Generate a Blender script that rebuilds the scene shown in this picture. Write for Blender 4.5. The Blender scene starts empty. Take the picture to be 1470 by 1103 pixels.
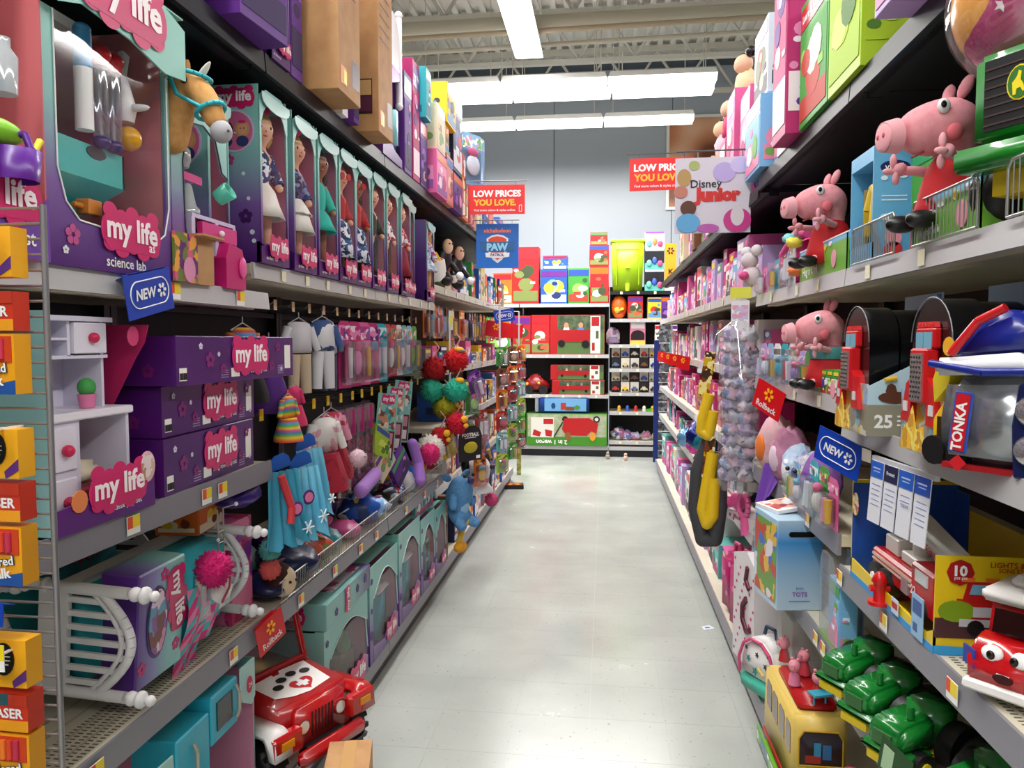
import bpy, bmesh, math, random
from mathutils import Vector, Matrix, Euler
R = math.radians
PI = math.pi
random.seed(7)
SC = bpy.context.scene
COL = SC.collection

# ------------------------------------------------------------------ camera, world, lamps, exposure
cam = bpy.data.objects.new('camera', bpy.data.cameras.new('camera'))
COL.objects.link(cam)
cam.location = (0, 0, 1.55)
cam.rotation_euler = (R(90 - 3.26), 0, R(7.01))
cam.data.sensor_width = 36
cam.data.lens = 26.449
cam.data.clip_start = 0.02
SC.camera = cam
SC.view_settings.view_transform = 'Standard'
SC.view_settings.look = 'None'
SC.view_settings.gamma = 1
SC.view_settings.use_curve_mapping = False
SC.view_settings.exposure = -0.32
w = bpy.data.worlds.new('store_air'); SC.world = w; w.use_nodes = True
w.node_tree.nodes['Background'].inputs[0].default_value = (.9, .95, 1, 1)
w.node_tree.nodes['Background'].inputs[1].default_value = 0.25

def area(name, loc, sx, sy, watts, col=(1, .98, .95), spread=180):
    l = bpy.data.lights.new(name, 'AREA'); l.shape = 'RECTANGLE'; l.size = sx; l.size_y = sy
    l.energy = watts; l.color = col; l.spread = R(spread)
    o = bpy.data.objects.new(name, l); COL.objects.link(o); o.location = loc
    return o
# the lamps of the light fixtures (each sits just under its diffuser, built below)
ROWS = [(-0.85, 3.05, .26, 11.0, 'y'), (-5.2, 3.0, .26, 11.0, 'y'), (3.5, 3.0, .26, 11.0, 'y')]
for i, (x, y, a, b, k) in enumerate(ROWS):
    area('row_lamp', (x, y, 4.66), a, b, 360 if x == -.85 else 420)
CROSS = [(-.45, 8.95, 3.7), (-.45, 9.55, 3.7), (-.6, 10.75, 4.4)]
for x, y, ln in CROSS:
    area('row_lamp', (x, y, 4.46 if y < 9 else 4.54), ln, .2, 165)
area('row_lamp', (0, -2.8, 4.6), 7.0, 1.0, 300)       # the row over the cross aisle behind the camera

# ------------------------------------------------------------------ materials
def lin(h):
    v = [int(h[i:i + 2], 16) / 255 for i in (0, 2, 4)]
    return tuple(c / 12.92 if c <= .04045 else ((c + .055) / 1.055) ** 2.4 for c in v) + (1,)
_m = {}
def C(h, rough=.45, metal=0, emit=0, coat=0):
    k = (h, rough, metal, emit, coat)
    if k in _m: return _m[k]
    m = bpy.data.materials.new('colour_' + h); m.use_nodes = True
    b = m.node_tree.nodes['Principled BSDF']
    b.inputs['Base Color'].default_value = lin(h); b.inputs['Roughness'].default_value = rough
    b.inputs['Metallic'].default_value = metal; b.inputs['Coat Weight'].default_value = coat
    if emit:
        b.inputs['Emission Color'].default_value = lin(h); b.inputs['Emission Strength'].default_value = emit
    _m[k] = m
    return m
def _nt(name, rough):
    m = bpy.data.materials.new(name); m.use_nodes = True
    t = m.node_tree; b = t.nodes['Principled BSDF']; b.inputs['Roughness'].default_value = rough
    return m, t, b
def ramp(t, stops, mode='CONSTANT'):
    r = t.nodes.new('ShaderNodeValToRGB'); cr = r.color_ramp; cr.interpolation = mode
    while len(cr.elements) < len(stops): cr.elements.new(.5)
    for e, (p, h) in zip(cr.elements, stops):
        e.position = p; e.color = lin(h)
    return r
def GRAD(*hexes, rough=.35, axis=2, stops=None):
    """printed colour running over the height of a carton"""
    k = ('g',) + hexes + (rough, axis, str(stops))
    if k in _m: return _m[k]
    m, t, b = _nt('printed_fade', rough)
    tc = t.nodes.new('ShaderNodeTexCoord'); s = t.nodes.new('ShaderNodeSeparateXYZ')
    t.links.new(tc.outputs['Generated'], s.inputs[0])
    n = len(hexes); r = ramp(t, [((stops[i] if stops else i / (n - 1)), h) for i, h in enumerate(hexes)], 'LINEAR')
    t.links.new(s.outputs[axis], r.inputs[0]); t.links.new(r.outputs[0], b.inputs['Base Color'])
    _m[k] = m
    return m
def ART(*hexes, scale=14, rough=.3, seed=0, warp=.6):
    """busy printed picture: warped patches in a few inks"""
    k = ('a',) + hexes + (scale, rough, seed, warp)
    if k in _m: return _m[k]
    m, t, b = _nt('printed_picture', rough)
    tc = t.nodes.new('ShaderNodeTexCoord'); mp = t.nodes.new('ShaderNodeMapping')
    mp.inputs['Location'].default_value = (seed * 1.7, seed * .9, seed * 2.3)
    nz = t.nodes.new('ShaderNodeTexNoise'); nz.inputs['Scale'].default_value = scale * .8
    mx = t.nodes.new('ShaderNodeMixRGB'); mx.blend_type = 'ADD'; mx.inputs[0].default_value = warp / scale * 3
    v = t.nodes.new('ShaderNodeTexVoronoi'); v.inputs['Scale'].default_value = scale
    sp = t.nodes.new('ShaderNodeSeparateColor')
    n = len(hexes); r = ramp(t, [(i / n, h) for i, h in enumerate(hexes)])
    L = t.links.new
    L(tc.outputs['Object'], mp.inputs[0]); L(mp.outputs[0], nz.inputs[0]); L(mp.outputs[0], mx.inputs[1]); L(nz.outputs['Color'], mx.inputs[2])
    L(mx.outputs[0], v.inputs[0]); L(v.outputs['Color'], sp.inputs[0]); L(sp.outputs[0], r.inputs[0]); L(r.outputs[0], b.inputs['Base Color'])
    _m[k] = m
    return m
def NOISE(h1, h2, scale=8, rough=.5, metal=0, bump=0, name='surface'):
    k = ('n', h1, h2, scale, rough, metal, bump)
    if k in _m: return _m[k]
    m, t, b = _nt(name, rough); b.inputs['Metallic'].default_value = metal
    tc = t.nodes.new('ShaderNodeTexCoord'); nz = t.nodes.new('ShaderNodeTexNoise'); nz.inputs['Scale'].default_value = scale; nz.inputs['Detail'].default_value = 5
    r = ramp(t, [(.35, h1), (.65, h2)], 'LINEAR'); L = t.links.new
    L(tc.outputs['Object'], nz.inputs[0]); L(nz.outputs[0], r.inputs[0]); L(r.outputs[0], b.inputs['Base Color'])
    if bump:
        bp = t.nodes.new('ShaderNodeBump'); bp.inputs['Strength'].default_value = bump; bp.inputs['Distance'].default_value = .01
        L(nz.outputs[0], bp.inputs['Height']); L(bp.outputs[0], b.inputs['Normal'])
    _m[k] = m
    return m
def FILM(tint='ffffff', gloss=.12, milky=0.0, rough=.08):
    """clear plastic film"""
    k = ('f', tint, gloss, milky, rough)
    if k in _m: return _m[k]
    m = bpy.data.materials.new('clear_film'); m.use_nodes = True; t = m.node_tree; t.nodes.clear(); L = t.links.new
    out = t.nodes.new('ShaderNodeOutputMaterial'); a = t.nodes.new('ShaderNodeBsdfTransparent'); g = t.nodes.new('ShaderNodeBsdfGlossy')
    d = t.nodes.new('ShaderNodeBsdfDiffuse'); x = t.nodes.new('ShaderNodeMixShader'); y = t.nodes.new('ShaderNodeMixShader')
    a.inputs[0].default_value = lin(tint); g.inputs['Roughness'].default_value = rough; x.inputs[0].default_value = gloss; y.inputs[0].default_value = milky
    d.inputs[0].default_value = lin('f2f2f4')
    L(a.outputs[0], x.inputs[1]); L(g.outputs[0], x.inputs[2]); L(x.outputs[0], y.inputs[1]); L(d.outputs[0], y.inputs[2]); L(y.outputs[0], out.inputs[0])
    _m[k] = m
    return m
WIRE = C('b4b4b2', .3, .8)
WHITE = C('efeeee', .4)
BLACK = C('0b0a0c', .4)
DARK = C('171417', .6)
TEAL = GRAD('4b1570', '7c5aa0', '86bdb9', '8ecdc2', stops=[.0, .33, .66, 1])
PURP = NOISE('43125f', '531a6e', 5, .3, name='purple_board')
PINKIN = C('b0657f', .5)
LOGO_P = C('d0226a', .35)
LOGO_W = C('fff3f6', .35)
KRAFT = NOISE('b08050', 'bf915f', 14, .65, name='kraft_board')
FLESH = C('dc9c7c', .45)

# ------------------------------------------------------------------ mesh builder
class MB:
    def __init__(s): s.v = []; s.f = []; s.m = []; s.s = []; s.x = Matrix()
    def at(s, x=0, y=0, z=0, rx=0, ry=0, rz=0, k=1):
        s.x = Matrix.Translation((x, y, z)) @ Euler((R(rx), R(ry), R(rz))).to_matrix().to_4x4() @ Matrix.Scale(k, 4); return s
    def add(s, vs, fs, m=0, sm=False):
        n = len(s.v)
        s.v += [tuple(s.x @ Vector(p)) for p in vs]
        for f in fs: s.f.append([i + n for i in f]); s.m.append(m); s.s.append(sm)
        return s
    def box(s, x0, x1, y0, y1, z0, z1, m=0):
        return s.add([(x0, y0, z0), (x1, y0, z0), (x1, y1, z0), (x0, y1, z0), (x0, y0, z1), (x1, y0, z1), (x1, y1, z1), (x0, y1, z1)],
                     [(3, 2, 1, 0), (4, 5, 6, 7), (0, 1, 5, 4), (1, 2, 6, 5), (2, 3, 7, 6), (3, 0, 4, 7)], m)
    def frus(s, a, z0, b, z1, m=0):      # a,b = (x0,x1,y0,y1)
        return s.add([(a[0], a[2], z0), (a[1], a[2], z0), (a[1], a[3], z0), (a[0], a[3], z0), (b[0], b[2], z1), (b[1], b[2], z1), (b[1], b[3], z1), (b[0], b[3], z1)],
                     [(3, 2, 1, 0), (4, 5, 6, 7), (0, 1, 5, 4), (1, 2, 6, 5), (2, 3, 7, 6), (3, 0, 4, 7)], m)
    def prism(s, pts, a, b, ax='y', m=0, sm=False):
        """polygon pts (u,w) swept from a to b along axis; y: (x,z), x: (y,z), z: (x,y)"""
        n = len(pts)
        g = {'y': lambda p, t: (p[0], t, p[1]), 'x': lambda p, t: (t, p[0], p[1]), 'z': lambda p, t: (p[0], p[1], t)}[ax]
        vs = [g(p, a) for p in pts] + [g(p, b) for p in pts]
        s.add(vs, [tuple(range(n)), tuple(range(2 * n - 1, n - 1, -1))], m)
        return s.add(vs, [(i, i + n, (i + 1) % n + n, (i + 1) % n) for i in range(n)], m, sm)
    def cyl(s, p0, p1, r0, r1=None, n=10, m=0, caps=True):
        r1 = r0 if r1 is None else r1; p0 = Vector(p0); p1 = Vector(p1); d = (p1 - p0).normalized()
        u = d.orthogonal().normalized(); w_ = d.cross(u); vs = []
        for p, r in ((p0, r0), (p1, r1)):
            for i in range(n): a = 2 * PI * i / n; vs.append(tuple(p + u * (r * math.cos(a)) + w_ * (r * math.sin(a))))
        s.add(vs, [(i, (i + 1) % n, (i + 1) % n + n, i + n) for i in range(n)], m, True)
        if caps: s.add(vs, [tuple(range(n - 1, -1, -1)), tuple(range(n, 2 * n))], m)
        return s
    def tube(s, pts, r, n=6, m=0):
        for a, b in zip(pts, pts[1:]): s.cyl(a, b, r, r, n, m)
        return s
    def lathe(s, prof, n=16, m=0, caps=True, sm=True, wob=0, k=0):   # prof (r,z) round z
        vs = []
        for j, (r, z) in enumerate(prof):
            for i in range(n):
                a = 2 * PI * i / n; q = 1 + wob * math.sin(a * (k or 6)) * j / len(prof)
                vs.append((r * q * math.cos(a), r * q * math.sin(a), z))
        s.add(vs, [(j * n + i, j * n + (i + 1) % n, (j + 1) * n + (i + 1) % n, (j + 1) * n + i) for j in range(len(prof) - 1) for i in range(n)], m, sm)
        if caps: s.add(vs, [tuple(range(n - 1, -1, -1)), tuple(range((len(prof) - 1) * n, len(prof) * n))], m)
        return s
    def ell(s, c, r, m=0, n=12, q=8):
        if not hasattr(r, '__len__'): r = (r, r, r)
        vs = [(c[0], c[1], c[2] + r[2])]
        for j in range(1, q):
            t = PI * j / q
            for i in range(n): a = 2 * PI * i / n; vs.append((c[0] + r[0] * math.sin(t) * math.cos(a), c[1] + r[1] * math.sin(t) * math.sin(a), c[2] + r[2] * math.cos(t)))
        vs.append((c[0], c[1], c[2] - r[2])); e = len(vs) - 1
        fs = [(0, 1 + i, 1 + (i + 1) % n) for i in range(n)]
        fs += [(1 + j * n + i, 1 + (j + 1) * n + i, 1 + (j + 1) * n + (i + 1) % n, 1 + j * n + (i + 1) % n) for j in range(q - 2) for i in range(n)]
        fs += [(e, 1 + (q - 2) * n + (i + 1) % n, 1 + (q - 2) * n + i) for i in range(n)]
        return s.add(vs, fs, m, True)
    def quad(s, a, b, c, d, m=0): return s.add([a, b, c, d], [(0, 1, 2, 3)], m)
    def disc(s, c, rx, rz, m=0, n=16, t=.0015):   # thin disc facing -y
        return s.prism([(c[0] + rx * math.cos(2 * PI * i / n), c[2] + rz * math.sin(2 * PI * i / n)) for i in range(n)], c[1] - t, c[1] + t * .2, 'y', m)
    def star(s, c, r0, r1, k, m=0, t=.0015, rot=0):
        return s.prism([(c[0] + (r0 if i % 2 else r1) * math.cos(PI * i / k + rot), c[2] + (r0 if i % 2 else r1) * math.sin(PI * i / k + rot)) for i in range(2 * k)], c[1] - t, c[1] + t * .2, 'y', m)
    def mesh(s, name, mats, bevel=0, seg=1, rnd=0):
        me = bpy.data.meshes.new(name); me.from_pydata(s.v, [], s.f)
        me.polygons.foreach_set('material_index', s.m); me.polygons.foreach_set('use_smooth', s.s)
        for m in (mats if isinstance(mats, (list, tuple)) else [mats]): me.materials.append(m)
        bm = bmesh.new(); bm.from_mesh(me)
        if bevel:
            bmesh.ops.remove_doubles(bm, verts=bm.verts, dist=1e-5)
            es = [e for e in bm.edges if len(e.link_faces) == 2 and e.calc_face_angle(0) > .5]
            bmesh.ops.bevel(bm, geom=es, offset=bevel, segments=seg, affect='EDGES', clamp_overlap=True)
            for f in bm.faces: f.smooth = seg > 1
        if rnd:
            for v in bm.verts: v.co += Vector((random.uniform(-rnd, rnd), random.uniform(-rnd, rnd), random.uniform(-rnd, rnd)))
        bmesh.ops.recalc_face_normals(bm, faces=bm.faces)
        bm.to_mesh(me); bm.free(); me.update()
        return me
def part(name, mb, mats, parent, label=None, bevel=0, seg=1, loc=None, rz=0, kind=None, rnd=0):
    me = mb if isinstance(mb, bpy.types.Mesh) else mb.mesh(name, mats, bevel, seg, rnd)
    o = bpy.data.objects.new(name, me); COL.objects.link(o); o.parent = parent
    if loc: o.location = loc
    if rz: o.rotation_euler[2] = R(rz)
    if label: o['label'] = label
    if kind: o['kind'] = kind
    return o
def tag(o, label, cat, group=None):
    o['label'] = label; o['category'] = cat
    if group: o['group'] = group
    return o
def thing(name, label, cat, loc=(0, 0, 0), rz=0, group=None, rx=0, ry=0):
    o = bpy.data.objects.new(name, None); COL.objects.link(o); o.empty_display_size = .05
    o.location = loc; o.rotation_euler = (R(rx), R(ry), R(rz))
    return tag(o, label, cat, group)
def solo(name, mb, mats, label, cat, loc=(0, 0, 0), rz=0, group=None, bevel=0, seg=1, rx=0, ry=0, rnd=0):
    me = mb if isinstance(mb, bpy.types.Mesh) else mb.mesh(name, mats, bevel, seg, rnd)
    o = bpy.data.objects.new(name, me); COL.objects.link(o); o.location = loc; o.rotation_euler = (R(rx), R(ry), R(rz))
    return tag(o, label, cat, group)
def struct(name, mb, mats, parent=None, loc=None, bevel=0):
    o = part(name, mb, mats, parent, None, bevel, loc=loc)
    if not parent: o['kind'] = 'structure'
    return o
KIDS = {}
def clone(root, loc, rz=None, label=None, group=None, rx=None, ry=None, k=None):
    r = root.copy(); COL.objects.link(r); r.location = loc
    if rz is not None: r.rotation_euler[2] = R(rz)
    if rx is not None: r.rotation_euler[0] = R(rx)
    if ry is not None: r.rotation_euler[1] = R(ry)
    if k: r.scale = (k, k, k)
    if label: r['label'] = label
    if group: r['group'] = group
    for ch in list(root.children):
        c = ch.copy(); COL.objects.link(c); c.parent = r
        for g in list(ch.children):
            d = g.copy(); COL.objects.link(d); d.parent = c
    return r
_skin = {}
def skin(name, V, E, rad, mat, sub=2):
    """one continuous body grown over a skeleton"""
    me = bpy.data.meshes.new(name); me.from_pydata(V, E, []); o = bpy.data.objects.new(name, me); COL.objects.link(o)
    o.modifiers.new('s', 'SKIN')
    for i, d in enumerate(me.skin_vertices[0].data):
        r = rad[i]; d.radius = r if hasattr(r, '__len__') else (r, r); d.use_root = i == 0
    m = o.modifiers.new('d', 'SUBSURF'); m.levels = sub; m.render_levels = sub
    dg = bpy.context.evaluated_depsgraph_get(); dg.update()
    out = bpy.data.meshes.new_from_object(o.evaluated_get(dg)); bpy.data.objects.remove(o)
    out.name = name; out.materials.clear(); out.materials.append(mat)
    for p in out.polygons: p.use_smooth = True
    return out
_txt = {}
def tmesh(s, fat, ext, shear=0):
    k = (s, fat, ext, shear)
    if k not in _txt:
        c = bpy.data.curves.new('lettering', 'FONT'); c.body = s; c.size = 1; c.offset = fat; c.extrude = ext; c.resolution_u = 2; c.shear = shear
        c.align_x = 'CENTER'; c.space_line = .85
        o = bpy.data.objects.new('t', c); COL.objects.link(o)
        dg = bpy.context.evaluated_depsgraph_get(); dg.update()
        me = bpy.data.meshes.new_from_object(o.evaluated_get(dg)); bpy.data.objects.remove(o)
        xs = [v.co.x for v in me.vertices]; ys = [v.co.y for v in me.vertices]
        cx, cy = (min(xs) + max(xs)) / 2, (min(ys) + max(ys)) / 2
        for v in me.vertices: v.co.x -= cx; v.co.y -= cy
        _txt[k] = (me, max(xs) - min(xs), max(ys) - min(ys))
    return _txt[k]
def text(s, parent, mat, x, y, z, width=None, height=None, fat=.012, rz=0, rx=90, name='lettering', label=None, ry=0, shear=0):
    """flat print, upright, facing the front (-y) of its parent"""
    me, wd, hg = tmesh(s, fat, .004, shear)
    k = min(width / wd if width else 1e9, height / hg if height else 1e9)
    key = (s, fat, shear, mat.name)
    if key not in _skin:
        m2 = me.copy(); m2.materials.clear(); m2.materials.append(mat); _skin[key] = m2
    o = part(name, _skin[key], None, parent, label); o.location = (x, y, z); o.scale = (k, k, k)
    o.rotation_euler = (Euler((0, 0, R(rz))).to_matrix() @ Euler((R(rx), R(ry), 0)).to_matrix()).to_euler()
    return o
def mylife(parent, x, y, z, width, rz=0, ry=0):
    """pink cloud badge with the white words"""
    dx, dy = math.sin(R(rz)) * .0014, -math.cos(R(rz)) * .0014
    me, wd, hg = tmesh('my life', .012, .004); k = width / wd
    H = hg * k
    mb = MB().prism([(-width * .54, -H * .35), (-width * .45, -H * .62), (width * .45, -H * .62), (width * .54, -H * .35), (width * .54, H * .35), (width * .45, H * .62), (-width * .45, H * .62), (-width * .54, H * .35)], -.0012, .0001)
    for i in range(5): mb.disc((width * (-.42 + .21 * i), 0, H * (.45 if i % 2 else .62) * 1), width * .13, H * .28, 0, 14, .0006).disc((width * (-.42 + .21 * i), 0, -H * (.62 if i % 2 else .45)), width * .13, H * .24, 0, 14, .0006)
    for q in (-1, 1): mb.disc((width * .5 * q, 0, 0), width * .09, H * .45, 0, 14, .0006)
    b = part('logo_badge', mb, LOGO_P, parent, 'pink cloud shaped badge'); b.location = (x, y, z); b.rotation_euler = (0, R(ry), R(rz))
    o = text('my life', parent, LOGO_W, x + dx * 2, y + dy * 2, z, width=width, rz=rz, ry=ry, fat=.03)
    return o
_u = ['first', 'second', 'third', 'fourth', 'fifth', 'sixth', 'seventh', 'eighth', 'ninth']
ORD = _u + ['tenth', 'eleventh', 'twelfth', 'thirteenth', 'fourteenth', 'fifteenth', 'sixteenth', 'seventeenth', 'eighteenth', 'nineteenth']
for t_, w_ in (('twentieth', 'twenty-'), ('thirtieth', 'thirty-'), ('fortieth', 'forty-'), ('fiftieth', 'fifty-')): ORD += [t_] + [w_ + q for q in _u]
# ------------------------------------------------------------------ floor, walls, ceiling
def floor_mat():
    m, t, b = _nt('vinyl_tile', .16); b.inputs['Specular IOR Level'].default_value = .35
    tc = t.nodes.new('ShaderNodeTexCoord'); nz = t.nodes.new('ShaderNodeTexNoise'); nz.inputs['Scale'].default_value = 2.2; nz.inputs['Detail'].default_value = 8
    n2 = t.nodes.new('ShaderNodeTexNoise'); n2.inputs['Scale'].default_value = 60; n2.inputs['Detail'].default_value = 3
    g = t.nodes.new('ShaderNodeNewGeometry'); L = t.links.new
    r = ramp(t, [(.3, 'a5a9a4'), (.7, 'b3b7b1')], 'LINEAR'); r2 = ramp(t, [(.26, '8a8a86'), (.34, 'ffffff')], 'LINEAR')
    mx = t.nodes.new('ShaderNodeMixRGB'); mx.blend_type = 'MULTIPLY'; mx.inputs[0].default_value = .6
    L(g.outputs['Position'], nz.inputs[0]); L(g.outputs['Position'], n2.inputs[0]); L(nz.outputs[0], r.inputs[0]); L(n2.outputs[0], r2.inputs[0])
    L(r.outputs[0], mx.inputs[1]); L(r2.outputs[0], mx.inputs[2]); L(mx.outputs[0], b.inputs['Base Color'])
    r3 = ramp(t, [(.3, '707070'), (.7, '909090')], 'LINEAR'); L(nz.outputs[0], r3.inputs[0]); L(r3.outputs[0], b.inputs['Roughness'])
    return m
FM = floor_mat()
floor = struct('floor', MB().box(-8, 8, -6, 13.2, -.1, -.0015), C('b9bab6', .5))
TS = .3048
tm = MB().box(.0004, TS - .0004, .0004, TS - .0004, -.0012, 0).mesh('tile', FM)
for j in range(37):
    for i in range(8):
        part('tile', tm, None, floor, loc=(-1.27 + i * TS, 1.2 + j * TS, 0))
st = MB()
st.box(-8, -1.2701, -6, 13.2, -.0012, 0); st.box(-1.27 + 8 * TS + .0001, 8, -6, 13.2, -.0012, 0); st.box(-1.27, -1.27 + 8 * TS, -6, 1.1999, -.0012, 0); st.box(-1.27, -1.27 + 8 * TS, 1.2 + 37 * TS + .0001, 13.2, -.0012, 0)
part('tile_field', st, FM, floor, kind='stuff')

WALLM = C('abb3bd', .3)
wb = struct('wall_back', MB().box(-8, 8, 13.06, 13.2, 0, 6.3), C('5d6670', .5))
xs = [-8, -6.9, -4.85, -2.82, -.88, 1.1, 3.1, 5.1, 8]
for a, b in zip(xs, xs[1:]):
    part('panel', MB().box(a + .006, b - .006, 13.03, 13.07, 2.2, 6.1), WALLM, wb)
    part('panel', MB().box(a + .006, b - .006, 13.03, 13.07, 0, 2.19), WALLM, wb)
struct('wall_left', MB().box(-8.1, -8, -6, 13.2, 0, 6.3), C('aab2ba', .6))
struct('wall_right', MB().box(8, 8.1, -6, 13.2, 0, 6.3), C('aab2ba', .6))
struct('wall_front', MB().box(-8, 8, -6.1, -6, 0, 6.3), C('aab2ba', .6))
CM = C('e4e1d8', .7)
ceil = struct('ceiling', MB().box(-8, 8, -6, 13.2, 6.32, 6.4), CM)
mb = MB()
x = -8
while x < 8:
    mb.box(x, x + .08, -6, 13.2, 6.26, 6.33); x += .2
part('roof_deck_rib', mb, CM, ceil, kind='stuff')
JM = C('d4d0c4', .6)
for y in (4.6, 6.2, 7.8, 9.4, 11.0, 12.5):
    top = part('joist', MB().box(-8, 8, y - .05, y + .05, 6.17, 6.26).box(-8, 8, y - .05, y + .05, 5.50, 5.56), JM, ceil)
    n = 0; x = -4.4
    while x < 4.4:
        part('joist_web', MB().cyl((x, y, 5.56), (x + .4, y, 6.17), .022, n=6).cyl((x + .4, y, 6.17), (x + .8, y, 5.56), .022, n=6), JM, top); x += .8
for x in (-3.0, 2.9):
    part('girder', MB().box(x - .09, x + .09, -6, 13.1, 5.3, 5.42), JM, ceil)
    part('girder', MB().box(x - .03, x + .03, -6, 13.1, 5.42, 6.2), JM, ceil)
mb = MB().cyl((-2.6, 8.3, 4.98), (3.4, 8.3, 5.0), .075, n=12)
part('air_duct', mb, C('c4bda8', .5), ceil)
part('sprinkler_pipe', MB().cyl((-2.5, 8.1, 4.8), (3.6, 8.1, 4.86), .03, n=8), C('b9a98d', .5), ceil)
part('sprinkler_pipe', MB().cyl((-3.5, 8.75, 4.88), (3.6, 8.75, 4.98), .028, n=8), C('c9c3b2', .5), ceil)
part('sprinkler_pipe', MB().tube([(-2.5, 8.1, 4.8), (-2.55, 8.1, 5.0), (-2.7, 4.5, 5.5)], .03), C('b9a98d', .5), ceil)
part('cable_bundle', MB().tube([(-2.9, 7.7, 5.2), (-1.9, 7.6, 5.05), (-.8, 7.5, 5.25), (1.2, 7.5, 5.1), (2.8, 7.5, 5.25)], .035), C('9c9282', .6), ceil)
for x in (-1.35, -.95):
    part('conduit', MB().cyl((x, 2, 5.35), (x + .25, 9.6, 5.2), .012, n=6), C('b5b0a4', .5), ceil)
for x in (-.45, .0):
    part('drop_pipe', MB().cyl((x, 7.2, 5.0), (x, 7.2, 6.2), .05, n=10), C('c6bfae', .5), ceil)
for x, y in ((-.15, 6.6), (1.55, 6.8)):
    solo('ceiling_speaker', MB().lathe([(.09, 0), (.1, .1), (.06, .16)], 14), C('1b1b1d', .5), 'small black round ceiling device %s' % ('above the middle of the aisle' if x < 1 else 'above the right-hand shelves'), 'speaker', (x, y, 5.34))
part('drop_rod', MB().cyl((-.15, 6.6, 5.49), (-.15, 6.6, 6.25), .01, n=6), JM, ceil)
part('drop_rod', MB().cyl((1.55, 6.8, 5.49), (1.55, 6.8, 6.25), .01, n=6), JM, ceil)

TUBE = C('fffdf8', .4, 0, 9)
def fixture(x0, x1, y0, y1, z, label, grp=None):
    lx, ly = x1 - x0, y1 - y0
    t = thing('ceiling_light', label, 'ceiling light', ((x0 + x1) / 2, (y0 + y1) / 2, z), 0, grp)
    a, b = lx / 2, ly / 2
    part('housing', MB().frus((-a, a, -b, b), 0, (-a * .96, a * .96, -b * .96, b * .96), .06), C('e8e6e0', .4), t)
    part('diffuser', MB().frus((-a * .985, a * .985, -b * .9, b * .9), -.07 if lx > ly else -.03, (-a * .99, a * .99, -b * .99, b * .99), 0), TUBE, t)
    for s in (-1, 1):
        p = (0, s * b * .8) if ly > lx else (s * a * .8, 0)
        part('hanger', MB().cyl((p[0], p[1], .05), (p[0], p[1], 1.6), .006, n=6), JM, t)
L4 = 2.44
for i in range(4):
    y1 = 8.55 - i * 2.75
    fixture(-1.0, -.70, y1 - 2.7, y1, 4.70, 'long white fluorescent strip over the aisle, ' + ['its far end', 'next to the far one', 'third from the far end', 'nearest one'][i])
for q, rx in enumerate((-5.2, 3.5)):
    for i in range(4):
        y1 = 8.5 - i * 2.75
        fixture(rx - .15, rx + .15, y1 - 2.7, y1, 4.70, 'long fluorescent strip over the neighbouring aisle to the %s, %s from its far end' % (('left', 'right')[q], ORD[i]))
for r_, (y, zz, n, x0) in enumerate([(8.95, 4.56, 3, -2.45), (9.55, 4.64, 3, -2.40), (10.75, 4.63, 3, -2.5)]):
    for i in range(n):
        fixture(x0 + i * 1.235, x0 + i * 1.235 + 1.22, y - .13, y + .13, zz, 'short fluorescent light in the %s row crossing the aisle end, %s from the left' % (['nearest', 'middle', 'farthest'][r_], ORD[i]))
# blown-up photograph banner on the back wall: only skin tones show
t = thing('photo_banner', 'big white-framed photo banner of soft skin tones high on the back wall', 'banner', (1.75, 13.0, 3.75))
part('frame', MB().box(-.75, .75, -.02, .0, 0, 1.55), C('f3f1ec', .5), t)
def skinpic():
    m, tt, b = _nt('photo_print', .4); tc = tt.nodes.new('ShaderNodeTexCoord'); nz = tt.nodes.new('ShaderNodeTexNoise'); nz.inputs['Scale'].default_value = 1.6; nz.inputs['Detail'].default_value = 0
    r = ramp(tt, [(.3, '7a4226'), (.5, 'd08a62'), (.7, 'f0c3a4')], 'LINEAR'); tt.links.new(tc.outputs['Object'], nz.inputs[0]); tt.links.new(nz.outputs[0], r.inputs[0]); tt.links.new(r.outputs[0], b.inputs['Base Color'])
    return m
part('picture', MB().box(-.7, .7, -.03, -.018, .05, 1.5), skinpic(), t)

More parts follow.
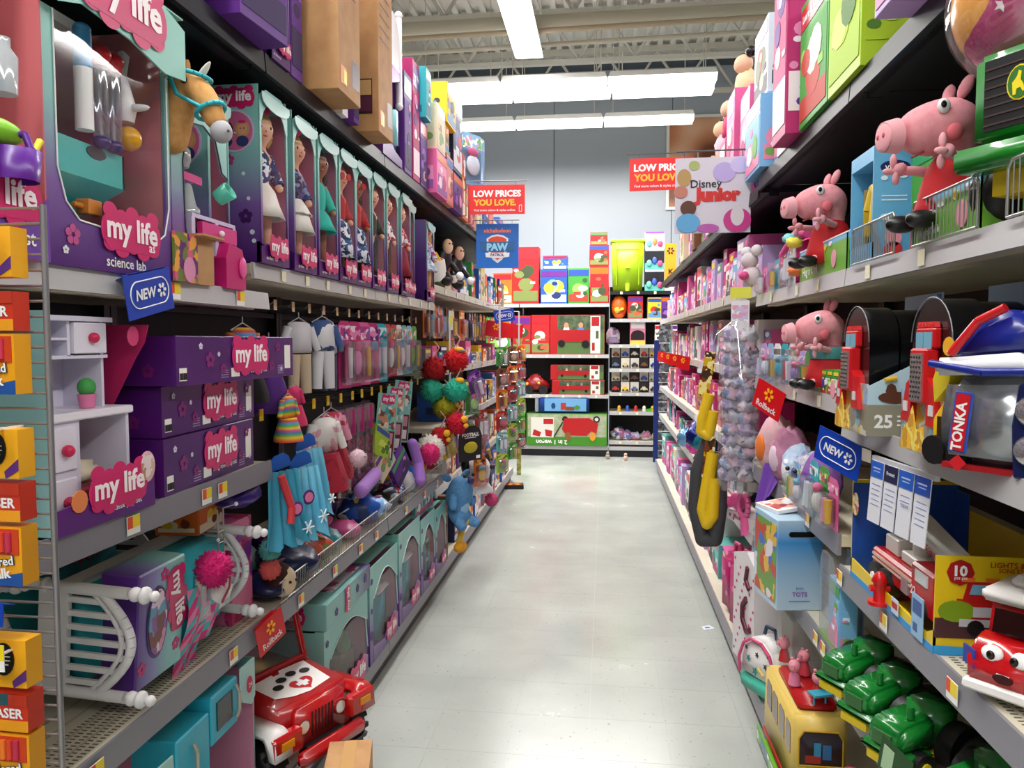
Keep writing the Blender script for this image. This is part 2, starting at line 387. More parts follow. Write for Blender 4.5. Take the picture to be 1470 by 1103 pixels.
# ------------------------------------------------------------------ shelving
DECK = NOISE('cfc6b0', 'd8d0bc', 3, .5, name='shelf_paint')
LIP = C('84828a', .35)
LIPW = C('bdbcbe', .3)
BLK = C('121018', .35)
BACKP = C('0c0b0d', .6)
NAVY = C('0d0d15', .5)
TAG_Y, TAG_R, TAG_W = C('f2d40f', .4), C('e0481f', .4), C('f4f2ea', .4)
tagmesh = MB().box(-.022, .022, -.0015, 0, -.02, .02, 2).box(-.021, -.004, -.0022, -.001, -.006, .019, 1).box(-.004, .021, -.0022, -.001, -.006, .019, 0).mesh('price_tag', [TAG_Y, TAG_R, TAG_W])
tag2 = MB().box(-.016, .016, -.0015, 0, -.017, .017, 0).mesh('price_tag', [C('f0e9c8', .4)])
def bay(side, idx, y0, y1, front, shelves, base_z=.14, back=.56, tophgt=2.9, basefront=None):
    """one bay; shelves = list of (deck z, set-back of its lip, style, tags)"""
    w_ = y1 - y0; yc = (y0 + y1) / 2
    t = thing('shelving_bay', 'steel shelving bay on the %s side of the aisle, %s from the near end' % (side, ORD[idx]), 'shelving', (front, yc, 0), 90 if side == 'left' else -90)
    h = w_ / 2
    part('back_panel', MB().box(-h + .002, h - .002, back, back + .03, 0, tophgt), BACKP, t)
    for s in (-1, 1): part('upright', MB().box(s * (h - .0165) - .014, s * (h - .0165) + .014, back - .04, back, 0, tophgt), BLK, t)
    bf = 0 if basefront is None else basefront
    b = part('base_deck', MB().box(-h + .002, h - .002, bf + .012, back, base_z - .02, base_z), DECK, t)
    part('kick_plate', MB().box(-h + .002, h - .002, bf + .03, bf + .045, 0, base_z - .02), C('4a484c', .5), t)
    part('price_channel', MB().prism([(bf, base_z - .065), (bf + .012, base_z - .065), (bf + .012, base_z + .004), (bf + .004, base_z + .004)], -h + .003, h - .003, 'x'), LIP, b)
    for (z, sb, style, tags) in shelves:
        dm, lm = {'w': (DECK, LIPW), 'g': (DECK, LIP), 'k': (BLK, NAVY)}[style[0]]
        s = part('shelf', MB().box(-h + .003, h - .003, sb + .012, back, z - .03, z).box(-h + .003, h - .003, sb + .05, sb + .09, z - .045, z - .03), dm, t)
        lh = .055 if style[0] != 'w' else .045
        part('price_channel', MB().prism([(sb, z - lh), (sb + .012, z - lh), (sb + .012, z + .004), (sb + .005, z + .004)], -h + .004, h - .004, 'x'), lm, s)
        for g in tags:
            if abs(g) < 10: part('price_tag', tagmesh if style[-1] != 'p' else tag2, None, s, loc=(g, sb - .001, z - lh / 2))
        if 'o' in style:     # punched slots along the front edge
            mb = MB(); k = -h + .03
            while k < h - .03:
                for j in range(5): mb.box(k, k + .004, sb + .03 + j * .02, sb + .042 + j * .02, z, z + .0004)
                k += .012
            part('punched_slots', mb, C('5e584c', .7), s, kind='stuff')
        if 'r' in style:     # rolled grooves
            mb = MB()
            for j in range(4): mb.box(-h + .01, h - .01, sb + .06 + j * .045, sb + .066 + j * .045, z, z + .0012)
            part('rolled_rib', mb, C('b5ad99', .5), s, kind='stuff')
    return t
YB = [.95, 2.17, 3.39, 4.61, 5.83, 7.05, 8.27]
Ystart = -.27
LF, RF = -1.0, .65
bay('left', 0, Ystart + .0, .94, LF, [(2.40, 0, 'k', []), (1.69, 0, 'w', []), (1.185, 0, 'g', []), (.72, 0, 'g', [])])
bay('left', 1, YB[0], YB[1], LF, [(2.40, 0, 'k', []), (1.69, 0, 'w', [.1, .42]), (1.185, 0, 'gr', [-.08, .22, .3]), (.72, 0, 'gro', [-.22, .34])])
bay('left', 2, YB[1], YB[2], LF, [(2.40, 0, 'k', []), (1.785, .05, 'wp', [-.4, -.2, 0, .25, .45]), (.715, 0, 'g', [-.42, -.1, .2, .42])])
bay('left', 3, YB[2], YB[3], LF, [(2.40, 0, 'k', []), (1.785, .05, 'wp', [-.4, -.2, 0, .25, .45]), (.715, 0, 'g', [-.3, .1, .42])])
for i in (4, 5, 6):
    bay('left', i, YB[i - 1], YB[i], LF, [(2.40, 0, 'k', []), (1.90 if i < 7 else 1.8, .05, 'wp', [-.3, .1, .4]), (1.36, .1, 'w', [-.2, .3]), (1.0, .05, 'w', [-.2, .3]), (.6, .05, 'w', [.1])])
bay('right', 0, Ystart, .94, RF, [(2.25, 0, 'k', []), (1.745, 0, 'w', []), (1.33, 0, 'w', []), (.925, 0, 'g', []), (.60, 0, 'g', [])], basefront=-.04)
bay('right', 1, YB[0], YB[1], RF, [(2.25, 0, 'k', []), (1.745, 0, 'wp', [-.42, -.1]), (1.33, 0, 'w', []), (.925, 0, 'go', [-.58, -.25, .1]), (.60, 0, 'gr', [-.56, -.2])], basefront=-.04)
bay('right', 2, YB[1], YB[2], RF, [(2.25, 0, 'k', []), (1.745, 0, 'wp', [.35, .1, -.3]), (1.39, 0, 'wp', [.1, .4]), (1.005, 0, 'g', [.3, .0]), (.665, 0, 'gr', [.42, .1, .5])], basefront=-.04)
for i in (3, 4, 5, 6):
    bay('right', i, YB[i - 1], YB[i], RF, [(2.22, 0, 'k', []), (1.79, .0, 'wp', [-.3, .1, .4]), (1.40, .05, 'w', [-.2, .3]), (1.02, .0, 'w', [-.2, .3]), (.69, .0, 'w', [.1])], basefront=-.04)
bay('right', 7, YB[6], 9.1, RF, [(2.22, 0, 'k', []), (1.79, .0, 'w', []), (1.40, .05, 'w', []), (1.02, .0, 'w', []), (.69, .0, 'w', [])], basefront=-.04)
def LP(y, z, x=-1.02): return (x, y, z)
# ------------------------------------------------------------------ dolls and window boxes
def doll_body(mat):
    V = [(0, 0, .20), (0, .002, .27), (0, 0, .315), (0, 0, .335), (0, -.002, .36), (0, -.004, .392), (0, 0, .422),
         (.036, 0, .305), (.058, 0, .25), (.062, -.03, .205), (-.036, 0, .305), (-.058, 0, .25), (-.062, -.03, .205),
         (.024, 0, .18), (.026, 0, .10), (.026, 0, .025), (.026, -.03, .012), (-.024, 0, .18), (-.026, 0, .10), (-.026, 0, .025), (-.026, -.03, .012)]
    E = [(0, 1), (1, 2), (2, 3), (3, 4), (4, 5), (5, 6), (2, 7), (7, 8), (8, 9), (2, 10), (10, 11), (11, 12), (0, 13), (13, 14), (14, 15), (15, 16), (0, 17), (17, 18), (18, 19), (19, 20)]
    r = [.034, .03, .026, .017, .040, .054, .036, .016, .013, .012, .016, .013, .012, .021, .018, .014, .012, .021, .018, .014, .012]
    return skin('body', V, E, r, mat, 2)
_dolls = {}
def doll(kind, loc, rz, label):
    """kind: skin, hair, hair style, top, skirt, skirt length, extra"""
    if kind in _dolls: return clone(_dolls[kind], loc, rz, label)
    sk, hair, style, top, skirt, ln, extra = kind
    t = thing('doll', label, 'doll', loc, rz, 'dolls standing in the window boxes')
    sm = C(sk, .4)
    if sk not in _skin: _skin[sk] = doll_body(sm)
    part('body', _skin[sk], None, t)
    mb = MB()
    for s in (-1, 1): mb.at().ell((s * .018, -.0405, .392), (.0075, .005, .0055), 0, 10, 6).ell((s * .018, -.0438, .392), (.0048, .003, .005), 1, 8, 5)
    part('eye', mb, [WHITE, C('3b2313', .2)], t, 'two brown eyes')
    part('mouth', MB().ell((0, -.041, .368), (.009, .004, .0035), 0, 10, 5).ell((0, -.046, .380), (.004, .006, .004), 1, 8, 5), [C('c84a5a', .4), sm], t)
    hm = NOISE(hair, hair, 30, .45, 0, .6, name='hair') if 0 else C(hair, .4)
    mb = MB().ell((0, .014, .405), (.055, .050, .053), 0, 16, 10)
    n = 9
    for i in range(n):
        a = PI * (.02 + .96 * i / (n - 1)); L_ = .12 if style == 'long' else .05
        mb.tube([(.047 * math.cos(a), .012 + .036 * math.sin(a), .40), (.054 * math.cos(a), .014 + .042 * math.sin(a), .40 - L_ * .5), (.048 * math.cos(a) + (.006 if i % 2 else -.006), .02 + .04 * math.sin(a), .40 - L_)], .012, 7)
    if style == 'mohawk': mb = MB().ell((0, .014, .405), (.054, .05, .052), 1, 16, 10).ell((0, -.008, .462), (.02, .046, .030), 0, 14, 10).ell((0, .045, .44), (.022, .04, .06), 0, 14, 10)
    part('hair', mb, [hm, C('e2c07a', .4)], t)
    tm_ = ART(*top, scale=70, rough=.8) if isinstance(top, tuple) else C(top, .8)
    mb = MB().lathe([(.030, .215), (.036, .235), (.037, .28), (.034, .305), (.022, .325)], 16)
    for s in (-1, 1): mb.cyl((s * .03, 0, .312), (s * .06, -.002, .255), .018, .019, 10).cyl((s * .06, -.002, .255), (s * .063, -.02, .225), .018, .016, 10)
    part('top', mb, tm_, t)
    sk_m = ART(*skirt, scale=60, rough=.8) if isinstance(skirt, tuple) else C(skirt, .8)
    if ln > .5:   # trousers
        mb = MB()
        for s in (-1, 1): mb.cyl((s * .024, 0, .215), (s * .027, 0, .11), .028, .022, 10).cyl((s * .027, 0, .11), (s * .027, 0, .03), .022, .021, 10)
        part('trousers', mb, sk_m, t)
    else:
        z1 = .215 - ln * .5
        mb = MB().lathe([(.034, .222), (.05, .2), (.062, (.2 + z1) / 2), (.078, z1), (.074, z1 + .002), (.03, .2)], 24, wob=.10, k=8)
        if extra == 'tier': mb.lathe([(.05, .20), (.066, .17), (.070, .168), (.05, .185)], 24, wob=.12, k=9)
        part('skirt', mb, sk_m, t)
    mb = MB()
    for s in (-1, 1): mb.ell((s * .026, -.014, .012), (.017, .033, .014), 0, 12, 6)
    part('shoe', mb, C('e9e4e6' if extra != 'red' else 'a8141e', .3), t, 'pair of doll shoes')
    if extra == 'bow': part('bow', MB().ell((-.02, -.01, .452), (.022, .01, .014)).ell((.02, -.01, .452), (.022, .01, .014)).ell((0, -.014, .45), .009), C('d81f6a', .5), t)
    if extra == 'glasses':
        mb = MB()
        for s in (-1, 1): mb.cyl((s * .02, -.050, .392), (s * .02, -.047, .392), .014, n=12)
        part('glasses', mb, C('b3141c', .3), t)
    _dolls[kind] = t
    return t
FILMC = FILM('ffffff', .055)
def arch(w_, top, z0, z1):
    """points of the arched window edge, left to right"""
    return [(-w_ + w_ * 2 * i / 12, z0 + (z1 - z0) * math.sin(PI * i / 12) ** .6) for i in range(13)]
def flower(mb, x, y, z, r, m):
    for i in range(5): a = 2 * PI * i / 5 + .3; mb.disc((x + r * .62 * math.cos(a), y, z + r * .62 * math.sin(a)), r * .42, r * .42, m, 8, .0008)
def side_art(t, hx, d, h, s=-1, big=True):
    """printed end of a tall doll carton, on local side s*x: badge, round picture of two dolls, blossoms"""
    rz = 90 * s      # face -x or +x
    X = s * (hx + .001)
    o = mylife(t, X, d / 2, h * .925, d * .74, rz=-90 if s < 0 else 90)
    mb = MB()
    mb.disc((0, 0, 0), d * .42, d * .42, 0, 24).disc((0, -.0006, 0), d * .385, d * .385, 1, 24)
    for q, hc in ((-1, 3), (1, 4)):
        mb.disc((q * d * .17, -.0012, d * .03), d * .15, d * .17, hc, 16).disc((q * d * .17, -.0022, d * .03), d * .095, d * .12, 2, 16)
        mb.disc((q * d * .17, -.0018, -d * .21), d * .13, d * .11, 5, 12)
        mb.disc((q * d * .17, -.003, d * .17), d * .08, d * .035, 6, 10)
        for e in (-1, 1): mb.disc((q * d * .17 + e * d * .035, -.0028, d * .04), d * .014, d * .014, 3, 6)
    p = part('round_picture', mb, [C('c9b6d6'), C('c9628f'), FLESH, C('4a241a'), C('c79a5c'), C('2a3566'), LOGO_P], t, 'round picture of two dolls')
    p.location = (X, d / 2, h * .74); p.rotation_euler[2] = R(-90 if s < 0 else 90)
    mb = MB()
    for (u, v, r, m) in ((-.02, .58, .018, 0), (.025, .50, .006, 2), (-.035, .40, .013, 0), (.03, .26, .022, 1), (-.03, .18, .014, 0), (.05, .17, .008, 2), (.04, .36, .006, 2), (-.05, .05, .007, 2), (.055, .12, .007, 2)):
        if r > .01: flower(mb, u, 0, v * h, r, m)
        else: mb.disc((u, 0, v * h), r, r, m, 8, .0008)
    for i in range(22): a = i / 22; mb.disc((-.055 + .03 * math.sin(a * 5), 0, h * (.03 + .32 * a)), .0012, .0012, 2, 5, .0006)
    p = part('blossom_print', mb, [C('b5407f'), C('45155f'), C('d9e6ea')], t)
    p.location = (X, d / 2, 0); p.rotation_euler[2] = R(-90 if s < 0 else 90)
_wb = {}
def doll_box(loc, label, w_=.2, h=.53, d=.15, side=False, skin_=TEAL, tagc=True, rz=90):
    key = (w_, h, d, side, skin_.name)
    if key in _wb: return clone(_wb[key], loc, rz, label)
    t = thing('doll_box', label, 'toy box', loc, rz, 'doll window boxes on the upper left shelf')
    a = w_ / 2 - .001
    part('carton', MB().box(-a, -a + .003, 0, d, 0, h).box(a - .003, a, 0, d, 0, h).box(-a + .003, a - .003, d - .003, d, 0, h).box(-a + .003, a - .003, 0.02, d - .003, 0, .004).box(-a + .003, a - .003, .03, d - .003, h - .03, h - .027), skin_, t)
    part('liner', MB().box(-a + .0035, a - .0035, d - .006, d - .0032, .005, h - .03).box(-a + .0032, -a + .0042, .004, d - .006, .05, h - .04).box(a - .0042, a - .0032, .004, d - .006, .05, h - .04), PINKIN, t)
    part('tray', MB().prism([(-.004, .0), (-.004, .055), (.004, .062), (.012, .062), (.012, 0)], -a, a, 'x'), C('4d1368', .35), t)
    f = [(-a, .06), (-a + .012, .07)] + [(-a + .012, h * .80)]
    top = arch(a - .012, 0, h * .80, h * .93)
    poly = top + [(a, h * .80), (a, h * .96), (a * .7, h * 1.0), (0, h * 1.012), (-a * .7, h * 1.0), (-a, h * .96), (-a, h * .80)]
    part('header_flap', MB().prism([(-a, h * .80)] + top + [(a, h * .80), (a, h * .94), (a * .55, h * .99), (-a * .55, h * .99), (-a, h * .94)], -.005, -.002), C('93cbc4', .35), t)
    flap = [(a * math.cos(PI * i / 8), h * .93 - .028 * math.sin(PI * i / 8)) for i in range(9)]
    part('scallop', MB().prism(flap + [(-a, h * .96), (a, h * .96)], -.014, -.012), C('b9dfdb', .3), t)
    part('frame_strip', MB().box(-a, -a + .012, -.004, -.001, .05, h * .80).box(a - .008, a, -.004, -.001, .05, h * .80), TEAL, t)
    part('window', MB().quad((-a, -.001, .06), (a, -.001, .06), (a, -.001, h * .9), (-a, -.001, h * .9)), FILMC, t)
    mylife(t, .01, -.012, .052, w_ * .6)
    text('as cheer star', t, TAG_W, -.03, -.0055, .017, width=w_ * .4)
    if side: side_art(t, a, d, h)
    _wb[key] = t
    return t
z = 1.79
KD = [('d9a58a', 'b98a50', 'short', ('2b3f74', '1d2a55', 'e8e8f2'), 'ece6e0', .2, 'bow'),
      ('dca084', 'dd2a72', 'mohawk', ('26407a', '7b8fb8', '151b3a'), 'ece6df', .22, 'tier'),
      ('8d5a3e', '2a1712', 'long', '2fb7a8', '2fb7a8', .15, 'x'),
      ('d9a07e', '9a3b1e', 'short', 'b3131d', ('1d2a55', 'e8e8f2', '3a5a8a'), .3, 'glasses'),
      ('8a5438', '1d0f0c', 'long', 'b3131d', ('1d2a55', 'e8e8f2', '3a5a8a'), .3, 'glasses'),
      ('dca084', '7a4a28', 'short', '322b1c', '151414', .9, 'x'),
      ('dea98c', 'd8b06a', 'short', ('b3131d', 'efeff2', 'efeff2'), '101012', .9, 'x'),
      ('e0ab90', 'c58f50', 'short', ('c9384a', 'e8e8ee'), '8a1b30', .3, 'red'),
      ('dca084', 'caa25e', 'long', ('d8d8e8', 'b0467e', '9db4d8'), ('8fb0d0', 'e8e8f2'), .14, 'x')]
DL = ['in the nearest window box, pale hair and white ruffled skirt', 'with a bright pink crest of hair, plaid top and white tiered skirt', 'with long dark hair and teal dress', 'with red glasses, red top and navy patterned skirt',
      'with dark curls, red glasses and navy patterned skirt', 'in a dark olive jacket and black trousers', 'blond in a red and white varsity jacket', 'in the last teal box, pink and white top', 'with long fair hair in a spotted dress in the purple box']
DY = [2.285, 2.54, 2.76, 2.98, 3.18, 3.40, 3.63, 3.88, 4.44]
for i, y in enumerate(DY[:-1]):
    side = i == 0
    doll_box((-1.035 if i < 1 else -1.04, y, z), 'teal and purple doll window box, %s from the near end of the upper shelf' % ORD[i], side=side, w_=.2 if i < 7 else .19)
    doll(KD[i], (-1.085, y, z + .03), 72 if i in (1, 3, 6) else 60, 'doll ' + DL[i])
side_extra = doll_box((-1.04, 4.44, z), 'narrow violet doll window box at the far end of the doll row', w_=.19, h=.47, skin_=GRAD('3f1160', '57307f', '8a6fb0'))
doll(KD[8], (-1.075, 4.46, z + .03), 55, 'doll ' + DL[8])
doll_box((-1.07, 4.10, z), 'teal and purple doll window box, ninth from the near end of the upper shelf', w_=.16)
# box seen end-on behind the vet set
doll_box((-1.10, 2.06, 1.69), 'teal doll window box standing end-on behind the pink desk set', side=True, w_=.12, d=.16, h=.56)

# ------------------------------------------------------------------ first bay, upper shelf: science set, vet desk set, plush horse
t = thing('playset_box', 'large teal window box with a turquoise sink unit on the upper left shelf', 'toy box', (-1.0, 1.445, 1.69), 90)
h, a, d = .56, .20, .3
part('carton', MB().box(-a, -a + .004, 0, d, 0, h).box(a - .004, a, 0, d, 0, h).box(-a, a, d - .004, d, 0, h).box(-a, a, 0, d, 0, .004), TEAL, t)
part('liner', MB().box(-a + .005, a - .005, d - .01, d - .005, .0, h).box(-a + .0045, -a + .007, 0, d, 0.05, h).box(a - .007, a - .0045, 0.01, d, .02, h), C('c2757c', .5), t)
wpts = [(-a + .045, .17), (-a + .05, .13), (-a + .075, .10), (-a + .12, .082)] 
hole = [(-a + .035, .46), (-a + .035, .17), (-a + .05, .12), (-a + .09, .09), (a - .09, .075), (a - .04, .09), (a - .018, .14), (a - .014, .44), (a - .014, .45)]
bot = [(-a, 0), (a, 0), (a, .45)] + hole[::-1][1:] + [(-a + .035, .46), (-a, .46)]
part('front_panel', MB().prism([(-a, .0), (a, .0), (a, .455), (a - .012, .455), (a - .012, .16), (a - .03, .1), (a - .07, .075), (-a + .09, .09), (-a + .055, .12), (-a + .035, .18), (-a + .035, .46), (-a, .46)], -.006, -.001), TEAL, t)
part('header_flap', MB().prism([(-a, .455), (-a + .06, .475), (0, .465), (a - .08, .44), (a, .45), (a, .56), (a - .1, .59), (-a + .06, .615), (-a, .60)], -.05, -.046).box(-a, a, -.046, .1, .585, .588), C('8fcabf', .35), t)
mylife(t, -.02, -.054, .535, .24, ry=0)
part('edge_line', MB().tube([(-a + .035, -.008, .46), (-a + .035, -.008, .18), (-a + .055, -.008, .12), (-a + .09, -.008, .09), (a - .07, -.008, .075), (a - .03, -.008, .1), (a - .012, -.008, .16), (a - .012, -.008, .455)], .0018), WHITE, t)
mylife(t, .045, -.012, .085, .17)
text('as', t, LOGO_W, .11, -.014, .06, width=.022)
text('science lab', t, TAG_W, .03, -.008, .022, width=.13)
mb = MB(); flower(mb, -.13, -.0075, .06, .02, 0); flower(mb, -.15, -.0075, .03, .008, 1)
part('blossom_print', mb, [C('c04d8d'), C('e8e8f2')], t)
part('window', MB().quad((-a, -.0005, .08), (a, -.0005, .08), (a, -.0005, .5), (-a, -.0005, .5)), FILMC, t)
TQ = C('22b3ad', .35)
t = thing('toy_sink_unit', 'turquoise toy sink unit with a white back board inside the large teal window box', 'toy', (-1.03, 1.41, 1.71), 90)
part('basin', MB().frus((-.125, .06, .06, .2), .10, (-.15, .12, .0, .22), .165).box(-.15, .12, 0, .006, .165, .235).box(-.15, -.144, 0, .22, .165, .235).box(.114, .12, 0, .22, .165, .235), TQ, t)
part('leg_panel', MB().prism([(-.02, .0), (-.05, .03), (-.1, .1), (.07, .10), (.03, .0)], .08, .09), C('1b7d6c', .4), t)
part('back_board', MB().box(-.155, -.03, .235, .245, .14, .50), WHITE, t)
part('tap_post', MB().box(-.035, -.022, .14, .154, .235, .42), TQ, t)
part('top_shelf', MB().box(-.15, .05, .02, .2, .455, .475), C('e7e3e0', .4), t)
part('handle_slot', MB().disc((.03, -.0005, .222), .03, .013, 0, 12), C('0c3532', .6), t)
solo('toy_drink_set', MB().cyl((0, 0, 0), (0, 0, .12), .017, n=12, m=0).cyl((0, 0, .12), (0, 0, .19), .017, n=12, m=1).ell((0, 0, .195), (.017, .017, .012), 1), [WHITE, C('3f8fc2', .3)], 'white toy marker with a blue cap hanging above the turquoise sink', 'toy', (-1.02, 1.395, 1.965))
for i, (dy, c, lab) in enumerate(((.045, 'b9bcc8', 'clear'), (.085, 'a6a9b8', 'smoky'))):
    t = thing('test_tube', '%s toy test tube with red cap in the large teal window box' % lab, 'toy', (-1.02, 1.40 + dy, 1.955))
    part('tube', MB().lathe([(.004, 0), (.016, .012), (.016, .15), (.012, .16)], 12), FILM('e4e6f0', .22, .08), t)
    part('cap', MB().ell((0, 0, .175), (.023, .023, .02)).cyl((0, 0, .15), (0, 0, .17), .018), C('b81624', .3), t)
    part('base', MB().ell((0, 0, .0), (.018, .018, .014)), C('232a66', .3), t)
solo('toy_bell', MB().lathe([(.02, 0), (.026, .03), (.018, .06), (.008, .1), (.014, .14), (.004, .15)], 12).ell((.03, 0, .03), (.03, .01, .008)), C('d9d5d8', .3), 'white plastic toy spray nozzle beside the red caps', 'toy', (-1.03, 1.535, 2.02))
solo('toy_ball', MB().ell((0, 0, 0), .026, 0, 16, 10), C('d99a18', .3), 'small orange ball hanging in the large teal window box', 'toy', (-1.02, 1.535, 1.985))
solo('toy_block', MB().box(-.02, .02, -.015, .015, 0, .03).cyl((-.045, 0, .015), (-.02, 0, .015), .006), C('d5811c', .4), 'orange toy microscope block low in the large teal window box', 'toy', (-1.02, 1.40, 1.80), 90, bevel=.003)
# salmon box at the left edge
t = thing('playset_box', 'salmon lined box of science toys cut by the left picture edge', 'toy box', (-.98, 1.12, 1.69), 90)
part('carton', MB().box(-.115, .115, .12, .124, 0, .62).box(.111, .115, 0, .12, 0, .62).box(-.115, .115, 0, .12, 0, .004), C('c4666b', .5), t)
part('front_panel', MB().prism([(-.115, 0), (.115, 0), (.115, .11), (.07, .07), (-.115, .07)], -.004, 0), C('6c3fa0', .4), t)
mylife(t, .0, -.007, .10, .16)
text('scientist', t, TAG_W, .02, -.0055, .035, width=.12)
t = thing('lab_coat', 'see-through white doll coat hanging in the salmon box', 'doll clothes', (-1.0, 1.10, 2.16), 90)
part('coat_body', MB().prism([(-.05, 0), (-.075, -.12), (.06, -.135), (.085, -.09), (.05, -.01), (.02, .01)], .02, .04), C('e8dcd2', .7), t)
solo('toy_bottle', MB().lathe([(.02, 0), (.022, .06), (.012, .075), (.012, .09)], 12), FILM('a8cfe0', .2, .4), 'small pale blue bottle in the salmon box', 'toy', (-.97, 1.135, 1.95))
solo('toy_bottle', MB().lathe([(.018, 0), (.02, .05), (.01, .065), (.01, .08)], 12), FILM('e8e8f0', .2, .5), 'small white bottle in the salmon box', 'toy', (-.97, 1.09, 1.95))
solo('toy_goggles', MB().ell((0, 0, 0), (.05, .02, .02), 0).box(-.05, .05, -.01, .02, -.05, -.035, 1).tube([(.03, -.02, -.05), (.065, -.02, .0)], .006, 6, 2), [C('7fc226', .4), C('5c1f7c', .4), C('e6d534', .4)], 'lime green toy goggles with a yellow stirrer in the salmon box', 'toy', (-.96, 1.11, 1.885), 90)
solo('toy_cup', MB().lathe([(.035, 0), (.04, .05), (.034, .05), (.03, .01)], 14, caps=False).tube([(-.03, 0, .05), (-.02, 0, .075), (.02, 0, .075), (.03, 0, .05)], .006), C('5b1f8a', .3), 'violet toy basket at the foot of the salmon box', 'toy', (-.955, 1.135, 1.81))
# vet desk set
t = thing('playset_box', 'teal box with a swooping open front around a lilac toy desk', 'toy box', (-1.03, 1.87, 1.69), 90)
a, d, h = .17, .28, .44
part('carton', MB().box(-a, -a + .003, 0, d, 0, h).box(-a, a, d - .003, d, 0, h).box(-a, a, 0, d, 0, .004), TEAL, t)
part('liner', MB().box(-a + .004, a - .004, d - .008, d - .004, 0.005, h - .03), PINKIN, t)
part('front_panel', MB().prism([(-a, 0), (a, 0), (a, .05), (-.09, .055), (-.115, .14), (-.12, .3), (-.09, .40), (-.02, .41), (.04, .385), (.07, .31), (.1, .30), (.1, .43), (-a, .46)], -.005, -.001), TEAL, t)
part('edge_line', MB().tube([(-.09, -.006, .055), (-.115, -.006, .14), (-.12, -.006, .3), (-.09, -.006, .40), (-.02, -.006, .41), (.04, -.006, .385), (.07, -.006, .31), (.1, -.006, .30)], .002), C('3b2a44'), t)
mylife(t, -.13, -.008, .40, .07)
t = thing('toy_vet_desk', 'lilac and pink toy desk inside the swooping teal box', 'toy', (-1.02, 1.88, 1.70), 90)
LIL = C('cdbfe0', .35)
part('top', MB().box(-.1, .12, 0.0, .2, .16, .17), LIL, t)
part('drawer', MB().box(-.06, .12, -.004, .01, .115, .155), C('d42f84', .35), t)
part('knob', MB().ell((.03, -.008, .135), .008), WHITE, t)
for x in (-.095, .02, .115): part('leg', MB().box(x - .008, x + .008, .0, .016, 0, .16), LIL, t)
part('hutch', MB().box(-.1, .03, .15, .19, .17, .34).box(-.11, .04, .05, .2, .27, .28), LIL, t)
part('drawer_front', MB().box(-.1, .03, .045, .05, .262, .283), C('d42f84', .35), t)
solo('toy_mug', MB().lathe([(.02, 0), (.024, .04), (.02, .04), (.016, .004)], 12, caps=False), C('4fb7a0', .35), 'small mint toy mug hanging in the swooping teal box', 'toy', (-1.0, 1.87, 1.92), 0, ry=60)
solo('toy_jar', MB().lathe([(.02, 0), (.026, .02), (.024, .045), (.014, .055), (.016, .065)], 14), FILM('d8e4e8', .2, .3), 'clear toy jar on the lilac desk shelf', 'toy', (-1.06, 1.80, 1.985))
solo('toy_jar', MB().lathe([(.03, 0), (.03, .012), (.022, .02), (.012, .07), (.008, .075)], 14), FILM('a8dcd4', .2, .4), 'clear toy flask on a mint foot on the lilac desk', 'toy', (-1.05, 1.81, 1.872))
solo('carton', MB().box(-.05, .05, 0, .11, 0, .12).box(-.05, .05, -.03, 0, .115, .12), KRAFT, 'small brown cardboard piece in front of the lilac desk', 'cardboard box', (-.99, 1.775, 1.69), 90)
solo('toy_carrier', MB().prism([(-.05, 0), (.055, 0), (.06, .05), (.04, .11), (-.03, .12), (-.05, .08)], 0, .08, m=0).ell((.035, -.003, .06), (.02, .006, .03), 1), [C('c21d6c', .3), C('e35c9a', .3)], 'magenta toy pet carrier on the shelf edge by the desk set', 'toy', (-.99, 1.94, 1.69), 90, bevel=.004)
solo('shelf_card', MB().box(-.06, .04, 0, .006, 0, .115).disc((0, -.001, .03), .025, .03, 1), [ART('d1557f', '6c7a2f', 'e9a03c', '5a2a6e', scale=40), C('d88bb0')], 'small printed card strip leaning at the foot of the swooping teal box', 'card', (-.985, 1.70, 1.69), 90)
# plush horse head
V = [(0, .05, -.14), (0, .03, -.06), (0, 0, .0), (0, -.03, .035), (0, -.07, .0), (0, -.095, -.05), (0, -.112, -.085)]
hm = skin('head', V, [(i, i + 1) for i in range(6)], [.06, .055, .05, .047, .036, .028, .026], NOISE('c08a4e', 'cf9a5c', 60, .9, name='plush_tan'), 2)
t = thing('plush_horse', 'tan plush horse with a turquoise bridle peering out above the desk set', 'soft toy', (-1.0, 1.70, 2.125), 84)
t.scale = (.95, .95, .95)
part('head', hm, None, t)
part('muzzle', MB().ell((0, -.116, -.092), (.027, .026, .028), 0, 14, 10), C('a8a6ac', .8), t)
for s in (-1, 1):
    part('ear', MB().at(s * .03, .0, .075, 0, s * 14, 0).ell((0, 0, 0), (.012, .009, .03)), C('c08a4e', .9), t)
    part('eye', MB().ell((s * .042, -.045, .025), (.006, .009, .009)), C('120a08', .1), t)
    part('nostril', MB().ell((s * .013, -.144, -.095), (.004, .003, .004)), C('4a3a3a', .5), t)
part('blaze', MB().at(0, -.064, .048, 40, 0, 0).ell((0, 0, 0), (.013, .004, .04)), C('e8e0d6', .8), t)
mb = MB()
for (c, n_, r) in (((0, -.088, -.04), (0, -.5, -1), .036), ((0, -.03, .05), (0, .2, -1), .052)):
    d_ = Vector(n_).normalized(); u = d_.orthogonal().normalized(); w2 = d_.cross(u); pts = [tuple(Vector(c) + u * r * math.cos(2 * PI * i / 16) + w2 * r * math.sin(2 * PI * i / 16)) for i in range(17)]
    mb.tube(pts, .0055, 6)
mb.tube([(.036, -.085, -.04), (.05, -.03, -.01), (.05, -.01, .04)], .005).tube([(-.036, -.085, -.04), (-.05, -.03, -.01), (-.05, -.01, .04)], .005)
part('bridle', mb, C('1fa6b4', .5), t)
mb = MB()
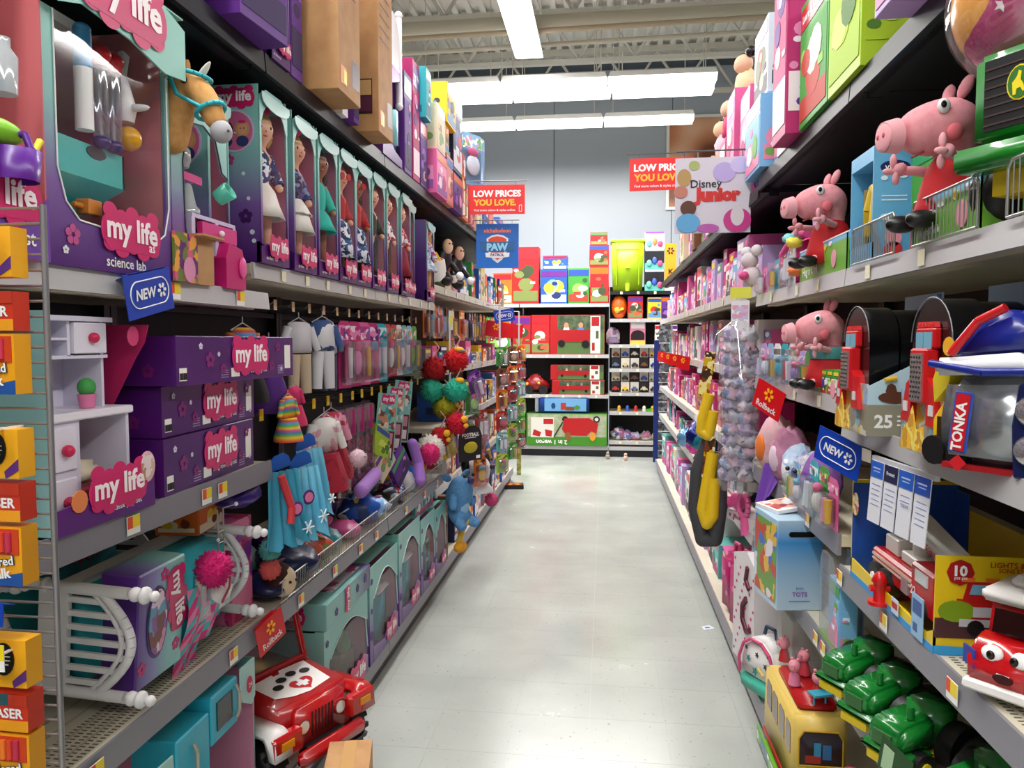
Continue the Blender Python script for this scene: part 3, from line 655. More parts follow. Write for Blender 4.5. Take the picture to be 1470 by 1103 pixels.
for i in range(6): mb.ell((0, .04 + .008 * i, .05 - .04 * i), (.014, .02, .028))
part('mane', mb, C('d9c08c', .9), t)

# ------------------------------------------------------------------ first bay, middle shelf: desk set, three purple cartons
BAR = MB()
for i in range(14): BAR.box(i * .0022, i * .0022 + (.0014 if i % 3 else .0008), -.0006, 0, 0, .016, 0)
BARM = BAR.mesh('barcode', C('161016'))
def life_carton(loc, rz, label, L_=.55, h=.10, d=.28, dark=False):
    t = thing('playset_carton', label, 'toy box', loc, rz, 'purple cartons stacked on the middle shelf')
    a = L_ / 2
    part('carton', MB().box(-a, a, 0, d, 0, h).box(-a, a, .001, .004, h, h + .001, 0), PURP, t, bevel=.002)
    mylife(t, .04, -.003, h * .56, .17)
    text('living room play set', t, TAG_W, .06, -.002, h * .2, width=.14)
    mb = MB()
    for (u, v, r, m) in ((-.20, .8, .008, 1), (-.16, .5, .02, 0), (-.10, .3, .014, 0), (-.12, .62, .006, 1), (-.04, .8, .018, 0), (.16, .3, .016, 0), (.2, .75, .014, 0), (.05, .9, .006, 1), (.22, .2, .006, 1)):
        flower(mb, u, -.001, v * h, r, m)
    part('blossom_print', mb, [C('7d1f6e'), C('d8cfe6')], t)
    part('white_label', MB().box(a - .055, a - .02, -.0012, 0, h * .2, h * .8).box(-a + .012, -a + .04, -.0012, 0, h * .1, h * .36).box(-.06, -.02, -.0012, 0, h * .1, h * .3), TAG_W, t)
    part('barcode', BARM, None, t, loc=(-a + .011, -.0014, h * .12))
    mb = MB()
    for i in range(4): mb.box(-.11, -.075, -.0008, 0, h * (.1 + .05 * i), h * (.115 + .05 * i))
    for i in range(5): mb.box(a - .10, a - .065, -.0008, 0, h * (.08 + .05 * i), h * (.095 + .05 * i))
    part('small_print', mb, C('b9a3cc'), t)
    # end facing the camera
    mb = MB(); flower(mb, 0, 0, h * .6, .022, 0); flower(mb, .07, 0, h * .3, .016, 0)
    p = part('end_print', mb, C('6b1660'), t); p.location = (-a - .001, d / 2, 0); p.rotation_euler[2] = R(-90)
    return t
life_carton((-1.02, 1.86, 1.186), 93, 'purple carton lying at the bottom of the stack of three', .50, .135)
life_carton((-1.03, 1.88, 1.323), 92, 'purple carton in the middle of the stack of three', .50, .12)
life_carton((-.96, 1.91, 1.446), 88, 'purple carton topmost of the stack of three, jutting out', .60, .115)
t = thing('playset_box', 'violet and raspberry open box with a white toy desk, on the middle left shelf', 'toy box', (-1.0, 1.40, 1.186), 90)
a, d = .155, .30
part('carton', MB().box(-a, -a + .003, 0, d, 0, .42).box(-a, a, d - .003, d, 0, .42).box(-a, a, 0, d, 0, .004), C('8fc0c4', .4), t)
part('side_panel', MB().prism([(.10, 0), (.001, 0), (.001, .05), (.06, .1), (.09, .22), (.03, .33), (.01, .36), (.0, .40), (d, .40), (d, 0)], a - .002, a + .001, 'x'), C('b3225c', .4), t)
part('tray', MB().prism([(-a, 0), (a, 0), (a, .1), (a - .03, .085), (.0, .06), (-a, .05)], -.005, 0), C('5b1a78', .35), t)
mylife(t, .03, -.008, .065, .16)
text('desk play set', t, TAG_W, .06, -.0065, .022, width=.09)
part('flower_badge', MB().disc((-.09, -.007, .058), .022, .022, 0, 12), C('e8854a'), t)
part('round_picture', MB().disc((.125, -.007, .09), .028, .034, 1, 20).disc((.125, -.0085, .09), .024, .03, 2, 20), [C('e8854a'), C('e8b0c8'), ART('7c4a3a', 'd8b0a0', 'e8d8d8', 'b98a70', scale=60)], t)
part('age_badge', MB().disc((.128, .02, .375), .02, .022, 0, 12), C('d8487c'), t)
t = thing('toy_desk', 'white toy desk and hutch with raspberry knobs in the violet open box', 'toy', (-1.02, 1.385, 1.19), 90)
WD = C('dcd8ea', .35)
part('desk_top', MB().box(-.13, .14, -.0, .25, .205, .222), C('efeaf6', .3), t, bevel=.003)
part('cabinet', MB().box(-.13, -.02, .01, .24, .0, .205), WD, t)
for z0 in (.01, .11): part('drawer', MB().box(-.115, -.035, .004, .012, z0, z0 + .085), C('e8e4f2', .35), t, bevel=.002)
for z0 in (.05, .15): part('knob', MB().ell((-.07, -.004, z0), .012), C('cf1e52', .3), t)
part('side_panel', MB().box(.125, .135, .01, .24, 0, .205), WD, t)
part('cloth_lining', MB().box(-.018, .124, .15, .155, .01, .2), C('a01028', .8), t)
part('hutch', MB().box(-.13, .10, .13, .135, .222, .40).box(-.135, .105, .02, .136, .40, .41).box(.092, .10, .04, .13, .222, .40).box(-.02, -.012, .03, .13, .33, .40).box(-.13, .10, .03, .13, .325, .332).box(-.135, -.127, .03, .13, .222, .4).box(-.13, -.02, .03, .13, .362, .367), WD, t)
part('hutch_drawer', MB().box(-.008, .088, .022, .04, .335, .398), C('e8e4f2', .35), t, bevel=.002)
part('knob', MB().ell((.04, .016, .367), .011), C('cf1e52', .3), t)
solo('picture_board', MB().box(-.05, .05, 0, .004, 0, .11, 0).box(-.045, -.01, -.002, 0, .045, .105, 1).box(-.005, .045, -.002, 0, .05, .1, 2).box(-.045, -.005, -.002, 0, .005, .04, 3).box(.0, .045, -.002, 0, .005, .045, 4), [C('c9a070'), C('5a3a80'), ART('d0b090', '6a9ac0', 'c95a4a', scale=90), C('e08850'), C('d8cfd0')], 'small pin board of cards under the toy hutch', 'board', (-1.10, 1.335, 1.414), 90)
t = thing('toy_cactus', 'green toy cactus in a pink pot on the toy desk', 'toy', (-1.06, 1.43, 1.413))
part('pot', MB().lathe([(.014, 0), (.018, .028)], 12), C('e07ba8'), t)
part('plant', MB().ell((0, 0, .042), (.018, .018, .02)), C('3f9a4a', .6), t)
t = thing('toy_bedding', 'folded cream and raspberry doll bedding inside the white toy desk', 'doll bedding', (-1.06, 1.43, 1.2), 90)
part('cushion', MB().box(-.045, .045, 0, .12, .05, .10), C('e0d2b8', .8), t, bevel=.014, seg=2)
part('blanket', MB().box(-.045, .045, 0.003, .12, .0, .022).box(-.042, .042, .0, .12, .024, .048), C('a8324a', .8), t, bevel=.005)

# ------------------------------------------------------------------ shelf talkers
SPARK = MB()
for i in range(6):
    a = PI / 3 * i + PI / 6
    SPARK.at(0, 0, 0, 0, math.degrees(a), 0).prism([(-.0035, .008), (.0035, .008), (.0055, .019), (0, .023), (-.0055, .019)], -.001, 0)
_sp = {}
def spark(parent, mat, x, y, z, k):
    if mat.name not in _sp: _sp[mat.name] = SPARK.mesh('spark_emblem', mat)
    o = part('spark_emblem', _sp[mat.name], None, parent); o.location = (x, y, z); o.scale = (k, k, k); return o
def new_sign(loc, rz, ry, w_, label, rx=0):
    t = thing('shelf_sign', label, 'shelf sign', loc, rz, rx=rx, ry=ry)
    h = w_ * .56
    part('card', MB().box(-w_ / 2, w_ / 2, 0, .0015, -h / 2, h / 2).prism([(0, h / 2 - .001), (.03, h / 2 - .012), (.03, h / 2 - .013), (0, h / 2 - .003)], -w_ * .4, w_ * .4, 'x'), C('0d3fae', .3), t)
    pts = []
    for i in range(33):
        a = 2 * PI * i / 32; cx = w_ * .24 * (1 if math.cos(a) > 0 else -1)
        pts.append((cx + w_ * .17 * math.cos(a), -.0015, h * .30 * math.sin(a)))
    part('white_outline', MB().tube(pts, w_ * .008), WHITE, t)
    text('NEW', t, WHITE, -w_ * .09, -.002, 0, width=w_ * .44, fat=.03, shear=.15)
    spark(t, WHITE, w_ * .25, -.002, 0, w_ * .0048 / .001 * .9)
    return t
def rollback(loc, rz, ry, w_, label, words=True, rx=0):
    t = thing('shelf_sign', label, 'shelf sign', loc, rz, rx=rx, ry=ry)
    h = w_ * .72
    part('card', MB().box(-w_ / 2, w_ / 2, 0, .0015, -h / 2, h / 2).prism([(0, h / 2 - .001), (.03, h / 2 - .012), (.03, h / 2 - .013), (0, h / 2 - .003)], -w_ * .4, w_ * .4, 'x'), C('d2121c', .3), t)
    spark(t, C('ffb21e'), 0, -.002, h * .16, w_ * 7.5)
    if words: text('Rollback', t, WHITE, 0, -.002, -h * .27, width=w_ * .72)
    return t
new_sign((-.975, 1.525, 1.655), 90, -12, .17, 'blue NEW shelf tag tilted on the upper left shelf edge')
rollback((-.975, 2.08, .69), 78, -14, .128, 'red Rollback card with yellow emblem above the toy off-roader')

# ------------------------------------------------------------------ chalk rack at the left edge
t = thing('wire_rack', 'tall grey wire side rack full of art supplies at the left edge', 'rack', (-.80, 1.0, 0))
GW = C('8c8a8c', .35, .6)
part('upright_wire', MB().cyl((0, 0, .3), (0, 0, 1.745), .0045), GW, t)
part('upright_wire', MB().cyl((-.22, 0, .3), (-.22, 0, 1.745), .0045), GW, t)
rm = MB().cyl((-.22, 0, 0), (0, 0, 0), .002, n=6).mesh('rung', GW)
for i in range(65): part('rung', rm, None, t, loc=(0, .0, .32 + i * .0222))
def chalkbox(kind, z, label, x=-.872, y=.965):
    t = thing('art_supply_box', label, 'chalk box', (x, y, z), -2)
    if kind == 'eraser':
        part('carton', MB().box(-.05, .05, 0, .03, 0, .055), C('c8341c', .4), t)
        part('top_band', MB().box(-.05, .05, -.001, .0, .038, .055, 0).box(.02, .05, -.0015, 0, .038, .055, 1).box(-.05, .05, -.001, 0, 0, .016, 2), [C('2a5560'), C('b8321c'), C('e89a1a')], t)
        text('ERASER', t, WHITE, .01, -.0012, .027, width=.066, fat=.03)
    elif kind == 'chalk':
        part('carton', MB().box(-.05, .05, 0, .03, 0, .085), C('e9a018', .4), t)
        part('window_frame', MB().box(-.045, .046, -.0015, 0, .045, .082), C('c8401c'), t)
        for i, c in enumerate(('3a7a3a', '2f6fae', '5fae4a', 'f0c020', 'e8761c', 'd8401c', 'c02a4a')):
            part('chalk_stick', MB().cyl((-.032 + i * .0105, -.003, .05), (-.032 + i * .0105, -.003, .078), .0045, n=8), C(c, .8), t)
        part('blue_flash', MB().prism([(-.02, 0), (.05, .0), (.05, .02), (.01, .012)], -.0016, 0), C('1f4f9a'), t)
        text('Colored', t, C('20304a'), .008, -.0022, .034, width=.062, fat=.06, ry=-8)
        text('Colored', t, WHITE, .008, -.0032, .034, width=.060, fat=.02, ry=-8)
        text('Chalk', t, WHITE, .010, -.0032, .017, width=.048, fat=.035, ry=-8)
    elif kind == 'yellow':
        part('carton', MB().box(-.05, .05, 0, .03, 0, .07), C('eda81a', .4), t)
        part('black_oval', MB().disc((.015, -.001, .042), .017, .024, 0, 20), BLACK, t)
        part('oval_print', MB().box(.006, .024, -.0035, -.003, .052, .0535).box(.003, .027, -.0035, -.003, .046, .0475).box(.003, .027, -.0035, -.003, .040, .0415).box(.006, .024, -.0035, -.003, .034, .0355), C('d8d8c0'), t)
        part('violet_tip', MB().prism([(.03, .0), (.05, .012), (.05, .028), (.028, .01)], -.0016, 0), C('5a2a7a'), t)
        text('er', t, C('231a2a'), -.02, -.0015, .012, width=.02)
    return t
for k_, z_, lab in [('yellow', 1.64, 'yellow art box with a black oval, topmost on the wire rack'), ('eraser', 1.565, 'red and orange chalk eraser box near the top of the wire rack'), ('chalk', 1.475, 'orange colored chalk box near the top of the wire rack'),
                    ('yellow', 1.355, 'yellow art box with a black oval, halfway down the wire rack'), ('eraser', 1.293, 'red chalk eraser box halfway down the wire rack'), ('chalk', 1.20, 'orange colored chalk box halfway down the wire rack'),
                    ('yellow', 1.05, 'yellow art box with a black oval, low on the wire rack'), ('eraser', .985, 'red chalk eraser box lowest on the wire rack'), ('chalk', .895, 'orange colored chalk box lowest on the wire rack')]:
    chalkbox(k_, z_, lab)
for z_, lab in ((1.70, 'top'), (1.425, 'middle'), (1.105, 'bottom')):
    t = thing('price_holder', 'orange and yellow price card clipped at the %s of the wire rack' % lab, 'price tag', (-.845, .93, z_), 0)
    part('card', MB().box(-.018, .018, 0, .001, -.016, .022, 0).box(-.018, -.003, -.0008, 0, 0, .022, 1).box(-.003, .018, -.0008, 0, 0, .022, 2), [WHITE, C('e8701a'), C('f4d81a')], t)
    part('clip', MB().box(-.002, .002, .001, .07, .0, .003), WHITE, t)
new_sign((-.865, .94, 1.168), 0, 4, .06, 'small blue NEW tag half cut by the left picture edge')
# ------------------------------------------------------------------ generic stock
INK = {'pink': 'dd5f9c', 'magenta': 'b81f6c', 'purple': '5c2485', 'lilac': 'b69ad0', 'teal': '5fb3ad', 'turquoise': '1fa9b8', 'blue': '1f58b4', 'navy': '161f4a', 'sky blue': '7fb8e2', 'red': 'b9151c', 'orange': 'df6a1c', 'yellow': 'edc21c', 'green': '3f9a34', 'lime': 'a9cb1f', 'white': 'ebe9ea', 'black': '141316', 'grey': '85848a', 'brown': '7a4a2a', 'cream': 'e2d4b4', 'salmon': 'd98078'}
ARTS = {'pink': ('e98fb8', 'f3d3e2', 'b8336f', '8a4fa0', 'f0e6ee'), 'magenta': ('b81f6c', 'e887b6', '5c2485', 'f2e0ea'), 'purple': ('5c2485', '8f5fb8', 'd98fc0', '2f1450'), 'lilac': ('cdb6e0', 'e8dff2', '9a78c0', 'e29ac2'), 'teal': ('7cc4bd', 'd8eeea', '3a8a8a', 'c9508a'),
        'turquoise': ('1fa9b8', 'd5f0f2', 'e0659a', '0d6f7e'), 'blue': ('1f58b4', '78aee6', 'e9c33a', 'efefef', '15306e'), 'navy': ('161f4a', '3f5fa8', 'c23a3a', 'd9d9e2'), 'sky blue': ('7fb8e2', 'e8f2fa', '6fae4a', 'e98fb0'), 'red': ('b9151c', 'e8e2dc', '3a4a2a', '7e8a4a', 'd85a3a'), 'orange': ('df6a1c', 'f0c23a', '7a2a14', 'f0e2c0'),
        'yellow': ('edc21c', 'c92a1e', '3a3a3a', '5f8fc0'), 'green': ('3f9a34', '8fc85a', 'e8e8d8', 'c0392b', '245a24'), 'lime': ('a9cb1f', 'd2e86a', '4a7a1f'), 'white': ('ebe9ea', 'c23a4a', '6f7a5a', '4a4a52', 'd8b89a'), 'black': ('141316', '2f7a5a', '6a2a8a', 'c8c8d0', '3a3a6a'), 'grey': ('85848a', 'c8c8d0', '4a4a52', 'b84a4a'), 'brown': ('7a4a2a', 'c69a6a', '3a2a1a'), 'cream': ('e2d4b4', 'd88a6a', '7a9a5a'), 'salmon': ('d98078', 'f0c8b8', '8a3a5a')}
def picture(mb, x0, x1, z0, z1, y, n, seed, m0=1):
    """printed package picture: ground, a big subject and smaller ones; m0.. are n inks"""
    rs = random.Random(seed * 7 + 3); W, H = x1 - x0, z1 - z0; r = min(W, H)
    mb.box(x0, x1, y - .0004, y + .0006, z0, z1, m0)
    mb.box(x0, x1, y - .0007, y, z0, z0 + H * rs.uniform(.22, .4), m0 + 1)
    for i in range(7):
        k = r * rs.uniform(.09, .26) if i else r * .32
        cx = rs.uniform(x0 + k, x1 - k); cz = rs.uniform(z0 + k * 1.05, z1 - k * 1.05)
        m = m0 + 1 + (i + seed) % (n - 1)
        if rs.random() < .65: mb.disc((cx, y - .0002 * i, cz), k, k * rs.uniform(.6, 1), m, 10, .0011)
        else: mb.box(cx - k, cx + k, y - .0011 - .0002 * i, y, cz - k * .5, cz + k * .5, m)
    return mb
def inks(ink): 
    c = ARTS[ink]; return [C(h, .6) for h in (c[0], c[3 % len(c)], c[1], c[2 % len(c)], c[-1])]
_bp = {}
def boxpack(ink, w_, d, h, loc, rz, label, group=None, parts=False, seed=0, rx=0, ry=0, cat='toy box', words=None):
    """a printed carton: coloured sides, picture on the front, band and window print"""
    if not parts:
        key = (ink, round(w_, 3), round(d, 3), round(h, 3), seed)
        if key not in _bp:
            a = w_ / 2; mb = MB().box(-a, a, 0, d, 0, h, 0)
            picture(mb, -a * .92, a * .92, h * .05, h * .75, -.001, 5, seed, 1)
            if seed % 3 == 0: mb.box(-a, a, -.0012, 0, h * .78, h * .98, 7).disc((0, -.0014, h * .88), a * .55, h * .06, 6, 10)
            elif seed % 3 == 1: mb.box(-a * .8, a * .8, -.0015, 0, h * .80, h * .93, 6)
            else: mb.box(-a * .5, a * .8, -.0016, 0, h * .82, h * .94, 6)
            mb.box(-a - .001, a + .001, d * .12, d * .88, h * .1, h * .6, 1).box(-a - .0015, a + .0015, d * .3, d * .7, h * .25, h * .5, 2 + seed % 4)
            _bp[key] = mb.mesh('toy_carton', [C(INK[ink], .55)] + inks(ink) + [C(['f4f0ee', 'f2d33a', 'e8407a', 'f4f0ee'][seed % 4], .4), C(['c8202a', '2a4fa8', '6a2a8a', '2f9a5a', 'e86a1c'][seed % 5], .35)])
        return solo('toy_carton', _bp[key], None, label, cat, loc, rz, group, rx=rx, ry=ry)
    t = thing('toy_carton', label, cat, loc, rz, group, rx, ry); a = w_ / 2
    part('carton', MB().box(-a, a, 0, d, 0, h), C(INK[ink], .5), t, bevel=.0015)
    part('front_picture', picture(MB(), -a * .92, a * .92, h * .05, h * .73, -.001, 5, seed, 0), inks(ink), t)
    part('name_band', MB().box(-a * .95, a * .95, -.0014, 0, h * .78, h * .95), C(['c8202a', '2a4fa8', '6a2a8a', '2f9a5a', 'e86a1c'][seed % 5], .35), t)
    p = part('side_picture', picture(MB(), -d * .42, d * .42, h * .1, h * .62, -.001, 5, seed + 3, 0), inks(ink), t); p.location = (-a, d / 2, 0); p.rotation_euler[2] = R(-90)
    p = part('side_picture', p.data, None, t); p.location = (a, d / 2, 0); p.rotation_euler[2] = R(90)
    if words: text(words, t, WHITE, 0, -.002, h * .865, width=w_ * .8, height=h * .12, fat=.03)
    return t
FILM2 = FILM('f4f4f8', .14, .04)
def blister(ink, w_, h, loc, rz, label, group=None, seed=0, ry=0, rx=0, cat='hanging pack', loc_inner=None):
    """carded toy: printed card, clear dome, coloured toy in it; hangs from its top centre (origin)"""
    key = ('b', ink, round(w_, 3), round(h, 3), seed % 4)
    if key not in _bp:
        t = thing('carded_toy', label, cat, loc, rz, group, rx, ry); a = w_ / 2
        part('card', MB().prism([(-a, -h), (a, -h), (a, -.02), (a * .6, 0), (-a * .6, 0), (-a, -.02)], 0, .002), C(INK[ink], .4), t)
        part('card_picture', MB().box(-a * .92, a * .92, -.0008, 0, -h * .28, -.02), ART(*ARTS[ink], scale=40, seed=seed), t)
        mb = MB()
        if seed % 2: mb.ell((0, -.018, -h * .62), (a * .5, .016, h * .2), 0, 10, 7).ell((0, -.018, -h * .38), (a * .4, .016, h * .09), 1, 10, 7)
        else: mb.cyl((-a * .35, -.018, -h * .85), (-a * .3, -.018, -h * .4), a * .22, a * .16, 8, 0).cyl((a * .35, -.018, -h * .85), (a * .3, -.018, -h * .4), a * .2, a * .24, 8, 1)
        oth = ['e8e6ea', 'd8437f', 'e8b83a', '3a9ab8'][seed % 4]
        part('toy_inside', mb, [C(ARTS[ink][seed % 3], .5), C(oth, .5)], t)
        part('dome', MB().box(-a * .8, a * .8, -.038, 0, -h * .95, -h * .3), FILM2, t, bevel=.01)
        _bp[key] = t; return t
    return clone(_bp[key], loc, rz, label, group, rx, ry)
def crumple(w_, d, h, seed, n=10, q=7, amt=.22):
    """soft sagging bundle"""
    rs = random.Random(seed); mb = MB().ell((0, 0, h / 2), (w_ / 2, d / 2, h / 2), 0, n, q)
    mb.v = [(x * (1 + rs.uniform(-amt, amt)), y * (1 + rs.uniform(-amt, amt)), max(0, z * (1 + rs.uniform(-amt, amt)))) for x, y, z in mb.v]
    return mb
_fz = {}
def fuzz(r, hexc, seed=0):
    """shaggy ball"""
    k = (r, hexc)
    if k not in _fz:
        rs = random.Random(seed); mb = MB().ell((0, 0, 0), r * .93, 0, 22, 14)
        for i in range(420):
            z_ = rs.uniform(-1, 1); a = rs.uniform(0, 2 * PI); s = math.sqrt(1 - z_ * z_); n = Vector((s * math.cos(a), s * math.sin(a), z_)); u = n.orthogonal().normalized() * r * .11; w2 = n.cross(u).normalized() * r * .11
            b = n * r * .88; tip = n * r * rs.uniform(1.02, 1.16) + Vector((rs.uniform(-1, 1), rs.uniform(-1, 1), rs.uniform(-1, 1))) * r * .12
            mb.add([tuple(b + u), tuple(b - u * .5 + w2), tuple(b - u * .5 - w2), tuple(tip)], [(0, 1, 3), (1, 2, 3), (2, 0, 3)], 0, True)
        _fz[k] = mb.mesh('shaggy_ball', C(hexc, .9))
    return _fz[k]
def side_loc(side, y, z, back=0):
    return ((LF - back, y, z), 90) if side == 'left' else ((RF + back, y, z), -90)
def shelf_row(side, y0, y1, z, back, hlo, hhi, wlo, whi, inks, where, seed, parts=False, depth=.2, jit=4, kinds='box'):
    """a row of single cartons standing along a shelf"""
    rs = random.Random(seed); y = y0; i = 0
    while True:
        w_ = rs.uniform(wlo, whi)
        if y + w_ > y1: break
        ink = inks[i % len(inks)]; h = rs.uniform(hlo, hhi); (l, rz) = side_loc(side, y + w_ / 2, z + .001, back + rs.uniform(0, .03))
        lab = '%s carton on %s, %s from its near end' % (ink, where, ORD[i] if i < len(ORD) else 'last')
        boxpack(ink, w_ - .006, depth, h, l, rz + rs.uniform(-jit, jit), lab, 'toy cartons on ' + where, parts, seed + i)
        y += w_ + .004; i += 1
def hook_row(side, y0, y1, n, z, back, h, w_, inks, where, seed, ry=0):
    rs = random.Random(seed)
    for i in range(n):
        y = y0 + (y1 - y0) * (i + .5) / n; (l, rz) = side_loc(side, y, z, back + rs.uniform(-.01, .02))
        ink = inks[i % len(inks)]
        blister(ink, w_, h * rs.uniform(.9, 1.08), l, rz + rs.uniform(-12, 12), '%s carded toy on %s, %s from near end' % (ink, where, ORD[i]), 'carded toys on ' + where, seed + i)

# ------------------------------------------------------------------ doll bed on the lower left shelf
WP = C('dedbdc', .35)
def bed(loc, rz, rx, label, dressed=True):
    t = thing('doll_bed', label, 'doll bed', loc, rz, rx=rx)
    for sx, big in ((-.27, 1), (.27, .9)):
        for z0 in (.02, .25):
            p = part('bed_post', MB().cyl((sx, .17, z0), (sx, -.07, z0), .013, .013, 12).ell((sx, -.085, z0), (.016, .014, .016)).ell((sx, -.107, z0), (.019, .014, .019)).ell((sx, -.128, z0), (.012, .012, .012)).ell((sx, .12, z0), (.017, .01, .017)).cyl((sx, .12, z0), (sx, .17, z0), .011, .015, 12), WP, t)
        pts = [(sx, -.005 - .075 * math.sin(PI * i / 12), .02 + .23 * i / 12) for i in range(13)]
        part('arched_rail', MB().tube(pts, .0105, 8).tube([(p[0], p[1] + .022, p[2]) for p in pts], .006, 6), WP, t)
        part('rail', MB().box(sx - .008, sx + .008, .065, .085, .02, .25).box(sx - .009, sx + .009, .085, .13, .02, .25), WP, t)
        for i in range(7):
            zz = .045 + .03 * i; fy = -.005 - .075 * math.sin(PI * (zz - .02) / .23)
            part('slat', MB().box(sx - .004, sx + .004, fy + .01, .07, zz - .006, zz + .006), WP, t)
    for z0 in (.02, .235): part('side_rail', MB().box(-.27, .27, .07, .11, z0, z0 + .015), WP, t)
    part('mattress', MB().box(-.255, .255, .02, .085, .035, .235), C('1f9da6', .7), t, bevel=.012, seg=2)
    if dressed:
        part('wrap_card', MB().box(-.22, -.03, -.062, .03, .0, .27), GRAD('5a2f8a', '8a86c0', '8cc8c8', '96d0ca', axis=0), t, bevel=.004)
        mylife(t, -.065, -.064, .17, .14, ry=78)
        part('round_picture', MB().disc((-.145, -.063, .14), .042, .085, 0, 24).disc((-.145, -.0645, .14), .036, .078, 1, 24), [C('3f2a66'), ART('d98fb6', 'e8cfe0', '8a4fa0', '7a3a3a', '5a9ab8', scale=40)], t)
        mb = MB(); [flower(mb, u, -.0625, v, .016, 0) for u, v in ((-.19, .22), (-.06, .055), (-.12, .245), (-.2, .05))]
        part('blossom_print', mb, C('c8327a'), t)
        part('blanket', MB().box(-.03, .2, -.05, .03, .02, .25), C('35b5c4', .8), t, bevel=.014, seg=2, rnd=.002)
        tri = MB(); cs = []
        for i in range(7):
            for j in range(10):
                x0 = -.02 + .022 * i - .0035 * j; zz = .17 - .023 * j; y_ = -.064 - .012 * math.sin(j * .55) - .006 * math.sin(i * 1.2)
                y2 = -.064 - .012 * math.sin((j + 1) * .55) - .006 * math.sin(i * 1.2); y3 = -.064 - .012 * math.sin(j * .55) - .006 * math.sin((i + 1) * 1.2)
                y4 = -.064 - .012 * math.sin((j + 1) * .55) - .006 * math.sin((i + 1) * 1.2)
                if j > 6 and i > 4: continue
                tri.add([(x0, y_, zz), (x0 + .022, y3, zz), (x0 - .0035, y2, zz - .023)], [(0, 1, 2)], (i + j) % 3)
                tri.add([(x0 + .022, y3, zz), (x0 + .0185, y4, zz - .023), (x0 - .0035, y2, zz - .023)], [(0, 1, 2)], (i * 2 + j + 1) % 3)
        part('patterned_throw', tri, [C('e487ad', .8), C('55b5bb', .8), C('d83f84', .8)], t, 'throw printed with pink and teal triangles')
        part('pompom', fuzz(.045, 'd11b70', 5), None, t, loc=(.06, -.09, .205))
        part('cushion', crumple(.10, .05, .08, 4, 12, 8, .1), C('e8e0dc', .8), t, loc=(.13, -.075, .09))
        part('cushion_trim', MB().tube([(.105, -.095, .10), (.12, -.106, .14), (.13, -.102, .165)], .003), C('a83a5a'), t)
        part('clear_bag', MB().box(.02, .2, -.075, -.051, .06, .2), FILM('e8f6fa', .3, .08), t, bevel=.02)
    return t
bed((-1.10, 1.74, .765), 91, 4, 'white toy bed lying on its side, dressed in turquoise bedding')
bed((-1.36, 1.72, .775), 90, 0, 'bare white toy bed lying behind the dressed one', False)
solo('plush_ball', fuzz(.06, 'c0145e', 8), None, 'raspberry pompom lying behind the dressed toy bed', 'soft toy', (-1.36, 1.78, 1.04))
t = boxpack('orange', .16, .12, .10, (-1.10, 1.98, 1.02), 95, 'orange and magenta carton behind the far bed post', parts=True, seed=1)
solo('gift_box', MB().box(-.06, .07, 0, .12, 0, .30), ART('b81f6c', 'd8407a', '8a2fa0', 'e87aa8', scale=20), 'tall magenta box behind the far end of the toy bed', 'toy box', (-1.07, 2.09, .722), 90)
solo('violet_pouch', crumple(.17, .12, .075, 3, 14, 8, .12), NOISE('2b0f6a', '3c1a8a', 9, .3), 'shiny violet pouch wedged under the middle left shelf', 'pouch', (-1.06, 2.06, 1.065), 90)
t = thing('wire_stand', 'small chrome wire stand with white tips by the far bed post', 'stand', (-1.02, 1.90, .96), 90)
mb = MB()
for i in range(3): mb.tube([(-.03, 0, .02 + .03 * i), (-.03, .03, .02 + .03 * i), (0, .04, .02 + .03 * i), (.0, 0, .02 + .03 * i), (-.03, 0, .02 + .03 * i)], .0015)
mb.tube([(-.03, 0, 0), (-.03, 0, .14)], .002).tube([(0, .0, 0), (0, 0, .14), (.05, -.01, .14)], .002)
part('frame', mb, WIRE, t)
part('tip', MB().ell((.052, -.01, .14), .006).ell((-.03, 0, .02), .005).ell((-.03, 0, .06), .005), WHITE, t, 'white rubber tips')

# ------------------------------------------------------------------ first bay, base: kitchen set box
t = thing('playset_box', 'pink lined kitchen set box on the base deck under the toy bed', 'toy box', (-1.0, 1.69, .141), 90)
a, d, h = .325, .3, .50
part('carton', MB().box(a - .004, a, 0, d, 0, h).box(-a, a, d - .004, d, 0, h).box(-a, a, 0, d, 0, .004), C('7fb9b6', .4), t)
part('liner', MB().box(a - .008, a - .0045, .0, d, .0, h - .03).box(-a, a - .008, d - .008, d - .005, 0, h), C('d087a2', .45), t)
part('header_flap', MB().prism([(a - .075, h - .10), (a - .02, h - .13), (a, h - .11), (a, h), (a - .085, h), (a - .085, h - .08)], -.004, 0), C('a5d3d0', .35), t)
part('header_flap', MB().prism([(-a, h - .30), (-.08, h - .28), (-.09, h - .06), (-a, h - .05)], -.004, 0), C('a5d3d0', .35), t)
part('age_badge', MB().disc((a - .035, -.005, h - .065), .016, .024, 0, 14).disc((-.17, -.005, h - .2), .05, .05, 0, 12), C('c81f50'), t)
text('24', t, WHITE, a - .035, -.008, h - .065, width=.018)
mylife(t, -.17, -.008, h - .20, .10)
t = thing('toy_kitchen', 'turquoise toy oven and cupboards in the pink lined box', 'toy', (-1.0, 1.72, .40), 90)
TQ2 = C('2bb3cf', .35)
part('oven', MB().box(.06, .2, .0, .12, .10, .23), TQ2, t, bevel=.004)
part('oven_window', MB().box(.085, .165, -.003, 0, .13, .205), C('1a2026', .1), t)
part('cupboard', MB().box(-.1, .05, .0, .12, .03, .20), TQ2, t, bevel=.004)
part('handle', MB().tube([(-.03, -.003, .07), (-.03, -.012, .09), (-.03, -.012, .14), (-.03, -.003, .16)], .005), C('b9b0a0', .3, .5), t)
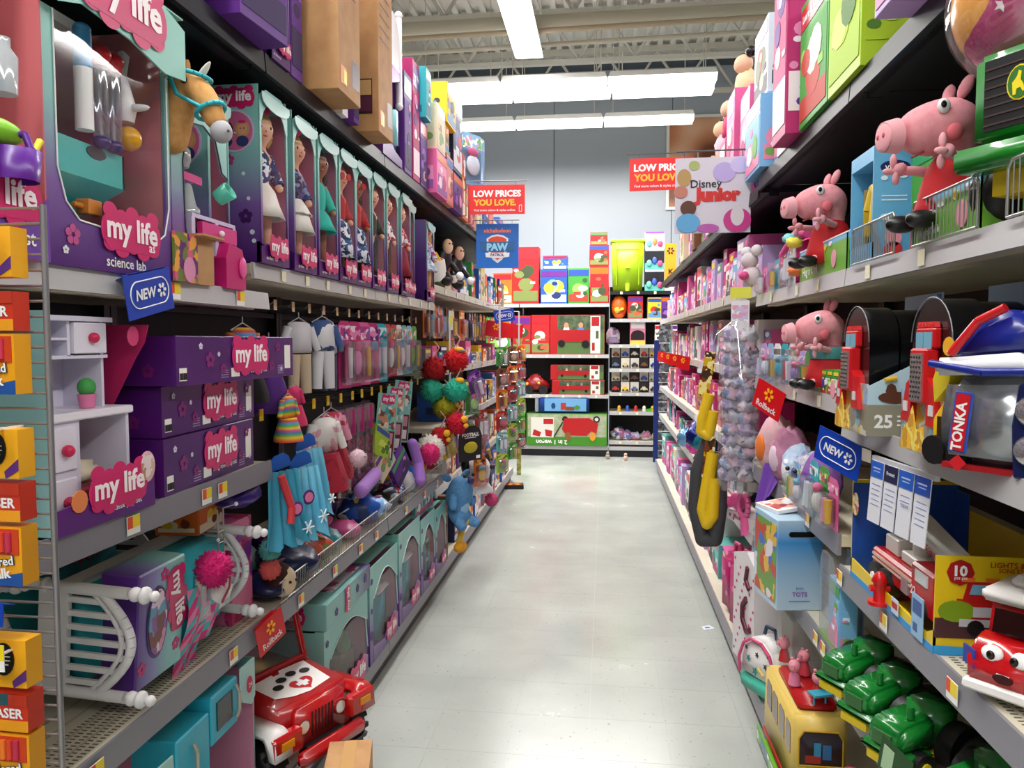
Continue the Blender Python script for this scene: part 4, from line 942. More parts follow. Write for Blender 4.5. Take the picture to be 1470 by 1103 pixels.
part('handle', MB().tube([(.185, -.003, .12), (.185, -.012, .14), (.185, -.012, .19), (.185, -.003, .21)], .005), C('b9b0a0', .3, .5), t)
for i in range(5):
    solo('toy_bottle', MB().lathe([(.018, 0), (.018, .06), (.008, .08), (.008, .10)], 10), FILM(['d8d0e8', 'c0a8d8', 'e8e8f0', 'b8b0c8', 'd0c0e0'][i], .25, .4), 'small lilac bottle in the pink lined box, %s from the left' % ORD[i], 'toy', (-1.02, 1.70 + i * .045, .25 + .03 * (i % 2)), group='bottles in the pink lined box')
for i in range(2):
    solo('toy_pan', MB().ell((0, 0, .03), (.05, .05, .03), 0, 14, 8).cyl((0, 0, .05), (0, 0, .07), .01), [C('b8b4bc', .2, .6)], ['silver toy pan low in the pink lined box', 'second silver toy pan at the foot of the pink lined box'][i], 'toy', (-1.02, 1.83 + i * .1, .165))
t = thing('toy_stool', 'lilac toy stool frame between the pink lined box and the red off-roader', 'toy', (-1.05, 2.10, .141), 90)
part('leg_frame', MB().tube([(-.05, 0, 0), (-.05, 0, .22), (.05, 0, .24), (.05, 0, .0)], .006, 4).tube([(-.05, 0, .05), (.05, 0, .22)], .006, 4), C('b07fc8', .4), t)
part('seat', MB().box(-.06, .06, -.03, .05, .0, .02), C('6a1f8a', .5), t, bevel=.005)

# ------------------------------------------------------------------ red off-roader
t = thing('toy_truck', 'red toy off-roader with a paw print bonnet, poking out of the base shelf', 'toy car', (-.885, 2.225, .165), 66)
t.scale = (1.15, 1.15, 1.15)
RED = C('b80f14', .25, coat=.5)
BK = C('0e0d0f', .5)
part('body', MB().prism([(0.0, .11), (.02, .20), (.03, .235), (.185, .256), (.19, .256), (.20, .24), (.54, .24), (.56, .13), (.54, .10), (.03, .10)], -.125, .125, 'x'), RED, t, bevel=.008, seg=2)
part('grille_panel', MB().box(-.09, .09, -.008, .02, .115, .225), RED, t, bevel=.006, seg=2)
for i in range(7): part('grille_slot', MB().box(-.040 + i * .0125, -.034 + i * .0125, -.0095, -.006, .14, .205), C('3a0406', .5), t)
for s in (-1, 1):
    part('headlight', MB().cyl((s * .068, -.012, .175), (s * .068, 0, .175), .017, n=16), C('e6e4de', .1, .4), t)
    part('headlight_rim', MB().cyl((s * .068, -.010, .175), (s * .068, 0, .175), .021, n=16), C('8a0c10', .3), t)
    f = [(-.035, .135), (-.03, .19), (.0, .205), (.13, .205), (.165, .13), (.15, .13), (.125, .185), (.01, .185), (-.01, .135)]
    if s < 0: part('fender', MB().prism(f, s * .125, s * .19, 'x'), C('e9e5e2', .3), t, 'white front wing', bevel=.005, seg=2)
    else: part('fender', MB().prism(f, s * .125, s * .19, 'x'), RED, t, bevel=.005, seg=2)
    part('fender', MB().prism([(a_ + .36, z_) for a_, z_ in f], s * .125, s * .185, 'x'), RED, t, bevel=.005)
    part('wing_front', MB().box(s * .09 if s > 0 else -.188, .188 if s > 0 else -.09, -.033, .0, .135, .195), RED, t, bevel=.006)
    part('turn_lamp', MB().box(s * .145 - .02, s * .145 + .02, -.037, -.03, .16, .18), C('e8941c', .3), t)
    for y_ in (.07, .43):
        wl = part('wheel', MB().at(s * .15, y_, .075, 0, 90, 0).lathe([(.03, -.03), (.062, -.034), (.078, -.022), (.078, .022), (.062, .034), (.03, .03)], 22), BK, t)
        mb = MB()
        for i in range(16):
            a = 2 * PI * i / 16; mb.at(s * .15, y_ + .078 * math.cos(a), .075 + .078 * math.sin(a), math.degrees(a), 0, 0).box(-.03, .03, -.004, .005, -.008, .006)
        part('tread', mb, BK, wl)
        part('hub', MB().cyl((s * .175, y_, .075), (s * .19, y_, .075), .04, .036, 16), C('b9b9be', .25, .7), wl)
part('bumper', MB().box(-.12, .12, -.062, -.03, .095, .135), RED, t, bevel=.01, seg=2)
part('bumper_bracket', MB().box(-.07, .07, -.04, .01, .10, .125), BK, t)
# windscreen frame
wf = MB()
for (p, q) in (((-.125, .19, .25), (-.115, .22, .395)), ((.125, .19, .25), (.115, .22, .395))): wf.cyl(p, q, .011, n=6)
wf.cyl((-.125, .22, .395), (.125, .22, .395), .012, n=6).cyl((-.125, .19, .258), (.125, .19, .258), .012, n=6)
part('windscreen_frame', wf, RED, t)
part('windscreen', MB().quad((-.12, .192, .262), (.12, .192, .262), (.112, .22, .39), (-.112, .22, .39)), FILM('dfe4ee', .15, .05), t)
part('roll_bar', MB().tube([(-.12, .38, .22), (-.115, .39, .40), (.115, .39, .40), (.12, .38, .22)], .011, 8).tube([(-.115, .39, .40), (-.115, .22, .395)], .009).tube([(.115, .39, .40), (.115, .22, .395)], .009), RED, t)
for s in (-1, 1): part('seat', MB().box(s * .06 - .04, s * .06 + .04, .33, .41, .22, .26).box(s * .06 - .04, s * .06 + .04, .40, .42, .24, .35), C('c98fb4', .5), t, bevel=.008, seg=2)
part('steering_wheel', MB().at(-.055, .29, .27, 60, 0, 0).lathe([(.026, 0), (.03, .004), (.026, .008), (.022, .004)], 14, caps=False), C('d8cfd4'), t)
dz = lambda y_: .2365 + (y_ - .03) * .132
def bon(pts, m, lift=0):   # flat decal lying on the bonnet, pts (x,y)
    n = len(pts); vs = [(x_, y_, dz(y_) + .0015 + lift) for x_, y_ in pts]
    return MB().add(vs, [tuple(range(n))], 0)
part('bonnet_sticker', bon([(-.095, .07), (-.10, .165), (-.02, .17), (-.02, .16), (.0, .16), (.01, .175), (.10, .17), (.085, .045), (.0, .035), (-.05, .045)], 0), C('efe9e6', .3), t)
def el(cx, cy, rx_, ry_): return [(cx + rx_ * math.cos(2 * PI * i / 20), cy + ry_ * math.sin(2 * PI * i / 20)) for i in range(20)]
part('paw_pad', bon([(.012 + .038 * (16 * math.sin(a_) ** 3) / 16, .078 - .034 * (13 * math.cos(a_) - 5 * math.cos(2 * a_) - 2 * math.cos(3 * a_) - math.cos(4 * a_)) / -16) for a_ in [2 * PI * i / 30 for i in range(30)]], 0, .001), C('c01a24', .3), t, 'red heart shaped pad')
for (cx, cy) in ((-.052, .105), (-.02, .130), (.022, .138), (.062, .125)): part('paw_toe', bon(el(cx, cy, .017, .013), 0, .001), BLACK, t)
part('pad_cross', MB().add(bon([(.004, .062), (.02, .062), (.02, .071), (.032, .071), (.032, .086), (.02, .086), (.02, .095), (.004, .095), (.004, .086), (-.008, .086), (-.008, .071), (.004, .071)], 0, .002).v, [tuple(range(12))]), WHITE, t)
o = text('Jeep', t, WHITE, -.1265, .19, .205, width=.035, rz=-90)
solo('carton', MB().box(-.065, .065, 0, .2, 0, .31, 0).box(-.02, .02, -.0008, .2, .31, .3108, 1).box(-.02, .02, -.0008, 0, .1, .31, 1), [KRAFT, C('c79a62', .25)], 'taped brown cardboard box on the floor under the red off-roader', 'cardboard box', (-.725, 2.0, 0), 14, bevel=.002)
solo('litter_wrapper', MB().prism([(0, 0), (.05, .01), (.045, .035), (.005, .03)], 0, .002, 'z'), ART('c85a8a', '5fae4a', 'e8e8f0', '5a4a9a', scale=90), 'tiny printed wrapper on the floor by the red off-roader', 'litter', (-.68, 2.50, 0.0))

# ------------------------------------------------------------------ base boxes, second and third bays
def vanity_box(loc, label, w_=.42, h=.42, d=.36, toy='chair', seed=0):
    t = thing('playset_box', label, 'toy box', loc, 90, 'teal furniture boxes along the left base deck'); a = w_ / 2
    part('carton', MB().box(-a, -a + .004, 0, d, 0, h).box(a - .004, a, 0, d, 0, h).box(-a, a, d - .004, d, 0, h).box(-a, a, 0, d, 0, .004).box(-a, a, .03, d, h - .004, h), TEAL, t)
    part('liner', MB().box(-a + .005, a - .005, d - .1, d - .09, 0.005, h - .01, 0).box(a - .009, a - .005, 0.005, d - .1, .01, h - .02, 1), [C('3f1468', .5), PINKIN], t)
    top = [(-a + .06 + (w_ - .09) * i / 10, h * .66 + h * .2 * math.sin(PI * i / 10)) for i in range(11)]
    part('front_panel', MB().prism([(-a, 0), (-a + .05, 0), (-a + .05, h * .62)] + top[:1] + [(-a + .06, h), (-a, h)], -.004, 0), TEAL, t)
    part('front_panel', MB().prism(top + [(a, h * .62), (a, h), (-a + .06, h)], -.004, 0), C('84c3bc', .35), t)
    part('front_tray', MB().prism([(-a + .05, 0), (a, 0), (a, h * .2), (a - .05, h * .26), (0, h * .1), (-a + .05, h * .16)], -.005, 0), GRAD('4b1570', '9a7ab8'), t)
    part('edge_line', MB().tube([(p[0], -.005, p[1]) for p in top] + [(a - .004, -.005, h * .3)], .0022), C('c8e4e0'), t)
    mylife(t, a * .45, -.008, h * .13, w_ * .34)
    p = mylife(t, -.02, .16, h + .002, w_ * .42); 
    for c in t.children:
        if abs(c.location[2] - (h + .002)) < .003: c.rotation_euler = (R(90) if c.name.startswith('logo') else R(180 + 180), 0, 0) if False else c.rotation_euler
    if toy == 'chair':
        part('toy_backrest', MB().box(a * .0, a * .62, .03, .07, .02, h * .58), C('23a3b4', .35), t, bevel=.012, seg=2)
        part('toy_cushion', MB().box(-.01, a * .66, .015, .085, h * .56, h * .62), C('ece8e4', .5), t, bevel=.01, seg=2)
        part('toy_side', MB().box(-a * .3, -.01, .06, .2, .02, h * .28), C('23a3b4', .35), t)
    elif toy == 'brown':
        part('toy_wardrobe', MB().box(a * .1, a * .7, .03, .12, .01, h * .42), C('5a4028', .5), t, bevel=.01)
        part('toy_plant', MB().ell((a * .35, .05, h * .52), (.03, .03, .05)).ell((a * .5, .06, h * .46), (.025, .03, .04)), C('4f7a4a', .7), t)
    elif toy == 'frame':
        part('toy_mirror', MB().box(a * .3, a * .34, .02, .03, .05, h * .6).box(a * .75, a * .79, .02, .03, .05, h * .6).box(a * .3, a * .79, .02, .03, h * .56, h * .6).box(a * .3, a * .79, .02, .03, h * .3, h * .33), C('6ab8c0', .4), t)
        part('toy_stool', MB().box(-.02, a * .2, .03, .12, .02, h * .2), C('7a3fa8', .5), t)
    mb = MB(); [flower(mb, u, -.0055, v, r_, 0) for u, v, r_ in ((-a + .025, h * .3, .02), (-a + .025, h * .55, .013), (-a + .03, h * .85, .014))]
    part('blossom_print', mb, C('4c2a80'), t)
    part('window', MB().quad((-a + .05, -.001, .05), (a, -.001, .05), (a, -.001, h * .8), (-a + .05, -.001, h * .8)), FILM2, t)
    return t
vanity_box((-1.0, 2.80, .141), 'teal window box with brown toy wardrobe behind the red off-roader', .50, .36, .3, 'brown')
t = thing('playset_box', 'teal and purple lid box with gloves printed on top, lying on the base boxes', 'toy box', (-.985, 2.79, .503), 90)
part('carton', MB().box(-.24, .27, 0, .30, 0, .10), GRAD('86bdb9', '7fb6b4', '4b1570', axis=0, stops=[0, .6, 1]), t, bevel=.003)
part('top_picture', MB().box(-.1, .22, .03, .2, .10, .1012), ART('d8d4dc', 'c9c0d0', 'c23a7a', 'e8e6ee', scale=22), t)
mylife(t, -.02, -.003, .05, .09, ry=-90)
mb = MB(); flower(mb, .1, -.001, .05, .018, 0); flower(mb, .2, -.001, .06, .02, 0); flower(mb, -.14, -.001, .04, .016, 0)
part('blossom_print', mb, C('3f2a78'), t)
mylife(t, -.242, .15, .05, .12, rz=-90)
vanity_box((-1.0, 3.30, .141), 'teal window box holding a turquoise toy chair with white top, nearer of two alike', .44, .43, .34, 'chair')
vanity_box((-1.0, 3.76, .141), 'teal window box holding a turquoise toy chair with white top, farther of two alike', .42, .46, .34, 'chair')
vanity_box((-1.0, 4.16, .141), 'teal window box holding a pale blue toy mirror frame', .34, .42, .34, 'frame')
vanity_box((-1.0, 4.50, .141), 'last tall teal window box on the left base deck', .30, .40, .3, 'plain')
boxpack('teal', .26, .22, .17, (-1.03, 4.14, .565), 90, 'small teal carton with a green tissue top, stacked above the mirror box', parts=True, seed=4)
solo('tissue', crumple(.14, .12, .05, 9), C('58a52a', .7), 'green tissue on the small teal carton', 'tissue', (-1.13, 4.14, .735))
boxpack('teal', .2, .2, .13, (-1.05, 4.42, .545), 88, 'small teal carton stacked on the last tall teal window box', parts=True, seed=5)
boxpack('brown', .06, .25, .42, (-1.0, 4.69, .142), 90, 'narrow brown and pink carton beside the last teal window box', seed=2)

# ------------------------------------------------------------------ hooks and clothes of the second and third bays
hook = MB().tube([(0, .0, 0), (0, -.36, 0), (0, -.375, .012)], .0028).box(-.012, .012, -.378, -.376, -.02, .016, 1).mesh('peg_hook', [C('8f8c92', .3, .8), C('d8b890', .5)])
hooklong = MB().tube([(0, .0, 0), (0, -.36, 0), (0, -.375, .012)], .0028).box(-.014, .014, -.379, -.376, -.02, .02, 1).box(-.012, .004, -.3795, -.378, -.004, .018, 2).mesh('peg_hook', [C('8f8c92', .3, .8), TAG_Y, C('f0a01c')])
rackl = []
for nm, y0 in (('second', 2.17), ('third', 3.39)):
    t = thing('hook_rail', 'rows of wire hooks on the back of the %s left bay' % nm, 'hook rail', (-1.54, y0 + .61, 0), 90)
    part('cross_bar', MB().box(-.6, .6, -.012, 0, 1.655, 1.675).box(-.6, .6, -.012, 0, 1.285, 1.305), C('2a282c', .4, .5), t)
    for i in range(8):
        part('peg_hook', hook, None, t, loc=(-.55 + i * .155, -.01, 1.68))
        part('peg_hook', hooklong, None, t, loc=(-.52 + i * .155, -.01, 1.30))
def outfit(loc, rz, label, top, low, kind='trousers', seed=0, k=1):
    t = thing('doll_outfit', label, 'doll clothes', loc, rz, 'doll outfits on the left hooks')
    t.scale = (k, k, k)
    part('hanger', MB().tube([(0, 0, .03), (0, 0, .01), (-.05, 0, -.015), (.05, 0, -.015), (0, 0, .01)], .0022), FILM('e8e8f0', .4, .3), t)
    ST = GRAD('d83a3a', 'e8863a', 'e8c83a', '5fb04a', '3a7ab8', 'd84a8a', 'e8c83a', '5fb04a', '3a9ad0', 'd83a3a', 'e8c83a', rough=.8)
    T = ST if top == 'STRIPE' else ART(*top, scale=24, rough=.8, seed=seed) if isinstance(top, tuple) else C(top, .8)
    Lw = ST if low == 'STRIPE' else ART(*low, scale=30, rough=.8, seed=seed) if isinstance(low, tuple) else C(low, .8)
    mb = MB().prism([(-.055, -.125), (.055, -.125), (.05, -.05), (.052, -.018), (.02, -.006), (-.02, -.006), (-.052, -.018), (-.05, -.05)], -.014, .012)
    part('shirt', mb, T, t, bevel=.006, seg=2)
    for s in (-1, 1): part('sleeve', MB().cyl((s * .05, 0, -.028), (s * .085, -.004, -.115), .017, .014, 10), C('3f5a94', .8) if seed == 1 else T, t)
    if kind == 'trousers':
        for s in (-1, 1): part('trouser_leg', MB().cyl((s * .024, 0, -.13), (s * .03, 0, -.28), .026, .021, 12), Lw, t)
    elif kind == 'skirt':
        part('skirt', MB().lathe([(.08, -.25), (.076, -.22), (.045, -.125)], 20, wob=.12, k=7), Lw, t)
    return t
outfit((-1.17, 2.33, 1.60), 70, 'rainbow striped doll jumper hanging above the purple cartons', 'STRIPE', '1a1518', 'skirt')
outfit((-1.02, 2.33, 1.375), 80, 'rainbow striped doll dress hanging beside the purple cartons', 'STRIPE', 'STRIPE', 'skirt', k=.6)
outfit((-1.05, 2.45, 1.40), 75, 'hot pink doll dress hanging beside the purple cartons', 'd42a6a', 'c82a5a', 'skirt', k=.55)
outfit((-1.17, 2.52, 1.55), 80, 'violet doll dress hanging beside the topmost purple carton', '4a2a78', '5a2a88', 'skirt')
outfit((-1.16, 2.76, 1.63), 60, 'white doll shirt with cream trousers on the upper hooks', 'd9d6dc', 'c8b49a', 'trousers')
outfit((-1.12, 2.90, 1.64), 55, 'white doll shirt with denim sleeves and white trousers on the upper hooks', ('e8e8ec', 'e8e8ec', 'e8e8ec', '3f5a94'), 'dcdadf', 'trousers', 1)
outfit((-1.17, 3.08, 1.62), 70, 'grey and clear wrapped doll outfit on the upper hooks', ('5a5f70', '2a2f3a', 'a8a8b4'), '4a4f60', 'trousers')
for i in range(5):
    y = 3.24 + i * .13
    blister(['magenta', 'magenta', 'pink', 'magenta', 'turquoise'][i], .11, .30, (-1.15, y, 1.64), 80 - 5 * i, '%s doll shoe pack on the upper hooks, %s of five' % (['dark magenta', 'glossy magenta', 'pink owl', 'deep magenta', 'turquoise'][i], ORD[i]), 'doll shoe packs on the upper hooks', i)
for i in range(6):
    y = 3.88 + i * .11
    blister(['red', 'red', 'white', 'teal', 'sky blue', 'green'][i], .10, .28, (-1.14, y, 1.64), 85, '%s accessory pack at the upper hooks\' far end, %s of six' % (['dark red', 'wine red', 'white', 'teal', 'sky blue', 'green'][i], ORD[i]), 'accessory packs at the far end of the upper hooks', i + 1)
# blue satin gown bags on the lower hooks
SAT = NOISE('5ab8e0', '8ad4f0', 6, .25, bump=.4, name='blue_satin')
for i, (y, x, z0, lab) in enumerate(((2.21, -1.0, 1.19, 'turquoise doll gown with red trim, nearest on the lower hooks'), (2.33, -.98, 1.18, 'ice blue satin doll gown with snowflakes, hanging over the wire bin'), (2.47, -1.02, 1.22, 'pale blue satin doll gown behind the snowflake one'))):
    t = thing('doll_gown', lab, 'doll clothes', (x, y, z0), 68, 'blue gowns on the lower hooks')
    part('header_card', MB().prism([(-.045, -.02), (-.02, .005), (.02, .012), (.04, .0), (.05, -.03), (-.05, -.045)], -.002, .002), C('1f5fc0', .4), t)
    mb = MB(); n = 15
    A = [(-.06 + .12 * j / n, -.015 - .008 * math.sin(j * 1.7), -.04) for j in range(n + 1)]
    B = [(-.075 + .15 * j / n, -.025 - .014 * math.sin(j * 1.7 + .5), -.18) for j in range(n + 1)]
    D = [(-.105 + .21 * j / n, -.035 - .02 * math.sin(j * 1.5 + 1), -.27 + .012 * math.sin(j * 1.3)) for j in range(n + 1)]
    K = n + 1; mb.add(A + B + D, [(j + r_ * K, j + 1 + r_ * K, j + 1 + (r_ + 1) * K, j + (r_ + 1) * K) for r_ in (0, 1) for j in range(n)], 0, True)
    part('gown', mb, SAT if i else C('3f9fc0', .5), t)
    if i < 2: part('badge_sticker', MB().disc((.02 - .04 * i, -.052, -.16 + .03 * i), .026, .024, 0, 14).disc((.02 - .04 * i, -.054, -.16 + .03 * i), .018, .016, 1, 12), [C('5a2a7a'), C('e07aa8')], t)
    if i == 0: part('red_trim', MB().tube([(-.03, -.04, -.05), (.0, -.05, -.15), (-.01, -.055, -.2)], .012, 8), C('c8323a', .6), t)
    if i == 1:
        for cx, cz, rr in ((-.035, -.225, .026), (.035, -.20, .024), (.075, -.15, .017)):
            mb = MB()
            for q in range(3): a_ = PI * q / 3; mb.cyl((cx - rr * math.cos(a_), -.064, cz - rr * math.sin(a_)), (cx + rr * math.cos(a_), -.064, cz + rr * math.sin(a_)), .0028, n=4)
            mb.star((cx, -.064, cz), rr * .3, rr * .6, 6)
            part('snowflake', mb, C('e4f2fa', .3), t)
outfit((-1.08, 2.80, 1.26), 65, 'white and pink doll suit on the lower hooks beside the blue gowns', ('f0ece8', 'f0ece8', 'e8b0c0'), ('8a1428', 'a81a34'), 'skirt', k=1.15)
outfit((-1.10, 2.93, 1.27), 65, 'pink and red glitter doll dress on the lower hooks', ('e8a0b8', 'c83a5a'), ('8a1428', 'a81a34'), 'skirt', k=1.1)
solo('pompom', fuzz(.035, 'e6c3cf', 11), None, 'pale pink pompom hanging in front of the red glitter doll dress', 'pompom', (-.99, 2.93, 1.075))
for i in range(4):
    y = 3.06 + i * .125
    t = thing('doll_brush_pack', 'dark pack with a magenta doll brush on the lower hooks, %s from the blue gowns' % ORD[i], 'hanging pack', (-1.12, y, 1.27), 70, 'magenta brush packs on the lower hooks')
    part('card', MB().box(-.035, .035, 0, .002, -.40, 0), C('1c1420', .3), t)
    part('brush', MB().cyl((0, -.015, -.13), (0, -.015, -.02), .022, n=12), C('b01a6a', .3), t)
    part('glitter_handle', MB().prism([(-.022, -.38), (.022, -.37), (.026, -.16), (-.024, -.15)], -.02, -.002), ART('7a1438', '3a0a1c', 'b8285a', scale=120), t)
    part('film', MB().box(-.034, .034, -.034, -.001, -.39, -.01), FILM2, t, bevel=.01)
for i in range(3):
    y = 3.62 + i * .22
    t = thing('doll_accessory_card', 'teal and wine red doll accessory card on the lower hooks, %s of three' % ORD[i], 'hanging pack', (-1.06 - .02 * i, y, 1.29 + .02 * i), 62, 'teal accessory cards on the lower hooks', ry=8)
    part('card', MB().box(-.07, .07, 0, .003, -.34, 0), C('7fc4bb', .35), t)
    mylife(t, 0, -.002, -.03, .08)
    part('card_picture', MB().box(-.06, .06, -.001, 0, -.18, -.05), ART('7fc4bb', 'c98a6a', '3a9a9a', 'e8d8d0', '7a4a3a', scale=30, seed=i), t)
    part('wine_panel', MB().box(-.062, .062, -.0015, 0, -.33, -.185, 0).box(-.05, .0, -.0022, 0, -.25, -.195, 1).box(.01, .05, -.0022, 0, -.25, -.195, 2).box(-.03, .05, -.0022, 0, -.32, -.27, 3), [C('6a1428'), C('d8b0a0'), C('c88a9a'), C('ece4e4')], t)
# toppled packs in front of them
for i, (x, y, z0, ax, ink, wh) in enumerate((( -1.08, 3.52, 1.02, 25, 'lime', 'lime green tag pack tumbled'), (-1.06, 3.62, .93, -35, 'cream', 'clear pack with a red framed card tumbled'), (-1.02, 3.78, .88, -40, 'purple', 'purple carton end tumbled'))):
    boxpack(ink, .17, .03, .14, (x, y, z0 - .03), 78, wh + ' against the lower hooks', parts=True, seed=i + 1, ry=ax)
solo('plush_sword', MB().tube([(0, 0, 0), (.05, 0, .09), (.03, 0, .2)], .03, 8).ell((0, 0, 0), .03).ell((.03, 0, .2), .03).ell((.05, 0, .09), .031), C('9a6ac0', .9), 'lilac plush tube leaning over the basket edge', 'soft toy', (-.98, 3.92, .80), 90, rx=-14)
solo('plush_roll', MB().cyl((-.15, 0, 0), (.15, 0, .02), .032, n=12).ell((-.15, 0, 0), .032).ell((.15, 0, .02), .032), C('a87ac8', .9), 'lilac plush roll lying in the wire basket', 'soft toy', (-1.06, 3.28, .90), 95)
solo('plush_ball', fuzz(.06, 'd82a72', 2), None, 'hot pink shaggy ball on the basket edge', 'soft toy', (-1.0, 4.22, .90))
solo('plush_ball', fuzz(.085, 'e6dfd6', 3), None, 'large white shaggy ball beside the hot pink one', 'soft toy', (-1.03, 4.38, .90))
# wire fence of the basket
t = thing('basket_fence', 'long low wire fence holding the tumbled stock on the left shelf', 'wire basket', (-1.0, 3.39, .72), 90)
mb = MB().cyl((-1.19, 0, .075), (1.19, 0, .075), .0028, n=6).cyl((-1.19, 0, .012), (1.19, 0, .012), .0028, n=6)
part('long_wire', mb, WIRE, t)
vm = MB().cyl((0, 0, 0), (0.012, 0, .075), .0014, n=4).mesh('short_wire', WIRE)
for i in range(118): part('short_wire', vm, None, t, loc=(-1.18 + i * .02, 0, 0))
# heap in the basket
HE = [('navy', .16), ('navy', .2), ('red', .12), ('turquoise', .12), ('pink', .13), ('blue', .16), ('sky blue', .15), ('black', .14), ('navy', .15), ('white', .1), ('blue', .17), ('orange', .1), ('navy', .18), ('teal', .12), ('purple', .15), ('red', .1), ('blue', .14), ('pink', .12), ('cream', .1), ('navy', .16), ('magenta', .12), ('turquoise', .14), ('yellow', .09), ('purple', .14)]
rs = random.Random(12)
for i, (ink, s) in enumerate(HE):
    y = 2.30 + (i % 12) * .185 + rs.uniform(-.02, .02); row = i // 12
    x = -1.09 - row * .17 + rs.uniform(-.02, .02)
    m = ART(*ARTS[ink], scale=12, rough=.35, seed=i, warp=1) if i % 3 == 2 else NOISE(INK[ink], ARTS[ink][1] if ink in ('sky blue', 'teal', 'turquoise') else INK[ink], 9, .35)
    t = thing('soft_pouch', '%s soft pouch in the wire basket, %s in its %s row' % (ink, ORD[i % 12], 'front' if row == 0 else 'back'), 'pouch', (x, y, .721), rs.uniform(0, 180), 'soft pouches in the wire basket')
    part('pouch', crumple(s * 1.35, s, .07 + .07 * rs.random() + .03 * row, i, 14, 9, .13), m, t)
    part('swing_tag', MB().at(s * .2, -s * .2, .10 + .02 * row, 60, 0, rs.uniform(-60, 60)).disc((0, 0, 0), .025, .03, 0, 10), C(['e88ab0', 'f0ece8', 'c8e0ea'][i % 3]), t)
# brown haired plush head and small things at the near end of the basket
t = thing('plush_doll', 'cream plush doll head with brown hair at the near end of the basket', 'soft toy', (-1.02, 2.27, .78), 70)
part('head', MB().ell((0, 0, 0), (.045, .04, .05), 0, 14, 10), C('e0c8a8', .9), t)
part('hair', MB().ell((-.012, .012, .012), (.05, .045, .052), 0, 12, 8), C('35180f', .9), t)
part('eye', MB().ell((.018, -.04, .006), .005).ell((-.012, -.042, .006), .005), BLACK, t)
for i, (c, lab) in enumerate((('5fb0a8', 'mint'), ('d8605a', 'coral'))):
    solo('yarn_ball', fuzz(.032, c, 20 + i), None, '%s yarn ball at the near end of the basket' % lab, 'soft toy', (-1.03, 2.20, .90 - .06 * i))

# ------------------------------------------------------------------ plush strip, football pack, plush at the far end of the third bay
t = thing('clip_strip', 'white clip strip post with a yellow tag holding shaggy plush balls', 'clip strip', (-.96, 4.63, 1.0), 90)
part('strip', MB().box(-.02, .02, 0, .004, 0, .70), C('d0d0d4', .4), t)
part('top_card', MB().box(-.04, .05, -.01, 0, .62, .74, 0).box(-.05, .02, -.014, -.01, .66, .71, 1), [C('d8dcc8', .5), C('e8e04a', .5)], t)
for i, (x, y, z0, r_, c, lab) in enumerate([(-1.05, 4.58, 1.375, .075, 'b0141c', 'dark red shaggy ball with a pink tag'), (-.92, 4.60, 1.43, .075, 'c8101a', 'bright red shaggy ball with a grey cap'), (-1.06, 4.56, 1.245, .07, '2fae8e', 'left green shaggy ball'), (-.91, 4.56, 1.245, .072, '2bb093', 'right green shaggy ball'),
                                        (-.99, 4.60, 1.14, .07, 'a8a41c', 'mustard shaggy ball'), (-.90, 4.54, 1.045, .065, 'c81432', 'crimson shaggy ball with a yellow beak'), (-1.0, 4.52, .96, .06, 'b5101e', 'lowest red shaggy ball with a yellow beak')]):
    t = thing('shaggy_plush', lab + ' on the clip strip', 'soft toy', (x, y, z0), 75, 'shaggy balls on the clip strip')
    part('ball', fuzz(r_, c, i), None, t)
    if 'beak' in lab: part('beak', MB().ell((-.03, -r_, .03), (.03, .02, .022)).ell((-.03, -r_ - .01, -.01), (.02, .015, .015)), C('e8a81c', .7), t)
    if 'tag' in lab: part('paper_tag', MB().at(0, -r_ - .01, .04, 0, 12, 0).box(-.035, .03, 0, .002, -.02, .02), C('d87a98'), t)
    if 'cap' in lab: part('cap', MB().ell((0, -.03, r_ * .8), (.04, .035, .015)), C('7a7a80', .5), t)
    if 'right' in lab: part('beak', MB().ell((-.01, -.03, r_ * .9), (.032, .03, .018)), C('e8a81c', .7), t)
    part('loop', MB().tube([(0, 0, r_), (.01, -.03, r_ + .06), (.0, .0, r_ + .1)], .004), C('d89a8a', .7), t)
t = thing('football_pack', 'black toy football pack with a yellow oval ball', 'hanging pack', (-.83, 4.62, 1.02), 55)
part('card', MB().prism([(-.10, -.22), (.10, -.22), (.10, -.06), (.08, -.02), (.04, 0), (-.04, 0), (-.08, -.02), (-.10, -.06)], 0, .004), C('1a1a1c', .4), t)
part('ball_picture', MB().ell((0, -.002, -.135), (.06, .012, .036), 0, 20, 10), C('b8a81c', .5), t)
text('FOOTBALL', t, TAG_W, 0, -.002, -.055, width=.15, fat=.03)
part('small_print', MB().box(-.05, .05, -.001, 0, -.076, -.072).box(.05, .085, -.001, 0, -.21, -.19), TAG_W, t)
for i, (x, y, z0, ink) in enumerate(((-.83, 4.72, 1.36, 'purple'), (-.84, 4.74, 1.27, 'green'), (-.93, 4.70, 1.15, 'yellow'), (-1.0, 4.66, .99, 'yellow'), (-.80, 4.86, 1.10, 'red'), (-.80, 4.92, .98, 'orange'), (-.82, 5.0, .88, 'blue'), (-.80, 4.80, .80, 'orange'))):
    blister(ink, .13, .19, (x, y, z0), 60, '%s carded toy behind the shaggy plush balls, %s from the top' % (ink, ORD[i]), 'carded toys behind the plush strip', i, ry=(i % 3 - 1) * 18)
